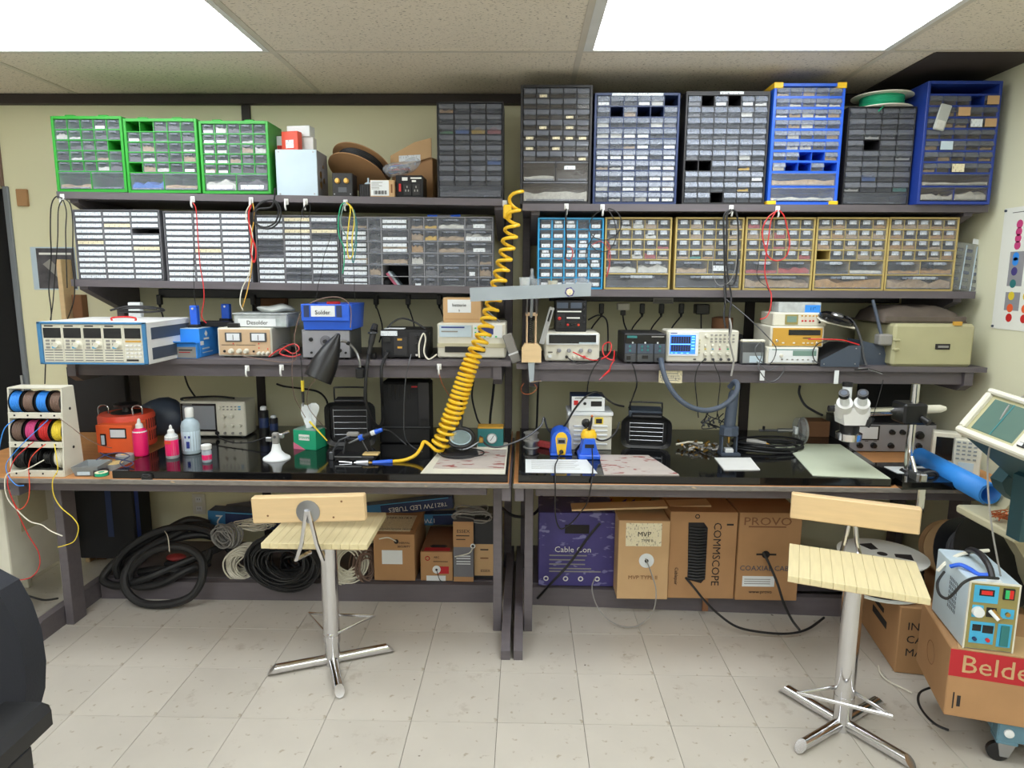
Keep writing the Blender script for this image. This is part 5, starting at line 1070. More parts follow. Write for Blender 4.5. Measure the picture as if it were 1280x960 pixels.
G().lathe([(.058, 0), (.056, .006), (.036, .018), (.022, .034), (.016, .06), (.015, .066)], 24).obj('base', 'paper', vs_); G().box(-.014, .014, -.012, .012, .064, .115, .005).obj('column', 'wire_grey', vs_); G().lathe([(.006, 0), (.006, -.016)], 12, (0, 0, .098), 'y').obj('pivot', 'gunmetal', vs_)
G().tube([(-.035, .01, .085), (.055, .012, .118)], .006, 8).obj('jaw_bar', 'chrome', vs_); G().box(-.045, -.02, 0, .022, .074, .092, .002).obj('jaw', 'steel', vs_); G().box(.0, .03, 0, .022, .088, .108, .002).obj('jaw', 'steel', vs_)
# wipes carton
it = Inst('wipes_carton', 'green and white carton of lab wipes with a tissue sticking out', 'carton', 365.5, 397, 538, 562, TOP, .11, 'mint', bev=.0015, rz=R(-14))
it.rect('logo', .25, .72, .48, .78, 'ink_white', -.001, 0); it.txt('KIMWIPES', .48, .62, .016, 'mint', -.0018); G().prism([(-it.w/2, 0), (-it.w/2+.06, 0), (-it.w/2, it.h*.35)], -.0012, 0, 'y').obj('corner_panel', 'rosepink', it.t)
G().box(-it.w/2, it.w/2, 0, .11, it.h, it.h+.001).obj('top_panel', 'lcd_green', it.t)
g = G()
for j in range(9):
    for i in range(7):
        u, v = i/6-.5, j/8; g.v.append((u*.06*(1+.3*v)+.004*math.sin(v*9), .05+.012*math.sin(u*9+v*4), it.h+.11*v+.01*math.sin(u*7)))
for j in range(8):
    for i in range(6): g.f.append((j*7+i, j*7+i+1, (j+1)*7+i+1, (j+1)*7+i))
n0 = len(g.v); g.v += [(x, y+.004, z) for x, y, z in g.v[:63]]; g.f += [tuple(n0+q for q in f[::-1]) for f in g.f[:48]]
g.obj('tissue', 'paper', it.t, ang=60)
sd = thing('marking_pen', 'yellow pen leaning against the wipes carton', 'pen', at(409, 551, 2.92)); o = Vector(sd.location); G().tube([(0, 0, 0), tuple(at(387, 527, 2.95)-o)], [.0025, .005], 8).obj('barrel', 'yellow_pl', sd)
hp = thing('hanging_probe', 'yellow-collared probe hanging over the wipes carton', 'probe', at(378, 476, 2.92)); o = Vector(hp.location)
G().cyl((0, 0, 0), tuple(at(378.5, 489, 2.92)-o), .008, .007, 12).obj('collar', 'yellow_pl', hp); G().cyl(tuple(at(378.5, 489, 2.92)-o), tuple(at(379, 503, 2.92)-o), .0065, .005, 10).obj('body', 'charcoal', hp); G().cyl(tuple(at(379, 503, 2.92)-o), tuple(at(379, 508, 2.92)-o), .004, .002, 8).obj('tip', 'steel', hp)
G().tube([tuple(v-o) for v in smooth([at(378, 476, 2.92), at(377, 462, 2.925), at(376, 447, 2.95)], 4)], .002, 6).obj('cord', 'rubber', hp)
# fume extractors
def fume(label, px0, px1, py0, py1, Y, rz, tilt, box_top):
    it_ = at(px0, py1, Y); w_ = at(px1, py1, Y).x-it_.x; h = (at((px0+px1)/2, py0, Y).z-TOP)
    t = thing('fume_extractor', label, 'fume extractor', ((it_.x+w_/2), Y, TOP+.002), 0, 'black bench fume extractors', (R(-tilt), 0, rz))
    rr = .035; prof = []
    for (cx, cz, a0) in ((w_/2-rr, h-rr, 0), (-w_/2+rr, h-rr, 90), (-w_/2+rr, rr, 180), (w_/2-rr, rr, 270)):
        for k in range(5): a_ = R(a0+k*22.5); prof.append((cx+rr*math.cos(a_), cz+rr*math.sin(a_)))
    n = len(prof); inn = [(x*.84, (z-h/2)*.86+h/2) for x, z in prof]
    g = G()
    v = [(x, 0, z) for x, z in prof]+[(x, .012, z) for x, z in inn]+[(x, .03, z) for x, z in inn]+[(x*1.0, .012, z) for x, z in prof]+[(x*.82, .09, (z-h/2)*.82+h/2) for x, z in prof]
    f = []
    for a_, b_ in ((0, 1), (1, 2), (3, 0), (4, 3)): f += [(a_*n+i, a_*n+(i+1) % n, b_*n+(i+1) % n, b_*n+i) for i in range(n)]
    f.append(tuple(2*n+i for i in range(n))); f.append(tuple(4*n+i for i in range(n))[::-1])
    g.add(v, f).obj('shell', 'black', t)
    G().box(-w_*.40, w_*.40, .026, .0295, h*.1, h*.9).obj('filter', 'black_soft', t)
    for k in range(5): G().cyl((-w_*.33, .006, h*(.26+.14*k)), (w_*.33, .006, h*(.26+.14*k)), .0014, .0014, 5).obj('grill_wire', 'steel', t)
    for s in (-1, 1): G().cyl((s*w_*.33, .006, h*.2), (s*w_*.33, .006, h*.84), .0014, .0014, 5).obj('grill_wire', 'steel', t)
    G().box(-w_*.3, w_*.3, .0, .07, h, h+.012, .004).obj('top_ridge', 'charcoal', t)
    if box_top: G().box(-w_*.36, w_*.3, .04, .12, h*.9, h+.02, .004).obj('motor_box', 'slate', t)
    G().tube(smooth([(-w_*.33, .05, h*.96), (-w_*.33, .05, h+.05), (-w_*.28, .05, h+.06), (w_*.24, .05, h+.06), (w_*.3, .05, h+.05), (w_*.3, .05, h*.96)], 4), .004, 6).obj('bail_handle', 'black', t)
    G().box(-w_*.3, w_*.3, .02, .12, -.002, .012, .003).obj('foot', 'black', t)
    return t
fume('black fume extractor on the left desk behind the soldering iron', 408, 470, 503, 557, 3.02, R(3), -4, False)
fume('black fume extractor on the right desk beside the transformer box', 776, 838, 522, 560, 3.03, R(-8), -8, True)
# tall ribbed black case
it = Inst('black_tower', 'tall black ribbed plastic equipment case at the back of left desk', 'case', 477, 537, 478, 551, TOP, .14, 'black_soft', Y=3.1, bev=.01)
it.rect('side_band', .78, 1.0, .0, 1.0, 'charcoal', -.004); it.rect('base_step', -.02, 1.03, 0, .26, 'black', -.014, .008); it.rect('seam', -.02, 1.03, .26, .275, 'gunmetal', -.015, .001); it.rect('badge', .64, .76, .92, .94, 'ink_red', -.003, 0)
for k in range(8): it.rect('rib', .06+.08*k, .075+.08*k, .72, .97, 'black', -.004, .001)
it.rect('port', .82, .97, .27, .4, 'black', -.006)
# soldering stand and iron
p = on(443, 577, TOP); ss = thing('iron_stand', 'black soldering iron stand with sponge and alligator clips', 'soldering stand', (p.x, p.y, TOP))
G().box(-.085, .085, 0, .11, 0, .022, .004).obj('base', 'black', ss); G().box(-.085, .03, -.002, .0, .019, .023).obj('base_edge', 'steel', ss); G().box(.03, .10, .01, .06, .022, .03, .004).obj('sponge', 'sponge', ss)
G().prism([(-.07, .022), (.06, .022), (.045, .09), (-.05, .075)], .075, .08, 'y').obj('back_plate', 'black', ss); G().tube([(-.06, .05, .02), (-.05, .05, .09), (.02, .05, .085), (.05, .05, .025)], .003, 6).obj('bracket', 'gunmetal', ss)
G().tube([(-.1, .03, .0), (-.098, .03, .04), (-.07, .03, .085), (-.02, .04, .105)], .004, 6).obj('clip_arm', 'gunmetal', ss); G().box(-.04, .01, .035, .06, .10, .118, .004).obj('clip', 'wire_grey', ss); G().box(-.115, -.095, .02, .04, .0, .035, .003).obj('clip', 'gunmetal', ss)
ir = thing('soldering_iron', 'soldering iron with blue and black grip resting on its stand', 'soldering iron', at(464, 547, p.y+.03)); o = Vector(ir.location); Y_ = o.y
q = lambda a, b: tuple(at(a, b, Y_)-o)
G().tube([q(449, 548), q(454, 546)], [.013, .013], 12).obj('flange', 'blue', ir); G().tube([q(452, 547), q(464, 542)], [.010, .011], 12).obj('grip', 'charcoal', ir); G().tube([q(464, 542), q(469, 540)], [.0112, .0112], 12).obj('band', 'paper', ir); G().tube([q(469, 540), q(478, 537)], [.0115, .008], 12).obj('handle', 'blue', ir); G().tube([q(449, 548), q(436, 554)], [.005, .003], 8).obj('barrel', 'steel', ir)
G().tube([tuple(v-o) for v in smooth([at(478, 537, Y_), at(488, 539, Y_+.03), at(500, 549, Y_+.08), at(508, 556, Y_+.06)], 5)], .0028, 6).obj('cord', 'gunmetal', ir)
# yellow coiled air hose
def helix(path, r_coil, turns):   # path: (px, py, Y); turns: cumulative turns at each path point
    P = [at(*q_) for q_ in path]; out = []
    for i in range(len(P)-1):
        n = max(2, int((turns[i+1]-turns[i])*12))
        for k in range(n):
            f = k/n; c = P[i].lerp(P[i+1], f); t_ = turns[i]+(turns[i+1]-turns[i])*f; ax_ = (P[min(i+1, len(P)-1)]-P[max(i-1, 0)]).normalized()
            e1 = ax_.cross(Vector((0, 1, 0))).normalized(); e2 = ax_.cross(e1)
            rr = r_coil[i]+(r_coil[i+1]-r_coil[i])*f
            out.append(c+(e1*math.cos(2*math.pi*t_)+e2*math.sin(2*math.pi*t_))*rr)
    return out
path = [(646, 238, 3.03), (642, 262, 3.0), (640, 284, 2.99), (634, 312, 2.98), (628, 335, 2.97), (621, 362, 2.94), (615, 384, 2.91), (604, 420, 2.88), (592, 445, 2.86), (583, 468, 2.85), (573, 500, 2.85), (562, 530, 2.86), (553, 552, 2.87), (544, 560, 2.87)]
trn_ = [0, 1.0, 2.2, 4.2, 5.9, 8, 9.8, 13.3, 16.2, 20.2, 26, 31, 34, 35.3]
hs = thing('coiled_air_hose', 'yellow coiled air hose running from top shelf to the desk', 'air hose', at(544, 562, 2.87)); o = Vector(hs.location)
rc = [.026, .026, .029, .029, .029, .029, .029, .029, .03, .033, .036, .038, .036, .03]
pts = helix(path, rc, trn_)
G().tube([tuple(v-o) for v in pts], .0075, 8).obj('coil', 'yellow', hs)
tail = [pts[-1], at(531, 552, 2.86), at(526, 560, 2.83), at(519, 569, 2.79), at(506, 575, 2.765), at(491, 577, 2.755)]
G().tube([tuple(v-o) for v in smooth(tail, 5)], .0075, 8).obj('tail', 'yellow', hs)
G().box(*(lambda c_: (c_.x-.022, c_.x+.014, c_.y-.02, c_.y+.02, c_.z-.03, c_.z+.03))(at(635.5, 265, 3.02)-o), .006).obj('fitting', 'yellow', hs)
G().tube([tuple(at(491, 577, 2.755)-o), tuple(at(466, 579, 2.75)-o)], .011, 12).obj('sleeve', 'blue', hs); G().tube([tuple(at(466, 579, 2.75)-o), tuple(at(461, 578, 2.75)-o)], .006, 10).obj('nipple', 'brass', hs)
G().tube([tuple(at(461, 578, 2.75)-o), tuple(at(446, 579, 2.75)-o)], .012, 14).obj('quick_coupler', 'steel', hs); G().tube([tuple(at(446, 579, 2.75)-o), tuple(at(441, 581, 2.745)-o)], .008, 10).obj('neck', 'chrome', hs)
ag = thing('air_nozzle', 'small steel air nozzle gun coupled to the yellow hose', 'air gun', at(430, 582, 2.74)); o = Vector(ag.location); q = lambda a, b, Y=2.74: tuple(at(a, b, Y)-o)
G().tube([q(441, 581), q(430, 583)], [.010, .012], 10).obj('body', 'steel', ag); G().tube([q(430, 583), q(414, 583)], [.009, .006], 10).obj('barrel', 'gunmetal', ag); G().tube([q(414, 583), q(407, 584)], [.005, .002], 8).obj('tip', 'charcoal', ag); G().tube([q(440, 578), q(424, 577)], .003, 6).obj('lever', 'chrome', ag)
cable('brass_rod', 'thin brass rod lying at the front of left slab', [(393, 592, 2.64), (401, 586, 2.68), (408, 580, 2.73)], .002, 'yellow_pl', cat='rod')
# mats, magnifier and gauge box at the right end of the left desk
tag(G().prism([(on(525, 593, TOP).x, 2.598), (-.075, 2.60), (-.075, 2.99), (on(548, 566, TOP).x, 2.95)], TOP, TOP+.002, 'z').obj('paper_mat', 'cream'), 'cream paper sheet under the stained mat on left desk', 'mat')
tag(G().prism([(on(541, 587, TOP).x, 2.66), (-.082, 2.66), (-.08, 3.02), (on(556, 566, TOP).x, 2.98)], TOP+.002, TOP+.006, 'z').obj('stained_mat', 'mat_stain'), 'stained grey mat under the magnifier on the left desk', 'mat')
mg = thing('magnifier', 'round black-rimmed magnifier with helping-hand arms on the mat', 'magnifier', (on(577, 570, TOP).x, 2.86, TOP+.006)); c_ = at(575.5, 547, 2.84)-Vector(mg.location)
G().torus(tuple(c_), .057, .009, 36, 8, 'y', .042).obj('rim', 'black', mg); G().lathe([(.052, -.002), (.052, .002)], 30, (0, 0, 0), 'y').obj('lens', 'lens', mg, tuple(c_)).scale = (1, 1, .74)
G().torus((c_.x, c_.y+.004, c_.z), .046, .004, 30, 6, 'y', .033).obj('light_ring', 'pale_blue', mg)
G().tube([(c_.x-.004, c_.y, c_.z+.04), (c_.x+.006, c_.y+.01, c_.z+.09), (c_.x+.002, c_.y+.03, c_.z+.17)], [.012, .006, .006], 8).obj('handle', 'black', mg)
G().lathe([(.085, 0), (.08, .012), (.04, .016), (.02, .018)], 28, (-.01, .02, 0)).obj('base', 'charcoal', mg)
for s, e in ((1, (.085, .03, .06)), (-1, (-.08, .04, .03))): G().tube([(0, .03, .015), (s*.04, .03, .03), e], .004, 6).obj('arm', 'steel', mg); G().box(e[0]-.01, e[0]+.01, e[1]-.008, e[1]+.008, e[2]-.01, e[2]+.016, .003).obj('clip', 'brass', mg)
G().torus((.0, .0, .012), .10, .003, 30, 6, 'z', .075).obj('lead_loop', 'rubber', mg)
it = Inst('gauge_box', 'teal box with a round pressure gauge and yellow top stripe', 'gauge', 597, 629, 536, 554, TOP+.012, .07, 'teal', Y=2.99, bev=.002)
G().box(-it.w/2, it.w/2, 0, .07, it.h, it.h+.008, .001).obj('top_strip', 'ochre', it.t); G().lathe([(.024, 0), (.024, -.006), (.02, -.007)], 24, (it.u(.56), -.001, it.v(.48)), 'y').obj('gauge_rim', 'steel', it.t); G().lathe([(.02, 0), (.02, -.0015)], 24, (it.u(.56), -.0075, it.v(.48)), 'y').obj('gauge_face', 'paper', it.t); G().tube([(it.u(.5), -.0098, it.v(.36)), (it.u(.64), -.0098, it.v(.66))], .001, 4).obj('needle', 'ink', it.t)
G().box(-it.w/2-.004, it.w/2+.02, -.02, .09, -.012, 0, .003).obj('base', 'cream', it.t)
cable('cord', 'grey cord bridging from the magnifier to the right desk', [(600, 545, 2.93), (608, 556, 2.90), (622, 559, 2.88), (640, 554, 2.87), (660, 545, 2.9), (676, 532, 2.95), (680, 522, 2.98), (684, 535, 3.0), (692, 545, 3.02)], .0045, 'gunmetal')
# ---------------- right desk
def spoolstack(label, px, py, zb, r_, m):
    p = on(px, py, TOP); t = thing('solder_spool', label, 'spool', (p.x, p.y+.03, zb), group='solder spools stacked on the right slab')
    for z in (0, .032): G().lathe([(.008, z), (r_, z), (r_, z+.003), (.008, z+.003)], 24).obj('flange', 'wire_grey', t)
    G().lathe([(r_*.78, .003), (r_*.8, .01), (r_*.78, .02), (r_*.8, .03), (r_*.78, .032)], 24).obj('wound_solder', m, t)
spoolstack('lower solder spool of the stack near the right slab edge', 664, 561, TOP, .038, 'steel'); spoolstack('upper solder spool of the stack near the right slab edge', 664, 561, TOP+.0355, .036, 'wire_grey')
rb = thing('red_tool_roll', 'dark red tool handle lying behind the blue soldering station', 'tool', (on(684, 560, TOP).x, on(684, 560, TOP).y, TOP), R(-35)); G().box(-.05, .05, -.015, .015, 0, .03, .006).obj('grip', 'c_red', rb)
# blue and yellow soldering station
p = on(701.5, 570, TOP); hk = thing('soldering_station', 'blue and yellow digital soldering station on the right desk', 'soldering station', (p.x, p.y, TOP)); W2 = .046; Hh = at(701, 538, p.y).z-TOP
def dome(w2, h, n=7): return [(-w2, 0), (w2, 0), (w2*.94, h*.72)]+[(w2*.92*math.cos(R(k*180/n)), h*.72+h*.28*math.sin(R(k*180/n))) for k in range(1, n)]+[(-w2*.94, h*.72)]
G().prism(dome(W2, Hh), 0, .11, 'y').obj('body', 'blue', hk)
yp = [(x*.62, z*.9+.004) for x, z in dome(W2, Hh)]; yp = [(x*(.6 if z < Hh*.4 else 1), z) for x, z in yp]
G().prism(yp, -.004, 0, 'y').obj('face_plate', 'yellow', hk); G().box(-.019, .019, -.0065, -.004, Hh*.48, Hh*.72, .001).obj('display_frame', 'wire_grey', hk); G().box(-.014, .014, -.007, -.0065, Hh*.52, Hh*.64).obj('display', 'screen_dark', hk); G().lathe([(.009, -.004), (.009, -.012), (.004, -.014)], 14, (0, 0, Hh*.18), 'y').obj('socket', 'black', hk)
G().box(-W2*1.06, W2*1.06, -.004, .114, 0, .01, .003).obj('foot', 'blue', hk)
cable('cord', 'grey cord hanging from the blue station over the desk edge', [(701.5, 564, 2.87), (697, 575, 2.78), (694, 582, 2.68), (694, 596, 2.565), (694, 615, 2.56), (694, 640, 2.6), (697, 656, 2.62), (703, 661, 2.64), (716, 652, 2.66), (726, 640, 2.68), (734, 628, 2.66), (739, 606, 2.56), (741, 585, 2.66), (740, 560, 2.8)], .0028, 'rubber')
p = on(736.5, 574, TOP); hh = thing('iron_holder', 'blue iron holder with yellow collar and resting iron', 'soldering stand', (p.x, p.y, TOP))
G().prism([(-.045, 0), (.045, 0), (.036, .035), (.022, .09), (-.022, .09), (-.036, .035)], 0, .085, 'y').obj('body', 'blue', hh)
G().box(-.047, .047, -.012, .09, 0, .02, .004).obj('base', 'blue', hh); G().lathe([(.034, .085), (.036, .1), (.026, .12), (.018, .122)], 22, (0, .045, 0)).obj('collar', 'yellow', hh); G().box(-.02, .02, -.002, 0, .05, .066).obj('window', 'black', hh)
G().tube([(0, .045, .115), (.004, .0, .16), (.006, -.01, .19)], [.008, .006, .004], 10).obj('iron', 'charcoal', hh); G().sphere((.0065, -.011, .193), .006).obj('iron_end', 'copper', hh)
# pale metal transformer box with a little supply on it
it = Inst('transformer_box', 'pale grey louvred metal transformer box on the right desk', 'transformer', 710, 764, 516, 562, TOP, .16, 'cream', Y=3.0, bev=.003)
it.rect('lid', -.02, 1.02, .93, 1.012, 'paper', -.006, .001, .166)
for v in (.62, .5, .38, .26, .14):
    for (u0, u1) in ((.12, .4), (.56, .9)): it.rect('louvre', u0, u1, v, v+.05, 'paper', -.005, .002)
it.rect('sticker', .6, .8, .7, .88, 'yellow_pl', -.001, 0); it.rect('sticker_mark', .63, .77, .72, .84, 'ink', -.002, 0)
G().lathe([(.02, 0), (.018, -.018), (.01, -.024)], 16, (it.u(.4), 0, it.v(.73)), 'y').obj('plug', 'black', it.t); G().tube(smooth([(it.u(.4), -.02, it.v(.7)), (it.u(.38), -.03, it.v(.5)), (it.u(.3), -.035, it.v(.25)), (it.u(.15), -.03, .004)], 5), .005, 6).obj('cord', 'rubber', it.t)
for u in (.42, .5): pass
tt = it.top()+.003
it = Inst('mini_supply', 'small white and blue power supply on the pale transformer box', 'instrument', 714, 756, 494, 513, tt, .12, 'navy', Y=3.02, h=.07, bev=.003)
it.rect('front_panel', .01, .99, .02, .98, 'paper', -.004); it.rect('display', .58, .9, .34, .68, 'screen_dark', -.006); it.rect('switch', .07, .2, .42, .72, 'red', -.008); it.knob(.4, .52, .007, 'black', .012); it.rect('print_line', .1, .9, .85, .89, 'ink', -.0045, 0)
cable('cord', 'black cord arching over the mini supply down to the holder', [(690, 548, 3.02), (706, 532, 2.98), (718, 512, 2.97), (732, 496, 2.98), (745, 490, 3.0), (756, 497, 3.02), (768, 505, 3.03), (780, 508, 3.05)], .0045, 'rubber')
cable('cord', 'black cord looped in front of the transformer box', [(728, 556, 2.95), (727, 544, 2.955), (732, 536, 2.95), (738, 540, 2.94), (748, 550, 2.94), (760, 549, 2.95), (770, 540, 2.98), (774, 528, 3.01)], .0045, 'rubber')
# papers and mats
pp = thing('printed_sheet', 'white printed sheet lying at the front of right slab', 'paper', (on(703, 582, TOP).x, 2.73, TOP)); G().prism([(-.155, -.105), (.135, -.105), (.11, .1), (-.155, .095)], 0, .0012, 'z').obj('sheet', 'paper', pp)
for k in range(7): G().box(-.13, .07-.01*(k % 3), .07-.02*k, .073-.02*k, .0012, .0016).obj('print_line', 'wire_grey', pp)
tag(G().prism([(on(755, 594, TOP).x, 2.60), (.62, 2.605), (.55, 2.90), (on(747, 566, TOP).x, 2.90)], TOP, TOP+.005, 'z').obj('stained_mat', 'mat_stain'), 'grey mat with red stains at the front of right slab', 'mat')
tag(G().prism([tuple(on(*q_, TOP))[:2] for q_ in ((905, 588), (950, 588), (938, 573), (893, 573))], TOP, TOP+.004, 'z').obj('white_tile', 'white'), 'small white ceramic tile before the blue holder stand', 'tile')
tag(G().prism([tuple(on(*q_, TOP))[:2] for q_ in ((1016, 595), (1113, 599), (1050, 556), (980, 555))], TOP, TOP+.003, 'z').obj('pale_mat', 'mat_green'), 'pale green mat lying under the microscope', 'mat')
sheetp = tag(G().prism([tuple(on(*q_, TOP))[:2] for q_ in ((970, 560), (985, 559), (979, 553), (963, 554))], TOP, TOP+.002, 'z').obj('paper_scrap', 'mat_green'), 'pale paper scrap under the black cable coil', 'paper')
# holder stand with hose handpiece
p = on(913, 570, TOP); hs = thing('handpiece_stand', 'slate-blue handpiece stand with brass nozzle on the right desk', 'soldering stand', (p.x, p.y, TOP))
G().prism([(-.04, 0), (.045, 0), (.04, .07), (-.04, .07)], 0, .01, 'z').obj('base', 'slate', hs)
for s in (-1, 1): G().box(s*.032-.004, s*.032+.004, .02, .06, .01, .085, .002).obj('post', 'slate', hs)
G().lathe([(.036, .085), (.044, .09), (.042, .125), (.03, .128)], 8, (0, .04, 0)).obj('cradle', 'slate', hs); G().tube([(0, .04, .12), (.006, .045, .19), (.018, .06, .27), (.022, .06, .285)], [.026, .025, .022, .018], 14).obj('handpiece', 'slate', hs)
G().cyl((0, .04, .09), (0, .035, .05), .010, .004).obj('nozzle', 'brass', hs); G().box(-.018, .018, .015, .05, .01, .028, .002).obj('cleaning_block', 'paper', hs)
# black cable coil with silver handpiece
co = thing('cable_coil', 'black cable coil with a silver handpiece on right slab', 'cable', (on(958, 560, TOP).x, 3.05, TOP)); g = G()
pts = []
for k in range(120):
    a_ = 2*math.pi*k/30; f = k/119; pts.append(((.15+.02*math.sin(a_*.5+f*5))*math.cos(a_)-.01*f, (.085+.012*math.sin(3*f+a_*.3))*math.sin(a_), .006+.010*(k//30)+.004*math.sin(a_*2)))
g.tube(pts, .0052, 6).obj('coil', 'rubber', co); G().tube([(-.11, -.03, .045), (-.08, -.04, .042), (-.03, -.055, .036)], [.012, .016, .012], 12).obj('handpiece', 'wire_grey', co); G().cyl((-.03, -.055, .036), (-.012, -.06, .032), .008, .004).obj('tip', 'ochre', co)
# dial probe with round disc
dp = thing('disc_probe', 'steel rod tool with a large round clear disc', 'tool', at(985, 538, 3.15)); o = Vector(dp.location)
G().tube([tuple(at(949, 538, 3.15)-o), tuple(at(972, 538, 3.15)-o)], .006, 8).obj('shaft', 'gunmetal', dp); G().tube([tuple(at(972, 538, 3.15)-o), tuple(at(990, 538, 3.15)-o)], .010, 12).obj('sleeve', 'steel', dp); c_ = at(1000, 538, 3.15)-o
G().lathe([(.062, -.014), (.062, .014), (.055, .016)], 28, tuple(c_), 'x').obj('disc', 'acrylic', dp); G().torus((c_.x+.014, c_.y, c_.z), .06, .004, 28, 6, 'x').obj('disc_rim', 'wire_grey', dp); G().box(c_.x-.028, c_.x-.014, -.016, .016, c_.z-.018, c_.z+.018, .003).obj('collar', 'paper', dp); G().box(-.052*0-.12, -.12+.01, -.006, .006, -.004, .02, .002).obj('set_screw', 'black', dp)
G().box(c_.x-.02, c_.x+.02, -.02, .02, TOP-o.z, c_.z-.058, .003).obj('foot', 'charcoal', dp)
# heap of metal fittings
hf = thing('fittings_heap', 'heap of tarnished metal nozzles and fittings on the right slab', 'fittings', (on(873, 562, TOP).x, 3.02, TOP)); g = G(); g2 = G()
for k in range(46):
    x, y, z = random.gauss(0, .055), random.gauss(0, .03), .006+abs(random.gauss(0, .012)); a_ = random.random()*6.28; l = random.uniform(.01, .03)
    (g if k % 3 else g2).tube([(x, y, z), (x+l*math.cos(a_), y+l*math.sin(a_), z+random.uniform(-.004, .012))], [.005, random.uniform(.003, .007)], 7)
g.obj('nozzles', 'wire_grey', hf)['kind'] = 'stuff'; g2.obj('brass_fittings', 'brass', hf)['kind'] = 'stuff'; G().tube([(-.1, .02, .02), (-.04, .03, .03), (.02, .01, .03)], .005, 8).obj('tube', 'wire_white', hf)
cj = thing('clip_tree', 'dark cluster of clip leads hanging beside the blue stand', 'test clip', at(893, 530, 3.0)); o = Vector(cj.location); g = G()
for k in range(9):
    a_, b_ = random.uniform(-.07, .05), random.uniform(-.03, .07); g.tube(smooth([(a_, 0, b_+.03), (a_+random.uniform(-.03, .03), .01, b_), (a_+random.uniform(-.04, .04), 0, b_-.02), (a_+random.uniform(-.02, .05), -.01, b_+random.uniform(-.02, .02))], 4), .0026, 5)
g.obj('leads', 'rubber', cj); g = G()
for k in range(6): x, z = random.uniform(-.06, .05), random.uniform(-.02, .04); g.cyl((x, 0, z), (x+random.uniform(-.02, .02), 0, z+.02), .005, .003, 6)
g.obj('clips', 'gunmetal', cj)
# small cardboard carton behind
smallbox('small_carton', 'small brown carton at the back beside the disc probe', 1008, 1036, 527, 553, TOP, 3.3, .1, 'card_dk')
# vintage signal generator
it = Inst('vintage_generator', 'old grey wide instrument with meter and black knobs, right desk', 'instrument', 1060, 1168, 530, 563, PLY+.001, .26, 'gunmetal', Y=3.14, bev=.003)
it.rect('front_panel', .01, .99, .03, .97, 'grey_lt', -.004); it.rect('meter_frame', .04, .34, .42, .94, 'ink', -.006); it.rect('meter', .06, .32, .47, .9, 'meter_face', -.007); it.knobs((.12, .28, .48, .80), (.24,), .014, 'black', .02); it.knobs((.48, .6), (.72,), .013, 'black', .02); it.knob(.8, .62, .020, 'black', .02)
for u in (.1, .2, .3): it.rect('print_line', u-.02, u+.02, .38, .4, 'ink', -.0048, 0)
G().box(-it.w/2, it.w/2, .02, .26, it.h, it.h+.003).obj('lid', 'charcoal', it.t)
# black board with paper beside
tag(G().prism([tuple(on(*q_, PLY+.03))[:2] for q_ in ((1128, 603), (1204, 603), (1170, 578), (1092, 578))], PLY, PLY+.03, 'z').obj('black_slab', 'slab'), 'small black slab lying on the right desktop beside the clamp', 'slab')
tag(G().prism([tuple(on(*q_, PLY+.0325))[:2] for q_ in ((1122, 591), (1182, 593), (1160, 583), (1105, 583))], PLY+.03, PLY+.0325, 'z').obj('paper_pad', 'paper'), 'white paper lying on the small black slab', 'paper')
# ---------------- stereo microscope on its boom stand
PX = at(1140, 580, 2.70); pt = at(1144, 478, 2.74)
ms = thing('microscope', 'white stereo microscope on a chrome boom stand clamped to desk', 'microscope', (PX.x, 2.70, PLY+.001)); o = Vector(ms.location); q = lambda a, b, Y: at(a, b, Y)-o
zp = pt.z-o.z; xb = q(1135, 580, 2.70).x
G().cyl((xb, 0, -.02), (xb+.0, 0, zp), .0155, .0155, 20).obj('post', 'chrome', ms)
ba, bb = q(1060, 517, 2.73), q(1183, 508, 2.73)
bz = (ba.z+bb.z)/2
G().cyl((q(1078, 516, 2.73).x, .045, bz-.012), (q(1125, 516, 2.73).x, .045, bz-.006), .017, .017, 18).obj('boom', 'chrome', ms)
G().tube([(q(1125, 512, 2.73).x, .045, bz-.004), (q(1178, 508, 2.73).x, .045, bz+.004), (q(1185, 508, 2.73).x, .045, bz+.005)], [.018, .017, .009], 16).obj('boom_end', 'cream', ms)
G().box(xb-.05, xb+.045, -.028, .075, bz-.05, bz+.035, .008).obj('boom_clamp', 'black', ms); G().cyl((xb+.02, -.028, bz-.02), (xb+.035, -.055, bz-.035), .012, .014).obj('clamp_knob', 'black', ms)
G().box(xb-.028, xb+.11, -.04, .03, -.0, .04, .012).obj('base_clamp', 'charcoal', ms); G().tube(smooth([(xb-.01, -.045, .015), (xb+.03, -.055, .04), (xb+.08, -.05, .045), (xb+.1, -.045, .02)], 4), .006, 8).obj('base_lever', 'gunmetal', ms)
gx = q(1146, 600, 2.60).x
G().box(gx-.018, gx+.018, -.13, -.07, .004, .06, .004).obj('edge_clamp', 'steel', ms); G().box(gx-.012, gx+.02, -.14, -.122, -.10, .06, .005).obj('edge_clamp_jaw', 'chrome', ms); G().cyl((gx-.006, -.10, .05), (gx-.006, -.06, .11), .008, .008).obj('edge_clamp_screw', 'chrome', ms)
mc = q(1063, 520, 2.71); mx_, my_ = mc.x, mc.y
zz = lambda py: q(1063, py, 2.71).z
G().lathe([(.030, zz(551)), (.048, zz(549)), (.05, zz(541)), (.036, zz(539))], 28, (mx_, my_, 0)).obj('ring_light', 'chrome', ms); G().lathe([(.036, zz(541)), (.038, zz(530)), (.034, zz(529))], 24, (mx_, my_, 0)).obj('objective', 'black', ms)
G().prism([(mx_-.042, zz(529)), (mx_+.04, zz(529)), (mx_+.05, zz(517)), (mx_+.05, zz(508)), (mx_-.05, zz(508)), (mx_-.05, zz(517))], my_-.045, my_+.04, 'y').obj('body', 'white', ms)
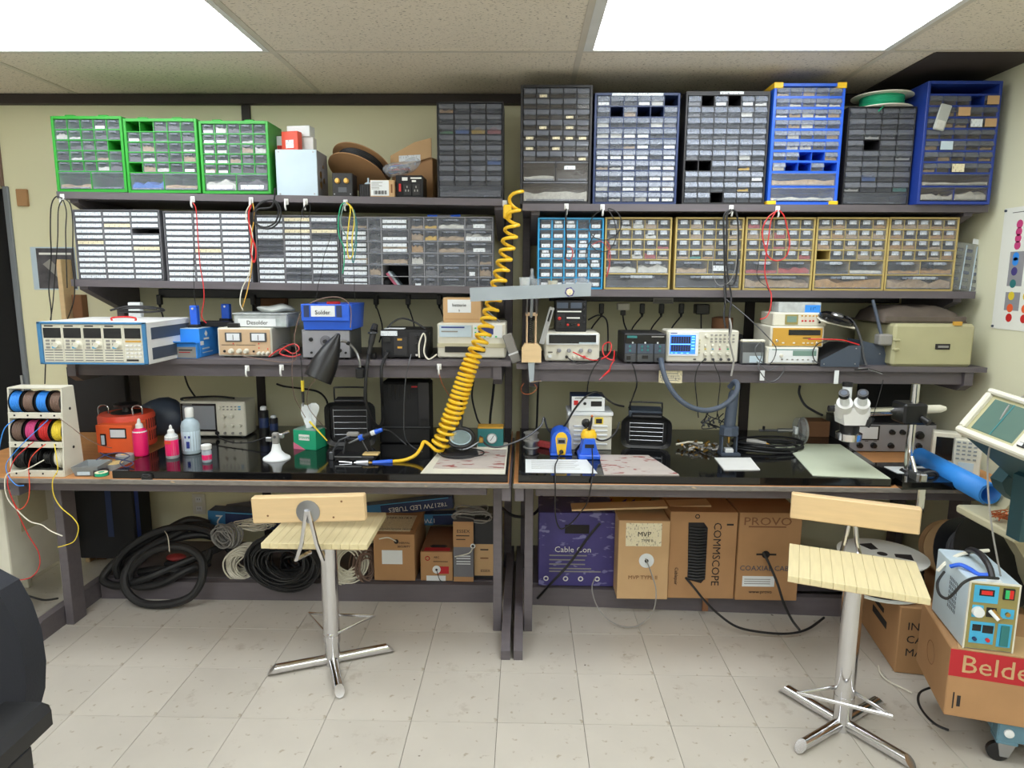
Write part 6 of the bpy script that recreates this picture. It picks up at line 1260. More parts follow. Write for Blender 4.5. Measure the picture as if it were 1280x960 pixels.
for s, (ex, ey) in ((-1, (1055, 491)), (1, (1079, 491))):
    a_ = Vector((mx_+s*.032, my_-.02, zz(512))); e = q(ex, ey, 2.62)
    G().tube([tuple(a_+Vector((0, .02, -.012))), tuple(a_.lerp(e, .45))], [.034, .030], 18).obj('prism_housing', 'white', ms)
    G().tube([tuple(a_.lerp(e, .45)), tuple(a_.lerp(e, .86))], [.0185, .017], 16).obj('eyepiece_tube', 'paper', ms); G().tube([tuple(a_.lerp(e, .84)), tuple(e)], [.02, .0195], 16).obj('eyecup', 'black', ms)
    d_ = (e-a_).normalized(); G().tube([tuple(e), tuple(e+d_*.001)], [.012, .012], 14).obj('eyepiece_lens', 'slate', ms)
G().cyl((mx_-.012, my_+.02, zz(510)), (mx_-.012, my_+.02, zz(484)), .019, .018, 18).obj('camera_port', 'paper', ms); G().cyl((mx_-.012, my_+.02, zz(484)), (mx_-.012, my_+.02, zz(479)), .02, .02, 18).obj('port_cap', 'black', ms)
G().cyl((mx_-.09, my_, zz(511)), (mx_-.045, my_, zz(511)), .013, .013, 14).obj('focus_knob', 'charcoal', ms); G().box(mx_+.04, q(1084, 520, 2.73).x, my_-.01, my_+.035, zz(524), zz(508), .006).obj('arm_mount', 'white', ms)
G().tube([tuple(q(1090, 522, 2.66)), tuple(q(1084, 534, 2.66))], [.011, .008], 10).obj('hang_switch', 'black', ms); G().tube([tuple(v-o) for v in smooth([at(1091, 521, 2.66), at(1099, 495, 2.68), at(1104, 475, 2.75)], 5)], .0015, 5).obj('hang_cord', 'rubber', ms)
cable('cord', 'grey cord looping on the wall right of the disc probe', [(1000, 482, 3.45), (999, 492, 3.44), (1006, 506, 3.42), (1018, 514, 3.38), (1028, 519, 3.33)], .006, 'gunmetal')
# blue rolled mat lying across the right desk end
a_, b_ = on(1150, 572, .79), on(1245, 630, .76)
br = thing('rolled_mat', 'bright blue rolled-up mat overhanging the right desk corner', 'mat', (a_.x+.01, a_.y, PLY+.036)); o = Vector(br.location)
p0 = Vector((0, .02, .012)); p1 = at(1238, 618, 2.40)-o; ax_ = (p1-p0).normalized(); e1 = ax_.cross(Vector((0, 0, 1))).normalized(); e2 = e1.cross(ax_)
g = G(); n = 44; L2 = (p1-p0).length
for f in (0, L2):
    for k in range(n+1):
        t_ = k/n; a2 = 2*math.pi*1.55*t_-1.2; r_ = .043-.009*t_
        g.v.append(tuple(p0+ax_*f+e1*math.cos(a2)*r_+e2*math.sin(a2)*r_))
for k in range(n): g.f.append((k, k+1, n+2+k, n+1+k))
ro_ = g.obj('sheet', 'blue_roll', br, ang=70); md = ro_.modifiers.new('thick', 'SOLIDIFY'); md.thickness = .0035
# ---------------- CRT oscilloscope on a tilting cart at the right wall
PS, PH = R(76), R(36)
BL = at(1196, 540, 2.2); back = Vector((math.sin(PS), math.cos(PS), 0)); rt_ = Vector((math.cos(PS), -math.sin(PS), 0))
fu = Vector((0, 0, 1))*math.cos(PH)+back*math.sin(PH); bk = back*math.cos(PH)-Vector((0, 0, 1))*math.sin(PH)
rl = R(-7); rt2 = rt_*math.cos(rl)+fu*math.sin(rl); fu2 = fu*math.cos(rl)-rt_*math.sin(rl)
crt = thing('crt_oscilloscope', 'old CRT oscilloscope with green screen tilted up at right edge', 'oscilloscope')
crt.matrix_world = Matrix(((rt2.x, bk.x, fu2.x, BL.x), (rt2.y, bk.y, fu2.y, BL.y), (rt2.z, bk.z, fu2.z, BL.z), (0, 0, 0, 1)))
SW, SH = .33, .175
for (x0, x1, z0, z1) in ((0, SW, SH-.018, SH), (0, SW, 0, .02), (0, .022, .02, SH-.018), (SW-.012, SW, .02, SH-.018)): G().box(x0, x1, -.02, .02, z0, z1, .005).obj('bezel', 'cream', crt)
G().box(.006, SW-.006, .01, .30, .004, SH-.004, .006).obj('body', 'teal_dk', crt)
G().box(.022, .20, -.004, .012, .02, SH-.018).obj('screen_surround', 'khaki', crt); G().box(.036, .19, -.006, -.003, .030, SH-.028, .003).obj('screen', 'crt_green', crt); G().box(.108, .112, -.0075, -.006, .03, SH-.028).obj('graticule', 'teal', crt)
G().box(.20, SW-.012, -.006, .012, .02, SH-.018).obj('control_panel', 'cream', crt)
for (x, z) in ((.225, .12), (.265, .12), (.3, .12), (.225, .07), (.265, .07), (.3, .07)): G().lathe([(.010, 0), (.009, -.014)], 14, (x, -.006, z), 'y').obj('knob', 'grey_lt', crt)
G().box(.21, .235, -.012, -.004, .028, .044, .002).obj('power_switch', 'charcoal', crt); G().box(.214, .229, -.016, -.012, .031, .041, .001).obj('power_button', 'paper', crt)
_m = BL+rt2*.16+bk*.22
ct = thing('instrument_cart', 'beige and teal wheeled cart frame under the CRT oscilloscope', 'cart', (1.80, 2.22, 0))
o = Vector(ct.location)
G().box(-.20, .22, -.10, .20, .70, .73, .006).obj('deck', 'beige', ct); _q = [at(*p_, 2.26)-Vector((1.80, 2.22, 0)) for p_ in ((1250, 602), (1262, 588), (1300, 580), (1310, 622), (1268, 627), (1254, 614))]
G().prism([(p_.x, p_.z) for p_ in _q], .03, .09, 'y').obj('bracket', 'teal_dk', ct)
_q = [at(*p_, 2.38)-Vector((1.80, 2.22, 0)) for p_ in ((1262, 622), (1247, 640), (1255, 662), (1278, 700), (1290, 760), (1325, 760), (1325, 600), (1272, 600))]
G().prism([(p_.x, p_.z) for p_ in _q], .14, .20, 'y').obj('side_panel', 'beige', ct)
for yy in (.03, .14): G().box(.195, .235, yy, yy+.06, .056, .43, .004).obj('leg', 'khaki', ct)
G().box(.195, .235, .03, .20, .05, .09, .004).obj('foot_bar', 'khaki', ct)
_b = _m-Vector((1.80, 2.22, 0)); G().prism([(_b.x-.06, .73), (_b.x+.09, .73), (_b.x+.09, _b.z-.02), (_b.x-.02, _b.z+.05), (_b.x-.06, _b.z+.03)], _b.y-.03, _b.y+.03, 'y').obj('tilt_yoke', 'teal_dk', ct)
_a = at(1268, 672, 2.36)-Vector((1.80, 2.22, 0)); G().box(_a.x, _a.x+.06, .125, .14, _a.z-.012, _a.z+.012, .004).obj('tray_handle', 'teal', ct)
for y in (.06, .17): G().lathe([(.025, -.012), (.028, 0), (.025, .012)], 18, (.215, y, .028), 'x').obj('wheel', 'black', ct)
for k in range(2): G().lathe([(.004, 0), (.004, -.002)], 10, (-.02+.02*k, .03, .74-.01*k), 'y').obj('bolt', 'steel', ct)
cable('cord', 'thin grey cable hanging from the CRT oscilloscope to the spot welder', [(1285, 494, 2.2), (1265, 503, 2.12), (1248, 530, 2.1), (1236, 565, 2.1), (1235, 610, 2.08), (1240, 660, 2.06), (1247, 700, 2.05), (1252, 725, 2.05)], .003, 'wire_grey')
# small instruments at the back right corner
it = Inst('handheld_scope', 'small white-framed instrument with dark screen behind the blue roll', 'instrument', 1167, 1197, 541, 566, PLY+.001, .06, 'cream', Y=2.95, rz=R(-25)); it.rect('screen', .12, .95, .1, .85, 'screen_dark', -.003)
it = Inst('keypad_unit', 'pale keypad instrument with rows of buttons by the CRT', 'instrument', 1192, 1222, 550, 590, PLY+.001, .05, 'cream', Y=2.72, rz=R(-28))
it.buttons((.15, .35, .55, .75), (.92, .82, .72, .62, .5), .012, .007, 'tray_grey'); it.rect('label', .2, .75, .12, .4, 'pale_blue', -.002, 0)
wsc = thing('copper_scrap', 'tangle of copper and black wire scraps under the CRT', 'wire', (at(1258, 600, 2.25).x, 2.25, .731)); g = G()
for k in range(7): g.tube(smooth([(random.uniform(-.05, .05), random.uniform(-.03, .03), .003+random.random()*.03) for _ in range(4)], 4), .0022, 5)
g.obj('strands', 'copper', wsc)['kind'] = 'stuff'
# wall chart on the right wall
yA = XR/ray(1240, 410).x*ray(1240, 410).y; zA = CAM_H+XR/ray(1240, 410).x*ray(1240, 410).z; zB = CAM_H+XR/ray(1250, 262).x*ray(1250, 262).z
wc = thing('wall_chart', 'white paper chart of coloured dots on the right wall', 'poster', (XR-.002, yA, zA), R(-90)); hC = zB-zA
G().box(0, .75, -.0015, 0, 0, hC).obj('sheet', 'poster_white', wc)
cols = ('magenta', 'magenta', 'rosepink', 'magenta'); rw_ = hC
for k in range(8):
    x = .10+.085*k
    for j, (zf, m) in enumerate(((.86, 'magenta'), (.80, 'magenta'), (.745, 'magenta'), (.69, 'magenta'), (.60, 'blue_roll'), (.56, 'blue_roll'), (.48, 'purple'), (.38, 'teal'), (.28, 'yellow_pl'), (.18, 'orange'), (.10, 'red'))):
        if j == 0 and k > 1: continue
        G().lathe([(.018, 0), (.018, -.001)], 12, (x, -.0015, hC*zf), 'y').obj('dot', m, wc)
for (za, zb) in ((.36, .64), (.16, .31)): G().box(.065, .15, -.002, -.0014, hC*za, hC*zb).obj('grey_block', 'grey_lt', wc)
G().box(.05, .7, -.002, -.0014, hC*.955, hC*.96).obj('print_line', 'ink', wc); text(wc, 'Tr', .62, hC*.05, .05, 'wire_grey', -.002)
for (x, z) in ((.01, .01), (.01, hC-.01)): G().lathe([(.005, 0), (.005, -.006)], 8, (x, -.0015, z), 'y').obj('pin', 'slate', wc)
# framed picture sheet on the back wall, left
p0, p1 = at(43, 362, WALL-.002), at(93, 309, WALL-.002); fl_ = thing('wall_poster', 'grey photo poster taped on the back wall beside the doorway', 'poster', (p0.x, WALL-.002, p0.z)); w_, h_ = p1.x-p0.x, p1.z-p0.z
G().box(0, w_, -.001, 0, 0, h_).obj('sheet', 'pale_blue', fl_); G().box(.03, w_-.004, -.002, -.001, .006, h_-.006).obj('photo', 'photo_grey', fl_); G().box(.045, w_-.02, -.0026, -.002, h_*.82, h_*.87).obj('title', 'ink_white', fl_)
G().prism([(.06, h_*.6), (.10, h_*.72), (.18, h_*.3), (.15, h_*.22)], -.0026, -.002, 'y').obj('picture_shape', 'wire_grey', fl_)
# lumber lengths and dark boards leaning in the corners
tag(G().box(at(80, 350, 3.47).x-.006, at(80, 350, 3.47).x+.019, 3.43, 3.515, 0, 1.63, .002).obj('lumber', 'pine'), 'pale lumber length standing against the back wall at left', 'lumber')
tag(G().box(at(94, 360, 3.49).x-.012, at(94, 360, 3.49).x+.04, 3.47, 3.519, 0, 1.45, .002).obj('lumber', 'card_dk'), 'brown board standing behind the left bench post', 'board')
tag(G().box(-2.36, -2.06, 3.38, 3.42, PLY+.001, 1.085, .004).obj('black_board', 'black_soft'), 'tall black board standing at the back left of the left desk', 'board')
tag(G().box(1.71, 1.985, 3.42, 3.45, PLY+.001, 1.08, .004).obj('black_board', 'black_soft'), 'black board standing in the right corner behind the microscope', 'board')
tag(G().box(1.32, 1.36, 3.46, 3.515, 1.18, 1.42, .003).obj('lumber', 'card'), 'short wooden block behind the instrument stack', 'board')
tag(G().box(-1.37, -1.24, 3.47, 3.515, 1.186, 1.44, .003).obj('lumber', 'card_dk'), 'brown board behind the Desolder box on third shelf', 'board')
tag(G().lathe([(.05, 0), (.05, .075), (.03, .08)], 24, (at(903, 400, 3.3).x, 3.3, 1.1725+.115), 'z').obj('brown_drum', 'card_dk'), 'brown round tub behind the blue-screen oscilloscope', 'tub')
tag(G().box(at(903, 400, 3.3).x-.08, at(903, 400, 3.3).x+.08, 3.22, 3.38, 1.1725, 1.287, .003).obj('black_box', 'black'), 'black box beneath the brown tub on third shelf', 'box')
# ---------------- stools
def stool(label, bx, by, brot, sx, sy, srot, sw, sd, zt_, back, group='two wooden-seated swivel stools'):
    t = thing('stool', label, 'stool', (bx, by, 0), 0, group)
    for k in range(4):
        a_ = brot+k*math.pi/2; d_ = Vector((math.cos(a_), math.sin(a_), 0)); g = G()
        e = d_*.255; n_ = 12; prof = []
        for i in range(n_):
            b_ = 2*math.pi*i/n_; prof.append((.019*math.cos(b_), .019*math.sin(b_)))
        s_ = Vector((-d_.y, d_.x, 0)); v = []
        for (l, cut) in ((.01, 0), (.25, 1)):
            for (u, w2) in prof: v.append(tuple(d_*(l-(w2+.019)*.9*cut)+s_*u+Vector((0, 0, .024+w2))))
        f = [(i, (i+1) % n_, n_+(i+1) % n_, n_+i) for i in range(n_)]+[tuple(range(n_))[::-1], tuple(range(n_, 2*n_))]
        g.add(v, f).obj('foot', 'chrome', t)
    G().cyl((0, 0, .0), (0, 0, .11), .03, .03, 20).obj('hub', 'chrome', t); G().cyl((0, 0, .10), (0, 0, .13), .034, .034, 20).obj('collar', 'chrome', t); G().cyl((0, 0, .12), (0, 0, zt_-.04), .033, .033, 24).obj('column', 'chrome', t)
    tri = [(.0, -.035, .14), (.15, .10, .155), (-.13, .115, .155)]
    ca, sa = math.cos(srot), math.sin(srot)
    if back[5] > 0: tri = [(-x, -y, z) for x, y, z in tri]
    T3 = [(x*ca-y*sa, x*sa+y*ca, z) for x, y, z in tri]
    G().tube(T3+[T3[0]], .0065, 8).obj('foot_ring', 'chrome', t)
    off = Vector((sx-bx, sy-by, 0)); tm = lambda x, y, z: (x*ca-y*sa+off.x, x*sa+y*ca+off.y, z)
    n = 12; me = G().box(-sw/n/2+.0003, sw/n/2-.0003, -sd/2, sd/2, -.022, 0, .0011).mesh('slat')
    for k in range(n): link('slat', me, 'pine_pale', t, tm(-sw/2+sw*(k+.5)/n, 0, zt_), (0, 0, srot))
    fr_ = G().box(-sw/2+.02, sw/2-.02, -sd/2+.03, -sd/2+.07, zt_-.036, zt_-.022, .001).box(-sw/2+.02, sw/2-.02, sd/2-.07, sd/2-.03, zt_-.036, zt_-.022, .001); fr_.v = [tm(*p_) for p_ in fr_.v]; fr_.obj('seat_batten', 'pine', t)
    g = G().box(-.05, .05, -.05, .05, zt_-.045, zt_-.03, .003); g.v = [tm(*p_) for p_ in g.v]; g.obj('seat_plate', 'steel', t)
    bw_, bh, byy, bz0, tilt, side, m = back
    bo = bpy.data.objects.new('backrest', G().box(-bw_/2, bw_/2, -.018, .018, 0, bh, .004).mesh('backrest')); C.objects.link(bo); bo.data.materials.append(M(m)); bo.parent = t; bo.location = tm(0, byy, bz0); bo.rotation_euler = (0, tilt, srot)
    for kx, kz in ((.30, .78), (-.36, .3), (.22, .18)) if side < 0 else (): G().lathe([(.004, 0), (.004, -.0006)], 10, (kx*bw_, -.018, kz*bh), 'y').obj('knot', 'card_dk', bo)
    pl_ = G().lathe([(.044, 0), (.044, -.004), (.02, -.006)], 20, (0, side*.018 if side < 0 else .018, bh*.42), 'y').obj('bracket_plate', 'steel', bo)
    yy = byy+side*.03
    for s, xe in ((-1, -.055 if side < 0 else -.03), (1, .045 if side < 0 else .04)):
        pts = [tm(s*.004, yy, bz0+bh*.5), tm(xe*.55, yy+(.01 if side < 0 else -.005), zt_+.02), tm(xe, yy+(.012 if side < 0 else -.02), zt_-.045), tm(xe*.5, yy*.6, zt_-.05)]
        G().tube(pts[:3]+([pts[3]] if True else []), .0085, 8).obj('back_rod', 'chrome', t)
    return t
stool('pale wooden stool at left, backrest toward the camera, chrome pedestal', -.768, 2.50, R(22), -.792, 2.575, 0, .405, .35, .552, (.42, .10, -.20, .652, R(-2.2), -1, 'pine'))
st2 = stool('pale wooden stool at right, turned to face the camera', 1.117, 2.156, R(33.5), 1.126, 2.186, R(-22), .41, .30, .577, (.42, .095, .185, .668, R(0), 1, 'pine'))
# ---------------- spot welder, boxes and reels in the right corner
dl = thing('dolly', 'blue-grey wheeled dolly frame under the red-lettered box', 'dolly', (1.53, 1.99, 0), R(-18))
for (x0, x1, y0, y1) in ((0, .5, 0, .05), (0, .5, .36, .41), (0, .05, .05, .36), (.45, .5, .05, .36)): G().box(x0, x1, y0, y1, .085, .15, .004).obj('frame_rail', 'dolly_blue', dl)
G().lathe([(.014, 0), (.014, -.006), (.008, -.008)], 14, (.03, 0, .118), 'y').obj('bolt', 'paper', dl)
for (x, y) in ((.03, .03), (.47, .03), (.03, .38), (.47, .38)):
    G().box(x-.03, x+.03, y-.03, y+.03, .075, .087, .002).obj('caster_plate', 'dolly_blue', dl); G().prism([(x-.022, .075), (x+.03, .075), (x+.012, .024), (x-.012, .024)], y-.018, y+.018, 'y').obj('caster_fork', 'steel', dl); G().lathe([(.026, -.011), (.032, -.008), (.032, .008), (.026, .011)], 20, (x-.014, y, .032), 'y').obj('wheel', 'black', dl)
bb_ = thing('cable_carton', 'large brown carton with big lettering in a red band, on dolly', 'box', (1.372, 2.02, .152), R(-16)); BW, BD, BH = .56, .33, .235
G().box(0, BW, 0, BD, 0, BH, .003).obj('body', 'card', bb_); G().box(0.0, BW, -.0012, 0, BH*.60, BH*.99).obj('red_band', 'ink_red', bb_); text(bb_, 'Belden', .03, BH*.785, .086, 'card_lt', -.0022, align='LEFT')
G().box(.02, .024, -.001, 0, BH*.12, BH*.36).obj('print_line', 'ink', bb_); G().box(.032, .042, -.001, 0, BH*.16, BH*.32).obj('print_mark', 'ink', bb_)
for (a, b) in (((.28, .12), (.42, .02)), ((.30, .03), (.40, .13)), ((.34, .13), (.46, .07))): G().tube([(a[0], -.001, a[1]), (b[0], -.001, b[1])], .002, 4).obj('pen_stroke', 'ink', bb_)
for k in range(2): G().prism([(.02, 0), (.30, 0), (.27, .14), (.05, .14)] if k == 0 else [(.30, 0), (.54, 0), (.5, .13), (.33, .13)], BH, BH+.003, 'z').obj('top_flap', 'card_lt', bb_)
G().torus((0, BD*.55, BH*.5), .04, .0012, 20, 4, 'x').obj('stamp_mark', 'card_dk', bb_)
sw_ = thing('spot_welder', 'grey-blue battery spot welder with blue panel on the carton', 'welder', (1.402, 2.015, .152+BH+.004), R(-12)); w_, d_, h_ = .142, .26, .228
G().box(0, w_, 0, d_, 0, h_, .003).obj('body', 'pale_blue', sw_); G().box(.004, w_-.004, -.003, .001, .004, h_-.004, .001).obj('front_panel', 'olive', sw_); G().box(0, w_, -.004, .003, h_-.006, h_, .001).obj('front_rim', 'cream', sw_); G().box(0, .005, -.004, .003, 0, h_-.006, .001).obj('front_rim', 'cream', sw_); G().box(w_-.005, w_, -.004, .003, 0, h_-.006, .001).obj('front_rim', 'cream', sw_)
U = lambda n, u0, u1, v0, v1, m, y=-.005: G().box(w_*u0, w_*u1, y, -.0025, h_*v0, h_*v1, .0008).obj(n, m, sw_)
U('display_panel', .1, .58, .70, .95, 'panel_blue', -.0045); U('display', .2, .5, .8, .90, 'screen_dark'); U('display_digits', .24, .46, .82, .88, 'led_red', -.0056); U('switch_frame', .66, .88, .78, .94, 'black', -.008); U('rocker', .69, .77, .8, .92, 'led_green', -.011); U('rocker', .77, .85, .8, .92, 'led_red', -.010)
U('knob_panel', .1, .32, .48, .66, 'panel_blue', -.0045); G().lathe([(.017, -.003), (.016, -.016), (.004, -.017)], 18, (w_*.21, 0, h_*.57), 'y').obj('knob', 'paper', sw_); U('pen_slot', .38, .58, .5, .64, 'black', -.0046); G().tube([(w_*.44, -.006, h_*.6), (w_*.56, -.03, h_*.52)], .006, 8).obj('electrode', 'paper', sw_); G().tube([(w_*.5, -.006, h_*.61), (w_*.6, -.03, h_*.53)], .006, 8).obj('electrode', 'brass', sw_)
U('jack_panel', .66, .92, .5, .64, 'panel_blue', -.0045); G().lathe([(.007, -.004), (.007, -.010)], 12, (w_*.79, 0, h_*.57), 'y').obj('jack', 'brass', sw_)
U('lower_panel', .1, .58, .1, .42, 'panel_blue', -.0045); U('small_display', .14, .32, .28, .38, 'screen_dark'); U('small_display', .34, .56, .26, .38, 'screen_dark'); G().lathe([(.006, -.004), (.006, -.012)], 10, (w_*.2, 0, h_*.17), 'y').obj('jack', 'navy', sw_); G().lathe([(.006, -.004), (.006, -.012)], 10, (w_*.46, 0, h_*.17), 'y').obj('jack', 'red', sw_)
U('side_panel', .64, .92, .08, .42, 'panel_blue', -.0045); U('terminal', .7, .86, .1, .40, 'teal', -.009)
me = G().box(-.0006, 0, -.0022, .0022, -.006, .006).mesh('vent_slot')
for i in range(6):
    for j in range(7): link('vent_slot', me, 'slate', sw_, (-.0002, .08+.011*i, h_*.35+.016*j))
G().tube(smooth([(w_*.5, .02, h_+.001), (w_*.5, .05, h_+.03), (w_*.5, .12, h_+.045), (w_*.5, .19, h_+.03), (w_*.5, .22, h_+.001)], 5), .010, 8).obj('handle', 'charcoal', sw_)
G().box(w_*.35, w_*.65, .0, .035, h_, h_+.003).obj('handle_foot', 'paper', sw_)
cable('cord', 'black cord draped over the spot welder', [(1248, 723, 2.0), (1222, 722, 1.98), (1205, 728, 1.97), (1192, 742, 1.97), (1183, 748, 1.99), (1174, 742, 2.02), (1172, 728, 2.08), (1180, 715, 2.16)], .0045, 'rubber')
cable('cable_end', 'translucent white tubing end lying over the black reel', [(1172, 714, 2.2), (1182, 704, 2.2), (1198, 694, 2.2), (1216, 690, 2.2), (1236, 688, 2.2)], .006, 'wire_white')
cable('cord', 'blue clipped lead bundled on the spot welder', [(1188, 708, 2.12), (1200, 706, 2.1), (1212, 711, 2.08), (1224, 718, 2.05), (1240, 718, 2.03)], .007, 'blue')
# reels
wr_ = reel('cable_reel', 'white cardboard cable reel lying flat behind the right stool', (on(1103, 690, .43).x, on(1103, 690, .43).y, .288), (0, 0, 0), .172, .13, .15, 'poster_white', 'black_soft', wraps=5)
for k in range(3):
    a_ = R(100+120*k); G().prism([(.05*math.cos(a_-.35), .05*math.sin(a_-.35)), (.115*math.cos(a_-.28), .115*math.sin(a_-.28)), (.115*math.cos(a_+.28), .115*math.sin(a_+.28)), (.05*math.cos(a_+.35), .05*math.sin(a_+.35))], .1341, .1348, 'z').obj('window', 'ink', wr_)
G().lathe([(.02, .134), (.02, .1349)], 14).obj('axle_hole', 'ink', wr_)
tw = thing('reel_carton', 'large brown carton on the floor carrying the cable reels', 'box', (1.485, 2.50, .001), R(-9)); G().box(0, .47, 0, .42, 0, .279, .003).obj('body', 'card', tw)
text(tw, 'IN', .03, .20, .045, 'ink', -.0012, align='LEFT'); text(tw, 'CAN', .03, .145, .045, 'ink', -.0012, align='LEFT'); text(tw, 'MA', .03, .09, .045, 'ink', -.0012, align='LEFT'); G().box(-.0012, 0, .12, .28, .12, .15).obj('print_mark', 'ink', tw); G().box(-.0012, 0, .16, .26, .17, .19).obj('print_mark', 'ink', tw)
reel('cable_reel', 'large black cable reel standing behind the spot welder', (at(1218, 745, 2.46).x+.01, 2.50, .465), (R(60), R(8), R(12)), .178, .09, .13, 'black', 'black_soft', hub='black', wraps=5)
reel('cable_reel', 'tan cardboard reel half hidden behind the black reel', (at(1185, 735, 2.78).x, 2.80, .405), (R(75), R(5), R(-15)), .12, .06, .09, 'card_lt', 'copper', wraps=5)
# corner floor cable bits
cable('cable_tie', 'white cable tie lying on the floor by the right stool', [(1098, 832, 2.53), (1101, 842, 2.47), (1112, 852, 2.42), (1128, 860, 2.38), (1140, 866, 2.35)], .0025, 'wire_white', cat='cable tie')
cable('floor_cable', 'black cable curving on the floor beside the dolly', [(1162, 860, 2.40), (1150, 866, 2.37), (1148, 878, 2.31), (1156, 893, 2.24), (1170, 906, 2.18), (1186, 913, 2.15)], .005, 'rubber')
# ---------------- under the left desk
LS = .0945
def outlet(label, px, py):
    p = at(px, py, WALL-.004); t = thing('wall_outlet', label, 'outlet', (p.x, WALL-.006, p.z), group='wall outlets under the desks'); G().box(-.036, .036, -.002, .006, -.058, .058, .002).obj('plate', 'cream', t)
    for z in (-.026, .026):
        G().box(-.017, .017, -.004, -.002, z-.015, z+.015, .002).obj('socket', 'white', t)
        for x in (-.006, .006): G().box(x-.0012, x+.0012, -.0046, -.004, z-.002, z+.007).obj('slot', 'ink', t)
outlet('cream wall outlet above the black hose under left desk', 249, 630); outlet('dim wall outlet behind the purple box under right desk', 711, 634)
# heavy black hose in loops
hz_ = thing('black_hose', 'heavy black rubber hose looped under the left desk', 'hose', (-1.66, 3.03, 0)); o = Vector(hz_.location)
loops = [[(262, 655, 3.25), (235, 650, 3.22), (200, 668, 3.15), (160, 690, 3.1), (135, 712, 3.05), (130, 726, 3.02), (150, 732, 3.0), (185, 722, 3.0), (225, 705, 3.05), (262, 690, 3.12), (285, 680, 3.2)],
         [(150, 725, 3.06), (146, 705, 3.06), (165, 682, 3.08), (205, 662, 3.12), (245, 660, 3.18), (275, 672, 3.2), (288, 688, 3.2)],
         [(288, 672, 3.2), (250, 656, 3.22), (210, 672, 3.12), (175, 692, 3.04), (157, 716, 2.99), (158, 738, 2.95), (178, 754, 2.93), (210, 755, 2.92), (238, 746, 2.93), (252, 725, 2.95), (252, 700, 2.98), (236, 686, 3.0), (212, 683, 3.0), (185, 692, 3.0), (163, 716, 3.0), (170, 732, 3.0), (200, 730, 3.0), (235, 712, 3.02), (262, 703, 3.1)],
         [(150, 715, 3.1), (170, 692, 3.12), (210, 676, 3.15), (250, 668, 3.2), (280, 676, 3.25)],
         [(175, 715, 3.06), (200, 712, 3.04), (235, 713, 3.04), (256, 703, 3.08), (262, 688, 3.12)]]
for lp_ in loops: G().tube([tuple(v-o) for v in smooth([at(*p_) for p_ in lp_], 7)], .019, 10).obj('loop', 'rubber', hz_)
for zt2 in (0,): G().tube([tuple(v-o) for v in smooth([at(206, 664, 3.05), at(210, 672, 2.98), at(212, 690, 2.97)], 4)], .002, 5).obj('tie', 'wire_white', hz_)
rt2_ = thing('red_tape_roll', 'red wrapped bundle lying inside the black hose loop', 'bundle', (at(218, 704, 3.12).x, 3.14, LS)); G().sphere((0, 0, .07), .05, .03, .018).obj('wrap', 'c_red', rt2_); G().box(-.05, .05, -.03, .04, 0, .055, .006).obj('base', 'black_soft', rt2_)
# blue LED-tube boxes lying across the back
def tubebox(label, px0, py0, px1, py1, Y, hh, texts, dk='navy'):
    a_, b_ = at(px0, py0, Y), at(px1, py1, Y); L_ = (b_-a_).length; t = thing('tube_carton', label, 'box', tuple((a_+b_)/2), group='blue fluorescent-tube cartons'); t.rotation_euler = (0, -math.atan2(b_.z-a_.z, b_.x-a_.x), 0)
    G().box(-L_/2, L_/2, 0, hh, -hh/2, hh/2, .002).obj('body', dk, t); G().box(-L_/2, -L_/2+.09, -.001, 0, -hh/2, hh/2).obj('end_band', 'steel_blue', t); G().box(-L_/2+.09, L_/2-.02, -.001, 0, hh*.40, hh*.46).obj('stripe', 'sky_blue', t)
    for s_, u, sz in texts: text(t, s_, -L_/2+u*L_, -.004, sz, 'ink_white', -.002, rot=(R(90), R(180), 0))
    return t
tubebox('blue tube carton marked 2 and 50 000 beneath left desk', 260, 648, 420, 657, 3.30, .085, (('2', .09, .085), ('50 000', .42, .05)))
tubebox('dark blue tube carton marked 17W LED TUBES under left desk', 455, 640, 566, 628, 3.36, .065, (('17W LED TUBES', .55, .036), ('T8Z', .88, .03)))
tubebox('lower dark blue tube carton behind the cable boxes', 520, 650, 575, 649, 3.38, .06, (('17W', .3, .034),))
gp_ = thing('leaning_board', 'grey flat board leaning above the blue tube carton', 'board', at(320, 634, 3.44)); G().prism([(-.2, -.04), (.25, -.03), (.25, .03), (.1, .05), (-.16, .012)], 0, .01, 'y').obj('board', 'grey_md', gp_)
# cable coils standing on the low shelf
def coil(name, label, px, py, Y, Rx, Rz, n, wr, m, yaw=0., thick=.03, seed=1, arc=None):
    p = at(px, py, Y); t = thing(name, label, 'cable coil', (p.x, p.y, p.z), yaw, 'cable coils on the low shelf'); rnd = random.Random(seed); g = G()
    for k in range(n):
        _u = rnd.uniform(.5, 1.0); ra, rb = Rx*_u, Rz*min(1., _u*rnd.uniform(.95, 1.1)); ox, oy, oz = rnd.uniform(-.012, .012), rnd.uniform(-thick, thick), rnd.uniform(-.012, .006); ph = rnd.random()*6.28; pts = []
        for i in range(30): a_ = 2*math.pi*i/30; pts.append((ox+ra*math.cos(a_), oy+.012*math.sin(2*a_+ph), oz+rb*math.sin(a_)+.005*math.sin(3*a_+ph)))
        g.tube(pts, wr, 5, closed=True)
    g.obj('turns', m, t); return t
coil('cable_coil', 'white cable coil on the low shelf left of the black coil', 306, 703, 3.11, .085, .085, 46, .0042, 'wire_white', R(15), seed=2)
coil('cable_coil', 'grey cable bundle hanging above the white coil', 283, 670, 3.12, .075, .06, 16, .0036, 'wire_grey', R(-20), seed=3)
coil('cable_coil', 'large black cable coil behind the left stool column', 357, 700, 3.02, .185, .135, 60, .0050, 'rubber', R(-4), seed=4)
coil('cable_coil', 'small black coil nested inside the large black one', 368, 702, 3.12, .07, .06, 12, .0045, 'charcoal', 0, seed=5)
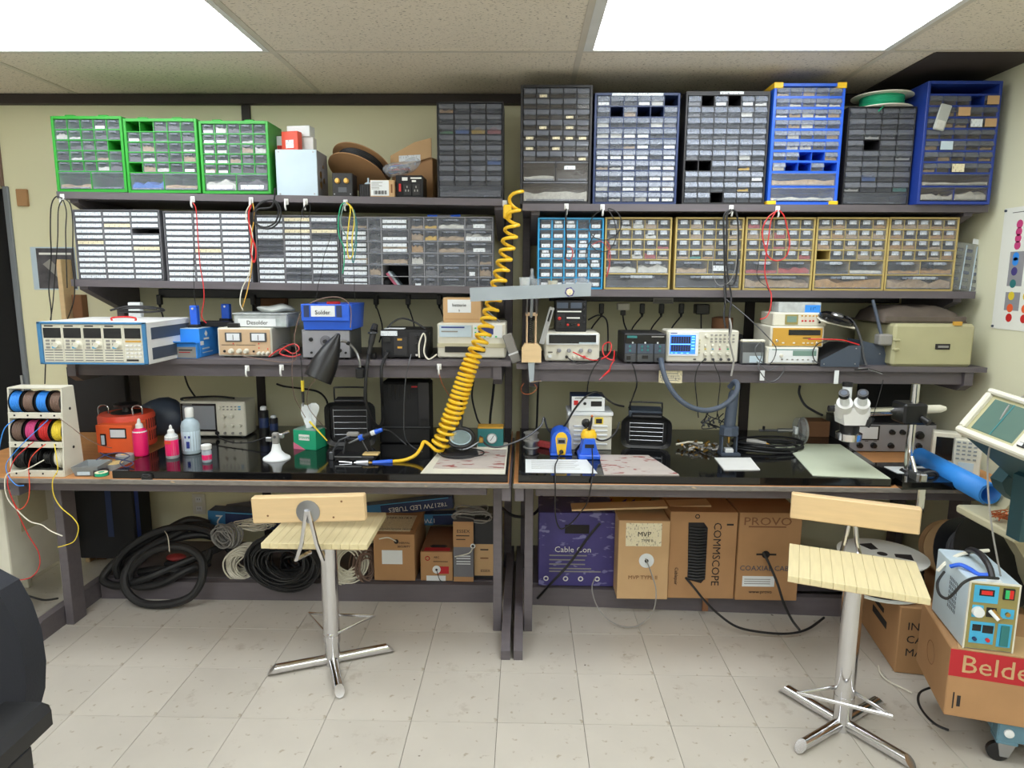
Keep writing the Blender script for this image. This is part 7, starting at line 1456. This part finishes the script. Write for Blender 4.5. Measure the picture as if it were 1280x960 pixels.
coil('cable_coil', 'beige wire coil at the right of the left stool column', 434, 700, 3.06, .10, .11, 44, .0036, 'wire_white', R(30), seed=6)
coil('cable_coil', 'brown wire coil next to the beige one', 456, 705, 3.09, .06, .10, 34, .0036, 'wire_brown', R(35), seed=7)
coil('cable_coil', 'pale wire hank lying above the coils', 318, 655, 3.16, .10, .018, 8, .0034, 'wire_white', R(5), seed=8)
coil('cable_coil', 'loose grey wire hank lying on the cable boxes', 590, 642, 3.12, .10, .026, 13, .0034, 'wire_grey', 0, thick=.05, seed=9)
# cable-pull boxes, left
def carton(label, px0, px1, py0, py1, Y, depth, m, zb=LS, rz=0., lean=0.): return Inst('cable_carton', label, 'box', px0, px1, py0, py1, zb, depth, m, Y=Y, rz=rz, bev=.002, group='cable-pull cartons under the desks')
it = carton('brown cable carton with white labels and a pulled wire', 468, 519, 668, 727, 3.06, .36, 'card')
G().box(it.u(.06), it.u(.86), .04, .26, it.h, it.h+.001).obj('label', 'label_y', it.t); text(it.t, '6 CONDUCTOR (SHLD)', it.u(.46), it.h+.0012, .017, 'ink', .065, rot=(0, 0, 0)); text(it.t, '.1022-3518.9', it.u(.42), it.h+.0012, .026, 'ink', .22, rot=(0, 0, 0)); it.rect('label', .2, .7, .36, .66, 'paper', -.001, 0); it.txt('THERMAL', .74, .82, .014, 'ink', -.002); it.txt('SECURITY', .74, .74, .014, 'ink', -.002)
G().lathe([(.011, 0), (.011, -.003)], 16, (it.u(.56), -.001, it.v(.85)), 'y').obj('pull_hole', 'ink', it.t); G().tube(smooth([(it.u(.56), -.001, it.v(.85)), (it.u(.4), -.03, it.v(.98)), (it.u(.18), -.03, it.v(.95))], 5), .003, 6).obj('pulled_wire', 'wire_white', it.t)
it = carton('low brown cable carton with dark red top and handle hole', 526, 566, 690, 727, 3.065, .34, 'card')
G().box(it.u(.02), it.u(.98), .005, .335, it.h, it.h+.001).obj('top_panel', 'card_dk', it.t); G().box(it.u(.1), it.u(.9), .01, .05, it.h+.001, it.h+.0016).obj('red_band', 'ink_red', it.t); G().prism([(it.u(.24), .07), (it.u(.32), .05), (it.u(.72), .05), (it.u(.8), .07), (it.u(.72), .085), (it.u(.32), .085)], it.h+.001, it.h+.002, 'z').obj('handle_hole', 'ink', it.t); it.rect('red_block', .5, .88, .25, .5, 'ink_red', -.001, 0); it.rect('label', .18, .78, .0, .18, 'paper', -.001, 0); it.txt('ABC', .5, .82, .014, 'ink', -.002); it.rect('print_line', .4, .85, .66, .68, 'ink', -.001, 0)
G().lathe([(.02, 0), (.02, -.003), (.008, -.004)], 20, (it.u(.5), -.001, it.v(.40)), 'y').obj('pull_bushing', 'paper', it.t); G().lathe([(.006, 0), (.006, -.002)], 12, (it.u(.5), -.004, it.v(.40)), 'y').obj('pull_hole', 'ink', it.t); G().torus((it.u(.22), -.0015, it.v(.78)), .010, .002, 16, 4, 'y').obj('logo_ring', 'ink_red', it.t); G().tube(smooth([(it.u(.5), -.005, it.v(.40)), (it.u(.6), -.02, it.v(.12)), (it.u(.68), -.015, it.v(.02))], 5), .002, 6).obj('pulled_wire', 'black', it.t)
it = carton('grey and orange cable carton standing beside the bench leg', 567, 592, 652, 727, 3.06, .2, 'grey_md')
it.rect('orange_panel', .0, 1., .58, 1., 'card', -.001, 0); it.txt('ESSEX', .5, .84, .022, 'ink', -.002, sx=1.1); it.rect('print_line', .15, .8, .76, .775, 'ink', -.002, 0); it.rect('print_line', .15, .6, .7, .712, 'ink', -.002, 0)
for v in (.42, .38, .33, .29): it.rect('print_line', .15, .85, v, v+.015, 'paper', -.001, 0)
it.rect('orange_base', 0, 1, 0, .08, 'card', -.001, 0); G().lathe([(.012, 0), (.012, -.002)], 14, (it.u(.97), -.001, it.v(.6)), 'y').obj('pull_bushing', 'paper', it.t); G().lathe([(.007, 0), (.007, -.003)], 12, (it.u(.97), -.001, it.v(.6)), 'y').obj('pull_hole', 'ink', it.t); G().tube(smooth([(it.u(.97), -.002, it.v(.58)), (it.u(.8), -.03, it.v(.52)), (it.u(.1), -.03, it.v(.46))], 5), .0028, 6).obj('pulled_wire', 'wire_white', it.t)
it = carton('dark grey carton with orange lower front behind the bench leg', 593, 618, 648, 721, 3.09, .18, 'charcoal')
it.rect('orange_panel', .0, 1., .06, .58, 'card_lt', -.001, 0); it.txt('ESSEX', .55, .14, .018, 'ink', -.002); it.rect('print_line', .3, .7, .34, .36, 'card_dk', -.002, 0); it.rect('print_line', .3, .7, .48, .5, 'ink', -.002, 0)
# black tower and blue sheet beyond the hose
t = thing('dark_cabinet', 'tall black cabinet standing behind the left desk leg', 'cabinet', (at(140, 740, 3.3).x, 3.27, LS)); G().box(-.13, .17, 0, .16, 0, .62, .004).obj('body', 'black_soft', t); G().box(.17, .172, .02, .05, .0, .6).obj('blue_edge', 'blue_dark', t); G().box(.03, .06, -.002, 0, .12, .6).obj('blue_strip', 'navy', t)
# beige appliance left of the bench leg
p0, p1 = at(-60, 735, 2.76), at(17, 735, 2.76); ap = thing('appliance_cabinet', 'beige appliance cabinet partly hidden at the far left', 'cabinet', ((p0.x+p1.x)/2, 2.76, 0)); w2 = (p1.x-p0.x)/2
zt2 = .655; zb2 = p1.z
G().box(-w2, w2, 0, .42, zb2, zt2, .004).obj('body', 'cream', ap); G().box(-w2, w2, -.004, 0, zb2+.004, zt2, .002).obj('front_door', 'cream', ap); G().box(w2, w2+.001, .08, .25, zt2-.25, zt2-.05).obj('side_label', 'beige', ap)
for y in (.03, .36):
    for x in (-w2+.03, w2-.05): G().box(x, x+.03, y, y+.03, 0, zb2, .003).obj('foot', 'cream', ap)
# ---------------- under the right desk
it = carton('purple cable carton with handle hole and white print', 673, 767, 641, 728, 3.03, .24, 'purple', rz=0)
it.rect('handle_hole', .34, .66, .72, .84, 'ink', -.003, .004); it.txt('Cable Con', .45, .5, .040, 'ink_white', -.002)
for v in (.42, .36, .3, .24, .2): it.rect('print_line', .14, random.uniform(.6, .85), v-.008, v+.008, 'wire_grey', -.0015, 0)
for u in (.1, .36, .56, .78): G().torus((it.u(u), -.001, it.v(.1)), .010, .003, 14, 4, 'y').obj('print_icon', 'ink_white', it.t)
cable('strap', 'black cable strap hanging across the purple carton', [(750, 654, 2.98), (735, 672, 2.975), (712, 704, 2.97), (690, 728, 2.96), (672, 748, 2.99)], .006, 'black')
it = carton('tan cable carton with large round white pull bushing', 771, 834, 651, 744, 2.905, .26, 'card_lt')
it.rect('label', .14, .84, .68, .97, 'label_y', -.001, 0); it.txt('MVP', .5, .83, .032, 'ink', -.002); it.txt('TYPE II', .56, .75, .018, 'ink', -.002); it.txt('MVP TYPE II', .5, .28, .026, 'card_dk', -.002)
G().lathe([(.034, 0), (.034, -.003), (.012, -.004)], 24, (it.u(.56), -.001, it.v(.50)), 'y').obj('pull_bushing', 'paper', it.t); G().lathe([(.009, 0), (.009, -.002)], 14, (it.u(.56), -.005, it.v(.50)), 'y').obj('pull_hole', 'ink', it.t)
cable('pulled_cable', 'thin grey cable looping from the tan carton onto the floor', [(807, 698, 2.895), (814, 716, 2.87), (820, 738, 2.84), (817, 762, 2.82), (803, 779, 2.82), (784, 784, 2.80), (762, 776, 2.84), (746, 757, 2.88), (740, 735, 2.95), (744, 722, 2.99)], .0028, 'wire_grey')
it = carton('brown cable carton with a window showing black cable turns', 834, 917, 640, 741, 2.92, .26, 'card')
g = G(); hw = [( .30, .22), (.50, .18), (.56, .24), (.56, .82), (.50, .88), (.27, .88), (.28, .6)]
G().prism([(it.u(a), it.v(b)) for a, b in hw], -.0012, 0, 'y').obj('window', 'ink', it.t)
for k in range(18): G().tube([(it.u(.29), -.003, it.v(.24+.034*k)), (it.u(.42), -.010, it.v(.235+.034*k)), (it.u(.55), -.003, it.v(.24+.034*k))], .0058, 6).obj('cable_turn', 'rubber', it.t)
it.txt('COMMSCOPE', .70, .52, .05, 'ink', -.002, rot=(R(90), R(90), 0)); it.txt('Cablepair', .12, .26, .022, 'ink', -.002, rot=(R(90), R(90), 0)); G().torus((it.u(.4), -.001, it.v(.95)), .009, .002, 14, 4, 'y').obj('print_icon', 'ink', it.t); it.rect('print_line', .84, .94, .85, .87, 'ink', -.001, 0)
it = carton('brown coaxial cable carton at the right end of the row', 919, 996, 641, 744, 2.91, .26, 'card')
it.txt('PROVO', .45, .90, .052, 'card_dk', -.002, sx=1.25); it.rect('print_line', .15, .75, .835, .85, 'card_dk', -.001, 0); it.txt('COAXIAL CABLE', .5, .37, .034, 'slate', -.002); it.txt('www.provo', .4, .1, .022, 'ink', -.002); it.rect('label', .1, .62, .16, .28, 'paper', -.001, 0)
for v in (.19, .215, .24): it.rect('print_line', .13, .55, v, v+.008, 'wire_grey', -.0018, 0)
G().lathe([(.018, 0), (.018, -.002)], 16, (it.u(.45), -.001, it.v(.53)), 'y').obj('pull_hole', 'ink', it.t); it.rect('hole_slit', .3, .62, .52, .54, 'ink', -.0018, 0)
cable('pulled_cable', 'black coax cable running from the windowed carton across the floor', [(857, 722, 2.905), (868, 735, 2.86), (880, 750, 2.84), (896, 766, 2.83), (920, 783, 2.78), (950, 790, 2.76), (985, 792, 2.75), (1010, 786, 2.79), (1030, 772, 2.88)], .0055, 'rubber')
cable('pulled_cable', 'black coax cable hanging from the rightmost carton to the floor', [(954, 690, 2.895), (962, 706, 2.87), (972, 730, 2.84), (980, 755, 2.82), (990, 775, 2.80), (1000, 788, 2.77)], .0055, 'rubber')
tag(G().prism([(on(885, 766, .045).x-.013, .03), (on(885, 766, .045).x+.013, .03), (on(885, 766, .045).x+.011, .094), (on(885, 766, .045).x-.011, .094)], 2.925, 2.94, 'y').obj('cardboard_scrap', 'card_dk'), 'torn cardboard flap hanging below the windowed cable carton', 'cardboard')
t = thing('wood_plank', 'thin pale wooden plank lying on the cable cartons', 'plank', at(815, 637, 2.99)); a_, b_ = at(715, 638, 2.99)-Vector(t.location), at(889, 633, 2.99)-Vector(t.location); G().prism([(a_.x, a_.z-.004), (b_.x, b_.z-.004), (b_.x, b_.z+.006), (a_.x, a_.z+.004)], 0, .09, 'y').obj('board', 'pine', t)
t = thing('yellow_carton', 'yellow and purple printed carton at the back under right desk', 'box', (at(778, 632, 3.3).x, 3.3, LS)); w2 = (at(814, 632, 3.3).x-at(742, 632, 3.3).x)/2; zt2 = at(778, 621, 3.3).z-LS; G().box(-w2, w2, 0, .12, 0, zt2, .002).obj('body', 'ochre', t)
for k, (u, m) in enumerate(((-.7, 'c_red'), (-.2, 'purple'), (.1, 'purple'), (.65, 'ink'))): G().prism([(w2*u-.03, zt2-.075), (w2*u+.04, zt2-.04), (w2*u+.05, zt2-.01), (w2*u-.02, zt2-.05)], -.001, 0, 'y').obj('print_shape', m, t)
cable('cord', 'black cord bridging between the benches under the desks', [(625, 632, 3.2), (636, 642, 3.15), (650, 646, 3.12), (668, 642, 3.15), (676, 630, 3.25), (677, 618, 3.35)], .007, 'rubber')
# ---------------- office chair at the lower left
ch = thing('office_chair', 'black office chair cut off at the lower left edge', 'chair', (-1.66, 1.42, 0))
o = Vector(ch.location)
pr = [at(*p_, 1.5)-o for p_ in ((-60, 715), (-20, 722), (5, 735), (22, 765), (34, 800), (40, 840), (39, 875), (33, 898), (30, 940), (-60, 945))]
G().prism([(p_.x, p_.z) for p_ in pr], .06, .13, 'y').obj('backrest', 'chair_fabric', ch)
a_, b_ = at(-40, 905, 1.32)-o, at(36, 945, 1.32)-o
G().box(a_.x, b_.x, -.20, .0, b_.z, a_.z, .02).obj('armrest', 'black', ch); G().box(a_.x+.04, b_.x-.02, -.14, -.06, .40, b_.z, .006).obj('arm_post', 'black', ch); G().box(-.26, .26, -.42, .06, .38, .45, .02).obj('seat', 'chair_fabric', ch); G().cyl((0, -.18, .08), (0, -.18, .38), .025, .025).obj('gas_lift', 'black', ch); G().box(-.04, .04, .06, .10, .36, .55, .004).obj('back_bar', 'black', ch)
for k in range(5):
    a2 = 2*math.pi*k/5+.3; e = (.28*math.cos(a2), -.18+.28*math.sin(a2)); G().tube([(0, -.18, .09), (e[0], e[1], .07)], [.025, .016], 8).obj('base_spoke', 'black', ch); G().lathe([(.02, -.014), (.03, 0), (.02, .014)], 14, (e[0], e[1], .031), 'x').obj('caster', 'black', ch)
cable('cord', 'grey cord lying behind the appliance foot on the floor', [(18, 741, 2.7), (35, 745, 2.75), (55, 750, 2.85), (72, 748, 2.95)], .005, 'gunmetal')
# ---------------- clips and leads hanging from the shelf edges
def hook(label, px, py, Y, h=.045):
    t = thing('cord_clip', label, 'clip', at(px, py, Y-.001), group='white cord clips on the shelf edges'); G().box(-.010, .010, -.004, 0, -.014, .012, .002).obj('pad', 'white', t); G().tube(smooth([(0, -.004, .004), (0, -.016, -.008), (0, -.018, -h*.6), (0, -.010, -h*.8)], 4), .0042, 6).obj('hook', 'white', t)
for label, px, py, Y in (
    ('white cord clip at the left end of left top shelf', 78, 246, Y1), ('white cord clip under the middle green cabinet', 241, 249, Y1), ('white cord clip under the right green cabinet', 314, 250, Y1), ('white cord clip under the grey metal box, left one', 358, 252, Y1), ('white cord clip under the grey metal box, right one', 382, 252, Y1), ('white cord clip holding the green and yellow leads', 432, 253, Y1),
    ('white cord clip beside the yellow hose fitting', 631, 254, Y1), ('white cord clip below the tall black-brown cabinet', 708, 258, Y1), ('white cord clip below the slate-blue cabinet', 753, 259, Y1), ('white cord clip holding the black lead bundle', 914, 260, Y1), ('white cord clip holding the red looped leads', 972, 261, Y1),
    ('white cord clip below the tan power supply', 309, 460, Y3), ('white cord clip left of the conical lamp', 352, 459, Y3), ('white cord clip below the cream device', 549, 458, Y3)): hook(label, px, py, Y)
YH = Y1-.025
for nm, pts, r_, m in (
    ('leftmost black cord hanging off the left top shelf end', [(78, 248, YH), (70, 246, YH), (64, 258, YH), (63, 290, 3.06), (64, 320, 3.1), (61, 360, 3.1), (64, 395, 3.1), (58, 440, 3.1), (56, 480, 3.1)], .0026, 'rubber'),
    ('second black cord hanging off the left top shelf end', [(78, 250, YH), (73, 262, YH), (72, 300, 3.06), (69, 340, 3.1), (66, 380, 3.1), (63, 400, 3.1)], .0022, 'rubber'),
    ('third black cord hanging off the left top shelf end', [(79, 250, YH), (83, 265, YH), (82, 290, YH), (83, 330, 3.06), (84, 360, 3.06)], .0022, 'rubber'),
    ('fourth black cord hanging off the left top shelf end', [(80, 248, YH), (88, 256, YH), (91, 280, YH), (91, 320, 3.06), (93, 370, 3.06), (84, 400, 3.1)], .0024, 'rubber'),
    ('red clip lead hanging under the middle green cabinet', [(241, 253, YH), (245, 262, YH), (247, 290, YH), (250, 330, YH), (254, 355, YH), (255, 375, YH-.02), (252, 395, 3.0), (258, 404, 3.0)], .0022, 'red'),
    ('thin dark lead beside the red clip lead', [(241, 253, YH), (243, 290, YH), (242, 330, YH), (243, 370, YH), (246, 385, 3.02)], .0014, 'rubber'),
    ('white lead hanging under the right green cabinet', [(314, 254, YH), (308, 264, YH), (308, 275, YH), (314, 285, YH), (316, 305, YH), (312, 340, YH), (303, 360, YH), (300, 378, 3.0), (304, 388, 3.0)], .0024, 'wire_white'),
    ('yellow lead hanging under the right green cabinet', [(316, 254, YH), (318, 270, YH), (314, 300, YH), (315, 330, YH), (311, 355, YH), (306, 375, 3.0), (302, 386, 3.0)], .0024, 'ochre'),
    ('red clip bundle hanging under the right green cabinet', [(314, 256, YH), (311, 268, YH), (313, 290, YH), (319, 308, YH), (320, 320, YH), (317, 328, YH), (314, 314, YH), (316, 300, YH)], .0036, 'red'),
    ('black cord coil hung under the grey metal box', [(318, 262, YH), (328, 252, YH), (344, 251, YH), (351, 264, YH), (348, 278, YH), (336, 286, YH), (322, 282, YH), (316, 270, YH), (324, 256, YH), (340, 250, YH), (348, 262, YH), (344, 278, YH), (330, 284, YH), (319, 277, YH), (322, 262, YH), (340, 258, YH), (344, 235, YH)], .0038, 'rubber'),
    ('thin black leads hanging under the grey metal box', [(382, 256, YH), (377, 266, YH), (385, 272, YH), (388, 258, YH), (383, 256, YH), (376, 275, YH), (377, 320, YH), (376, 365, YH)], .0014, 'rubber'),
    ('thin black lead with probe hanging before the grey cabinets', [(414, 292, YH), (410, 306, YH), (405, 320, YH), (402, 340, YH), (398, 355, YH), (396, 368, YH), (394, 378, 3.03)], .0014, 'rubber'),
    ('green lead loop hanging before the grey cabinets', [(431, 253, YH), (426, 258, YH), (423, 275, YH), (424, 295, YH), (430, 310, YH), (430, 330, YH), (428, 342, YH)], .0028, 'mint'),
    ('yellow lead loop hanging before the grey cabinets', [(433, 253, YH), (438, 260, YH), (436, 280, YH), (434, 305, YH), (436, 322, YH), (441, 318, YH), (440, 300, YH), (443, 275, YH), (440, 260, YH), (434, 254, YH)], .0028, 'yellow_pl'),
    ('pale green lead loop hanging before the grey cabinets', [(432, 253, YH), (428, 262, YH), (426, 280, YH), (433, 296, YH), (438, 310, YH), (444, 302, YH), (444, 280, YH), (441, 262, YH)], .0026, 'lcd_green'),
    ('teal clip lead hanging at the right of the lead loops', [(442, 262, YH), (446, 280, YH), (445, 300, YH), (440, 318, YH), (442, 328, YH), (446, 302, YH)], .0026, 'teal'),
    ('long thin black lead hanging past the second shelf', [(441, 325, YH), (443, 345, YH), (443, 365, YH), (444, 375, 3.03)], .0014, 'rubber'),
    ('black strap hanging under the tall black-brown cabinet', [(708, 261, YH), (707, 280, YH), (708, 300, YH), (707, 318, YH), (706, 324, YH)], .004, 'rubber'),
    ('dark red lead loop hung on the black strap', [(707, 323, YH), (712, 326, YH), (716, 318, YH), (714, 310, YH), (709, 308, YH)], .003, 'c_red'),
    ('black cord loops hung below the slate-blue cabinet', [(753, 262, YH), (742, 270, YH), (736, 284, YH), (742, 296, YH), (756, 300, YH), (770, 294, YH), (777, 280, YH), (772, 266, YH), (760, 261, YH), (768, 276, YH), (770, 296, YH), (762, 312, YH), (748, 314, YH), (738, 304, YH), (744, 292, YH), (734, 310, YH), (733, 325, YH), (741, 338, YH)], .0024, 'rubber'),
    ('dark red lead tangled below the slate-blue cabinet', [(757, 300, YH), (762, 308, YH), (760, 320, YH), (762, 332, YH), (758, 346, YH), (763, 318, YH), (752, 302, YH), (740, 306, YH)], .0022, 'c_red'),
    ('left strand of the black lead bundle below dark grey cabinet', [(913, 262, YH), (905, 270, YH), (905, 300, YH), (906, 340, YH), (907, 370, YH), (905, 395, 2.97), (907, 410, 2.95)], .0042, 'rubber'),
    ('middle strand of the black lead bundle below dark grey cabinet', [(914, 262, YH), (909, 268, YH), (908, 300, YH), (909, 340, YH), (914, 370, YH), (912, 395, 2.96), (912, 420, 2.95)], .0042, 'charcoal'),
    ('right strand of the black lead bundle below dark grey cabinet', [(915, 262, YH), (921, 268, YH), (923, 300, YH), (921, 340, YH), (916, 356, YH), (906, 356, YH), (907, 380, 3.0)], .0042, 'rubber'),
    ('thin grey lead looped with the black lead bundle', [(912, 262, YH), (904, 272, YH), (920, 264, YH), (922, 290, YH), (920, 330, YH), (912, 352, YH), (898, 356, YH), (891, 340, YH), (892, 310, YH)], .0016, 'wire_grey'),
    ('outer red test lead loop below the yellow-cornered cabinet', [(972, 263, YH), (960, 272, YH), (953, 288, YH), (955, 305, YH), (960, 320, YH), (970, 326, YH), (982, 321, YH), (987, 305, YH), (984, 285, YH), (980, 270, YH), (974, 263, YH)], .0028, 'red'),
    ('inner red test lead loop below the yellow-cornered cabinet', [(971, 263, YH), (964, 275, YH), (961, 295, YH), (958, 315, YH), (956, 340, YH), (960, 358, YH), (964, 368, YH), (963, 385, 3.0), (958, 396, 2.98), (950, 399, 2.98)], .0026, 'red'),
    ('thin black lead below the red looped leads', [(950, 320, YH), (946, 340, YH), (950, 352, YH), (958, 358, YH), (961, 364, YH)], .0016, 'rubber'),
    ('grey probe hanging in front of the blue-screen oscilloscope', [(912, 398, 2.95), (914, 410, 2.93), (912, 425, 2.92), (915, 440, 2.92), (917, 452, 2.92), (914, 470, 2.91)], .0045, 'wire_grey'),
    ('thin brown wire dropping from lamp hood to the wipes carton', [(399, 470, 2.86), (388, 482, 2.9), (384, 495, 2.92), (386, 510, 2.94), (400, 528, 2.96), (408, 536, 2.97)], .0016, 'wire_brown'),
    ('copper-toned wire hanging left of the wipes carton', [(366, 440, 2.93), (365, 470, 2.92), (368, 495, 2.93), (375, 510, 2.95), (382, 522, 2.97)], .0016, 'wire_brown'),
    ('black cord sagging behind the conical lamp under third shelf', [(346, 480, 3.4), (356, 483, 3.38), (380, 486, 3.36), (398, 490, 3.3), (408, 500, 3.22), (411, 515, 3.15)], .005, 'rubber'),
    ('black cord hanging behind the coiled hose, left strand', [(592, 476, 3.3), (590, 495, 3.3), (594, 515, 3.28), (600, 530, 3.24), (612, 535, 3.2)], .005, 'rubber'),
    ('black cord hanging behind the coiled hose, right strand', [(618, 474, 3.36), (616, 495, 3.36), (613, 520, 3.34), (612, 540, 3.3)], .007, 'rubber'),
    ('black cord hanging at the left end of right bench wall', [(673, 476, 3.35), (672, 500, 3.35), (671, 530, 3.3), (669, 545, 3.2)], .006, 'rubber'),
    ('black cord behind the left desk oscilloscope', [(231, 470, 3.42), (236, 484, 3.4), (247, 500, 3.35), (252, 505, 3.3)], .005, 'rubber'),
    ('orange thin wires dangling under the cream device', [(549, 468, 2.92), (553, 480, 2.92), (560, 492, 2.93), (566, 500, 2.94)], .0018, 'copper')):
    cable('hanging_lead' if 'lead' in nm else 'cord', nm, pts, r_, m)
